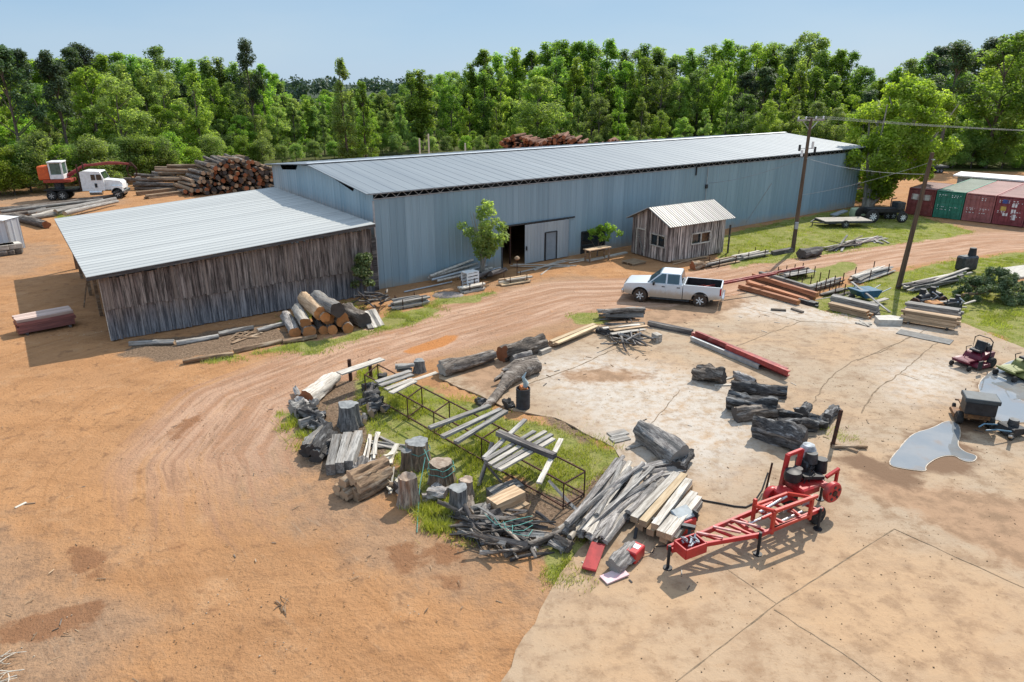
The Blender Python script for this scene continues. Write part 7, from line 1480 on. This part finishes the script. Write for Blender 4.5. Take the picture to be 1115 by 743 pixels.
for x in (-.95, .95):
    for y in (-.25, .25): MB().bar((x, y, 0), (x, y, .92), .09).build('leg', m_brn, e)
pile((560, 296), (625, 287), .8, 5, m_pale, 'loose board lying in front of the sliding door', 'loose boards by the sliding door', layers=1, fan=.5, bw=(.08, .16)); pile((616, 286), (640, 283), .7, 4, m_bone, 'thin pale stick lying beside the sliding door jamb', 'sticks by the door jamb', layers=1, fan=.6, bw=(.04, .08), cat='stick', name='stick')
bpx((640, 284), (682, 275), .3, .1, m_conc, 'low concrete kerb along the warehouse wall left of the shed', z=.0, cat='kerb', name='concrete_kerb')
# ------------------------------------------------------------------ barn front
LP = [((321, 362), (311, 344), .29, 0, 'thin grey log leaning at the left end of the sawlog pile', m_barkg), ((337, 362), (326, 346), .33, 0, 'bottom row sawlog with an orange end, second from the left of the pile', m_bark), ((352, 360), (345, 346), .26, 0, 'small sawlog on the ground in the middle of the pile', m_bark), ((362, 360), (356, 346), .27, 0, 'small sawlog right of the middle of the bottom row', m_bark), ((379, 358), (366, 343), .30, 0, 'sawlog at the right of the bottom row with an orange end', m_bark), ((397, 350), (376, 338), .44, 0, 'big dark ended log at the right end of the sawlog pile', m_bark),
      ((333, 352), (323, 336), .28, .52, 'second row sawlog with pale mottled bark', m_pale), ((373, 348), (356, 336), .36, .45, 'second row sawlog with a broad orange end, right of centre', m_bark), ((359, 348), (345, 334), .30, .5, 'second row sawlog in the middle of the pile', m_brn), ((349, 341), (331, 325), .36, .88, 'thick pale barked log on top of the sawlog pile', m_tan), ((354, 346), (340, 330), .27, .75, 'sawlog wedged below the thick pale top log', m_brn), ((368, 338), (344, 324), .40, 1.1, 'long grey log lying highest on the sawlog pile', m_grey)]
for a, b, r_, z, lb, mt in LP: lpx(a, b, r_, [mt, m_endd if 'dark ended' in lb or 'highest' in lb else m_endo], lb, z=z, lump=.07, taper=1.0, bend=.015)
for k in range(4): bpx((404 + 4 * k, 358 - k), (394 + 4 * k, 340 - k), .3, .06, m_pale if k % 2 else m_grey, 'whitish slab leaning at the right end of the sawlog pile', group='whitish slabs by the sawlogs', z=.02, z1=.5, name='slab', cat='slab')
P_ = [((141, 374), (190, 373)), ((192, 374), (238, 366)), ((238, 364), (276, 357)), ((280, 360), (318, 351)), ((199, 394), (254, 386)), ((255, 383), (307, 371)), ((308, 372), (345, 367))]
lb = ['pale pole on the ground in front of the left end of the barn wall', 'knotty pale pole following the leftmost one along the barn', 'straight pole in the shade in the middle of the barn front', 'pole ending at the sawlog pile beside the barn wall', 'grey squared pole lying on the dirt, frontmost and leftmost', 'brown pole continuing the front line towards the sawlogs', 'thin pole lying on the grass in front of the sawlog pile']
for k, (a, b) in enumerate(P_): lpx(a, b, .13, [m_grey if k < 4 else m_brn, m_endt], lb[k], bend=.02, lump=.12)
pile((240, 372), (290, 360), 1.2, 12, m_brn, 'bark scrap lying between the pole lines in front of the barn', 'bark scraps by the barn', layers=1, fan=.7, bw=(.08, .2), bt=(.02, .04), lenj=.4, cat='bark scrap', name='bark_scrap')
# red stack at the left
pa, pb = G(22, 366), G(83, 354); d = (pb - pa).normalized(); y = Vector((-d.y, d.x, 0)); m_rl = MAT('dusty_red_lumber', (.30, .12, .10), (.18, .075, .07), 3, WX, .8, rand=.2); m_rlt = MAT('pinkish_lumber_top', (.55, .42, .36), (.44, .32, .27), 3, WX, .8, rand=.15)
for l in range(5):
    for k in range(4): o_ = y * (k * .29) + Vector((0, 0, .20 + l * .155)) + d * random.uniform(-.06, .06); board(pa + o_, pb + o_, .28, .148, m_rlt if l == 4 else m_rl, 'dusty red timber in the stack lying in the barn shadow at the left', 'red timber stack at the left', 'timber', 'timber', end=m_endr)
for t in (.12, .88): c = pa.lerp(pb, t) + y * .43 + Vector((0, 0, .06)); tag(MB().box((0, 0, 0), (.12, 1.3, .12)).build('bearer', m_dark, None, None, 0, c, (0, 0, math.atan2(d.y, d.x))), 'dark bearer under the dusty red timber stack at the left', 'bearer', 'bearers of the red stack')
# ------------------------------------------------------------------ back yard: logs on the ground and log decks
LB = [logmesh(5.6, .25, 500 + k, [m_bark if k % 2 else m_brn, [m_endr, m_endt, m_endd, m_endr, m_endt, m_endd][k]], .012, .06, .9, 10, 3, 1) for k in range(6)]
Lp = MAT('reddish_bark', (.22, .11, .07), (.10, .05, .035), 5, (.5, 3, 3), .95, rand=.3); LR = [logmesh(5.6, .25, 600 + k, [Lp, m_endr], .012, .06, .9, 10, 3, 1) for k in range(5)]
def putlog(me, p, d, k, label, group):
    o = link('log', me); x = Vector(d).normalized(); o.matrix_world = Matrix.Translation(p) @ frame(x).to_4x4() @ Matrix.Rotation(random.uniform(0, 6), 4, 'X') @ Matrix.Diagonal((random.uniform(.92, 1.05), k, k, 1)); return tag(o, label, 'log', group)
rr = random.Random(21); f0, f1 = G(207, 214), G(303, 206); ax_ = Vector((-.62, .78, 0)); fl_ = (f1 - f0).length; fd_ = (f1 - f0).normalized()
def topz(t): return 4.1 * min(1, max(0, (t + .10) * 2.1)) ** .9 * (1 if t < .68 else max(.45, 1 - (t - .68) * 1.5))
n_ = 0; row = 0
while row < 11:
    z = .25 + row * .43; s_ = .27 * (row % 2)
    while s_ < fl_:
        t = s_ / fl_
        if z < topz(t) and (row < 1 or True):
            p = f0 + fd_ * (s_ + rr.uniform(-.13, .13)) + Vector((0, 0, z + rr.uniform(-.11, .11))) + ax_ * (2.8 + rr.uniform(-.5, .8)); putlog(rr.choice(LB), p, ax_ + Vector((rr.gauss(0, .07), 0, rr.gauss(0, .03))), rr.uniform(.65, 1.2), 'cut log with a reddish brown end in the tall log deck beyond the barn roof', 'logs of the tall log deck'); n_ += 1
        s_ += .53
    row += 1
a0_ = G(150, 207); 
for k in range(28):
    c = a0_ + Vector((rr.uniform(.5, 7.0), rr.uniform(-.3, 3.4), 0)); c.z = .2 + .42 * (k % 7) * min(1, (c.x - a0_.x + 2) / 7); putlog(rr.choice(LB), c, (1, rr.gauss(-.12, .06), rr.gauss(0, .02)), rr.uniform(.7, 1.0), 'long brown log lying lengthwise at the left flank of the log deck', 'logs at the left flank of the deck')
for k, (a, b) in enumerate([((2, 228), (128, 213)), ((0, 232), (112, 217)), ((8, 236), (96, 222)), ((-10, 229), (60, 223)), ((20, 240), (90, 228)), ((60, 231), (126, 216)), ((40, 233), (84, 228)), ((70, 233), (128, 219)), ((-15, 234), (50, 228)), ((-20, 238), (30, 232))]):
    lpx(a, b, .24, [m_grey if k % 3 else m_bark, m_endt], 'long grey log lying in the rows on the ground in front of the log truck', group='long logs in front of the truck', z=.2 * (k % 2), bend=.012, lump=.06, taper=.75, rings=6)
lpx((14, 236), (51, 245), .38, [m_bark, m_endr], 'thick dark log with a rusty round end lying nearest the metal bin', bend=.01); lpx((34, 236), (62, 230), .22, [m_pale, m_endt], 'pale log crossing the end of the grey rows', z=.1)
for k, (a, b, mt) in enumerate([((150, 213), (205, 207), m_brn), ((160, 217), (215, 210), m_tan), ((222, 207), (245, 204), m_fresh), ((254, 204), (280, 200), m_fresh), ((262, 206), (290, 202), m_tan), ((200, 212), (216, 210), m_redst)]): pa, pb = G(*a), G(*b); stack(a, b, 2, 2, .3, .2, mt, ['brown planks', 'tan planks', 'yellow planks', 'fresh planks', 'tan boards', 'red planks'][k] [:-1] + ' in the low stack just behind the barn roof ridge, ' + ['leftmost', 'second from the left', 'in the middle', 'near the warehouse', 'closest to the warehouse', 'the red one'][k], ['brown', 'tan', 'yellow', 'fresh', 'near', 'red'][k] + ' plank stack behind the barn', .02, bearer=False)
# bank and log deck behind the long roof
bk = MB(); y0b = 108
def ux(u, y, z): return (u - 557.5) / FPX * (y * cP - (z - HC) * sP)
xa, xb = ux(545, y0b, 3), ux(880, y0b, 3)
bk.add([(xa - 8, y0b - 4, -.2), (xb + 10, y0b - 4, -.2), (xb + 4, y0b, 2.5), (xa, y0b, 2.5), (xb + 4, y0b + 6, 2.5), (xa, y0b + 6, 2.5), (xb + 10, y0b + 12, -.2), (xa - 8, y0b + 12, -.2)], [(0, 1, 2, 3), (3, 2, 4, 5), (5, 4, 6, 7), (0, 3, 5, 7), (1, 6, 4, 2)])
tag(bk.build('terrain', MAT('dark_earth_bank', (.20, .11, .06), (.12, .08, .045), 1, rand=0)), kind='structure')
u = 552.0; rowz = 0
for row in range(6):
    z = 2.7 + row * .44; u = 553 + (row % 2) * 2
    while u < 800:
        vt = 151 + 3 * math.sin(u * .13) + max(0, (u - 640) * .09) + (6 if 640 < u < 668 else 0); x = ux(u, y0b + 1, z)
        if z < Zat(x, y0b + 1, vt) and z > Zat(x, y0b + 1, vt) - .8 and not 566 < u < 572: putlog(rr.choice(LR), (x, y0b + 3.3 + rr.uniform(-.3, .3), z + rr.uniform(-.05, .05)), (rr.gauss(.25, .12), 1, rr.gauss(0, .02)), rr.uniform(.85, 1.2), 'reddish log end in the long deck showing above the ridge of the metal roof', 'logs of the deck behind the metal roof')
        u += 5.2
fb = MB()
for row in range(7):
    z = 2.65 + row * .40; u = 553.0 + (row % 2) * 1.5
    while u < 810:
        vt = 153 + 3 * math.sin(u * .13) + max(0, (u - 640) * .09) + (5 if 640 < u < 668 else 0) + rr.uniform(-1, 1.5); x = ux(u, y0b + 1, z)
        if z < Zat(x, y0b + 1, vt) and not 566 < u < 572:
            d = Vector((rr.gauss(.3, .22), 1, rr.gauss(0, .05))).normalized() * 2.6; c = Vector((x, y0b + 3.6 + rr.uniform(-.3, .4), z)); r_ = rr.uniform(.14, .24); fb.cyl(c - d, c + d, r_, r_ * .9, 8, 0, True, 1)
        u += 2.7
tag(fb.build('log_deck', [Lp, m_endr], None, 50), kind='stuff')
# ------------------------------------------------------------------ left edge block stack and small litter
for k in range(6): q = G(2 + 7 * (k % 3), 278 - (k % 3), 0); tag(MB().box((0, 0, .2), (1.1, 1.0, .4)).build('timber_block', m_bark if k < 3 else m_pale, None, None, .04, (q.x, q.y, .42 * (k // 3)), (0, 0, .3 + .1 * k)), 'mossy squared timber block stacked beside the sheet metal bin', 'timber block', 'timber blocks by the bin')
bpx((17, 553), (29, 547), .09, .03, m_bone, 'white broken stick lying alone on the orange dirt at the left', z=.01, cat='stick', name='stick'); bpx((28, 549), (38, 548), .05, .03, m_brn, 'thin brown twig beside the white stick on the orange dirt', z=.01, cat='stick', name='stick')
for k in range(26):
    u, v = rr.uniform(-10, 9), rr.uniform(708, 743); a = rr.uniform(0, 3.1); d = Vector((math.cos(a), math.sin(a), rr.gauss(0, .12))) * rr.uniform(.15, .5); c = G(u, v, .05 + .2 * rr.random()); c.z = max(c.z, abs(d.z) + .02); log(c - d, c + d, rr.uniform(.006, .012), [m_bone if k % 2 else m_brn, m_endt], 'bleached twig in the small heap at the bottom left corner', 'twigs in the corner heap', 'twig', 'twig', bend=.15, n=5, rings=4)
for k in range(9):
    u, v = 306 + rr.uniform(-4, 6), 664 + rr.uniform(-12, 8); a = rr.uniform(.6, 2.4); d = Vector((math.cos(a), math.sin(a), .0)) * rr.uniform(.08, .25); c = G(u, v, .02); log(c - d, c + d, .012, [m_brn, m_endt], 'brown twig in the little tuft of twigs on the orange dirt', 'twigs on the orange dirt', 'twig', 'twig', bend=.2, n=5, rings=4)
for k in range(55):
    u, v = rr.choice([(rr.gauss(60, 50), rr.gauss(690, 40)), (rr.gauss(200, 110), rr.gauss(520, 70)), (rr.gauss(540, 60), rr.gauss(625, 22)), (rr.gauss(330, 40), rr.gauss(590, 30))]); c = G(u, v, .02)
    if sdf(np.array([c.x]), np.array([c.y]), SLAB)[0] > -.4: continue
    a = rr.uniform(0, 3.1); d = Vector((math.cos(a), math.sin(a), 0)) * rr.uniform(.03, .13); board(c - d, c + d, rr.uniform(.01, .03), .012, rr.choice([m_brn, m_bark, m_tan]), 'wood splinter scattered on the open dirt', 'splinters on the dirt', 'splinter', 'splinter')
for k in range(70):
    u, v = rr.choice([(rr.gauss(690, 30), rr.gauss(620, 22)), (rr.gauss(700, 60), rr.gauss(500, 25)), (rr.gauss(680, 30), rr.gauss(380, 12)), (rr.gauss(880, 60), rr.gauss(475, 20)), (rr.gauss(620, 50), rr.gauss(400, 12)), (rr.gauss(850, 60), rr.gauss(345, 8))]); c = G(u, v, SL + .015)
    if sdf(np.array([c.x]), np.array([c.y]), SLAB)[0] < .15: continue
    a = rr.uniform(0, 3.1); d = Vector((math.cos(a), math.sin(a), 0)) * rr.uniform(.04, .18); board(c - d, c + d, rr.uniform(.015, .06), .015, rr.choice([m_brn, m_pale, m_dark]), 'wood chip scattered on the concrete slab', 'chips on the concrete', 'wood chip', 'wood_chip')
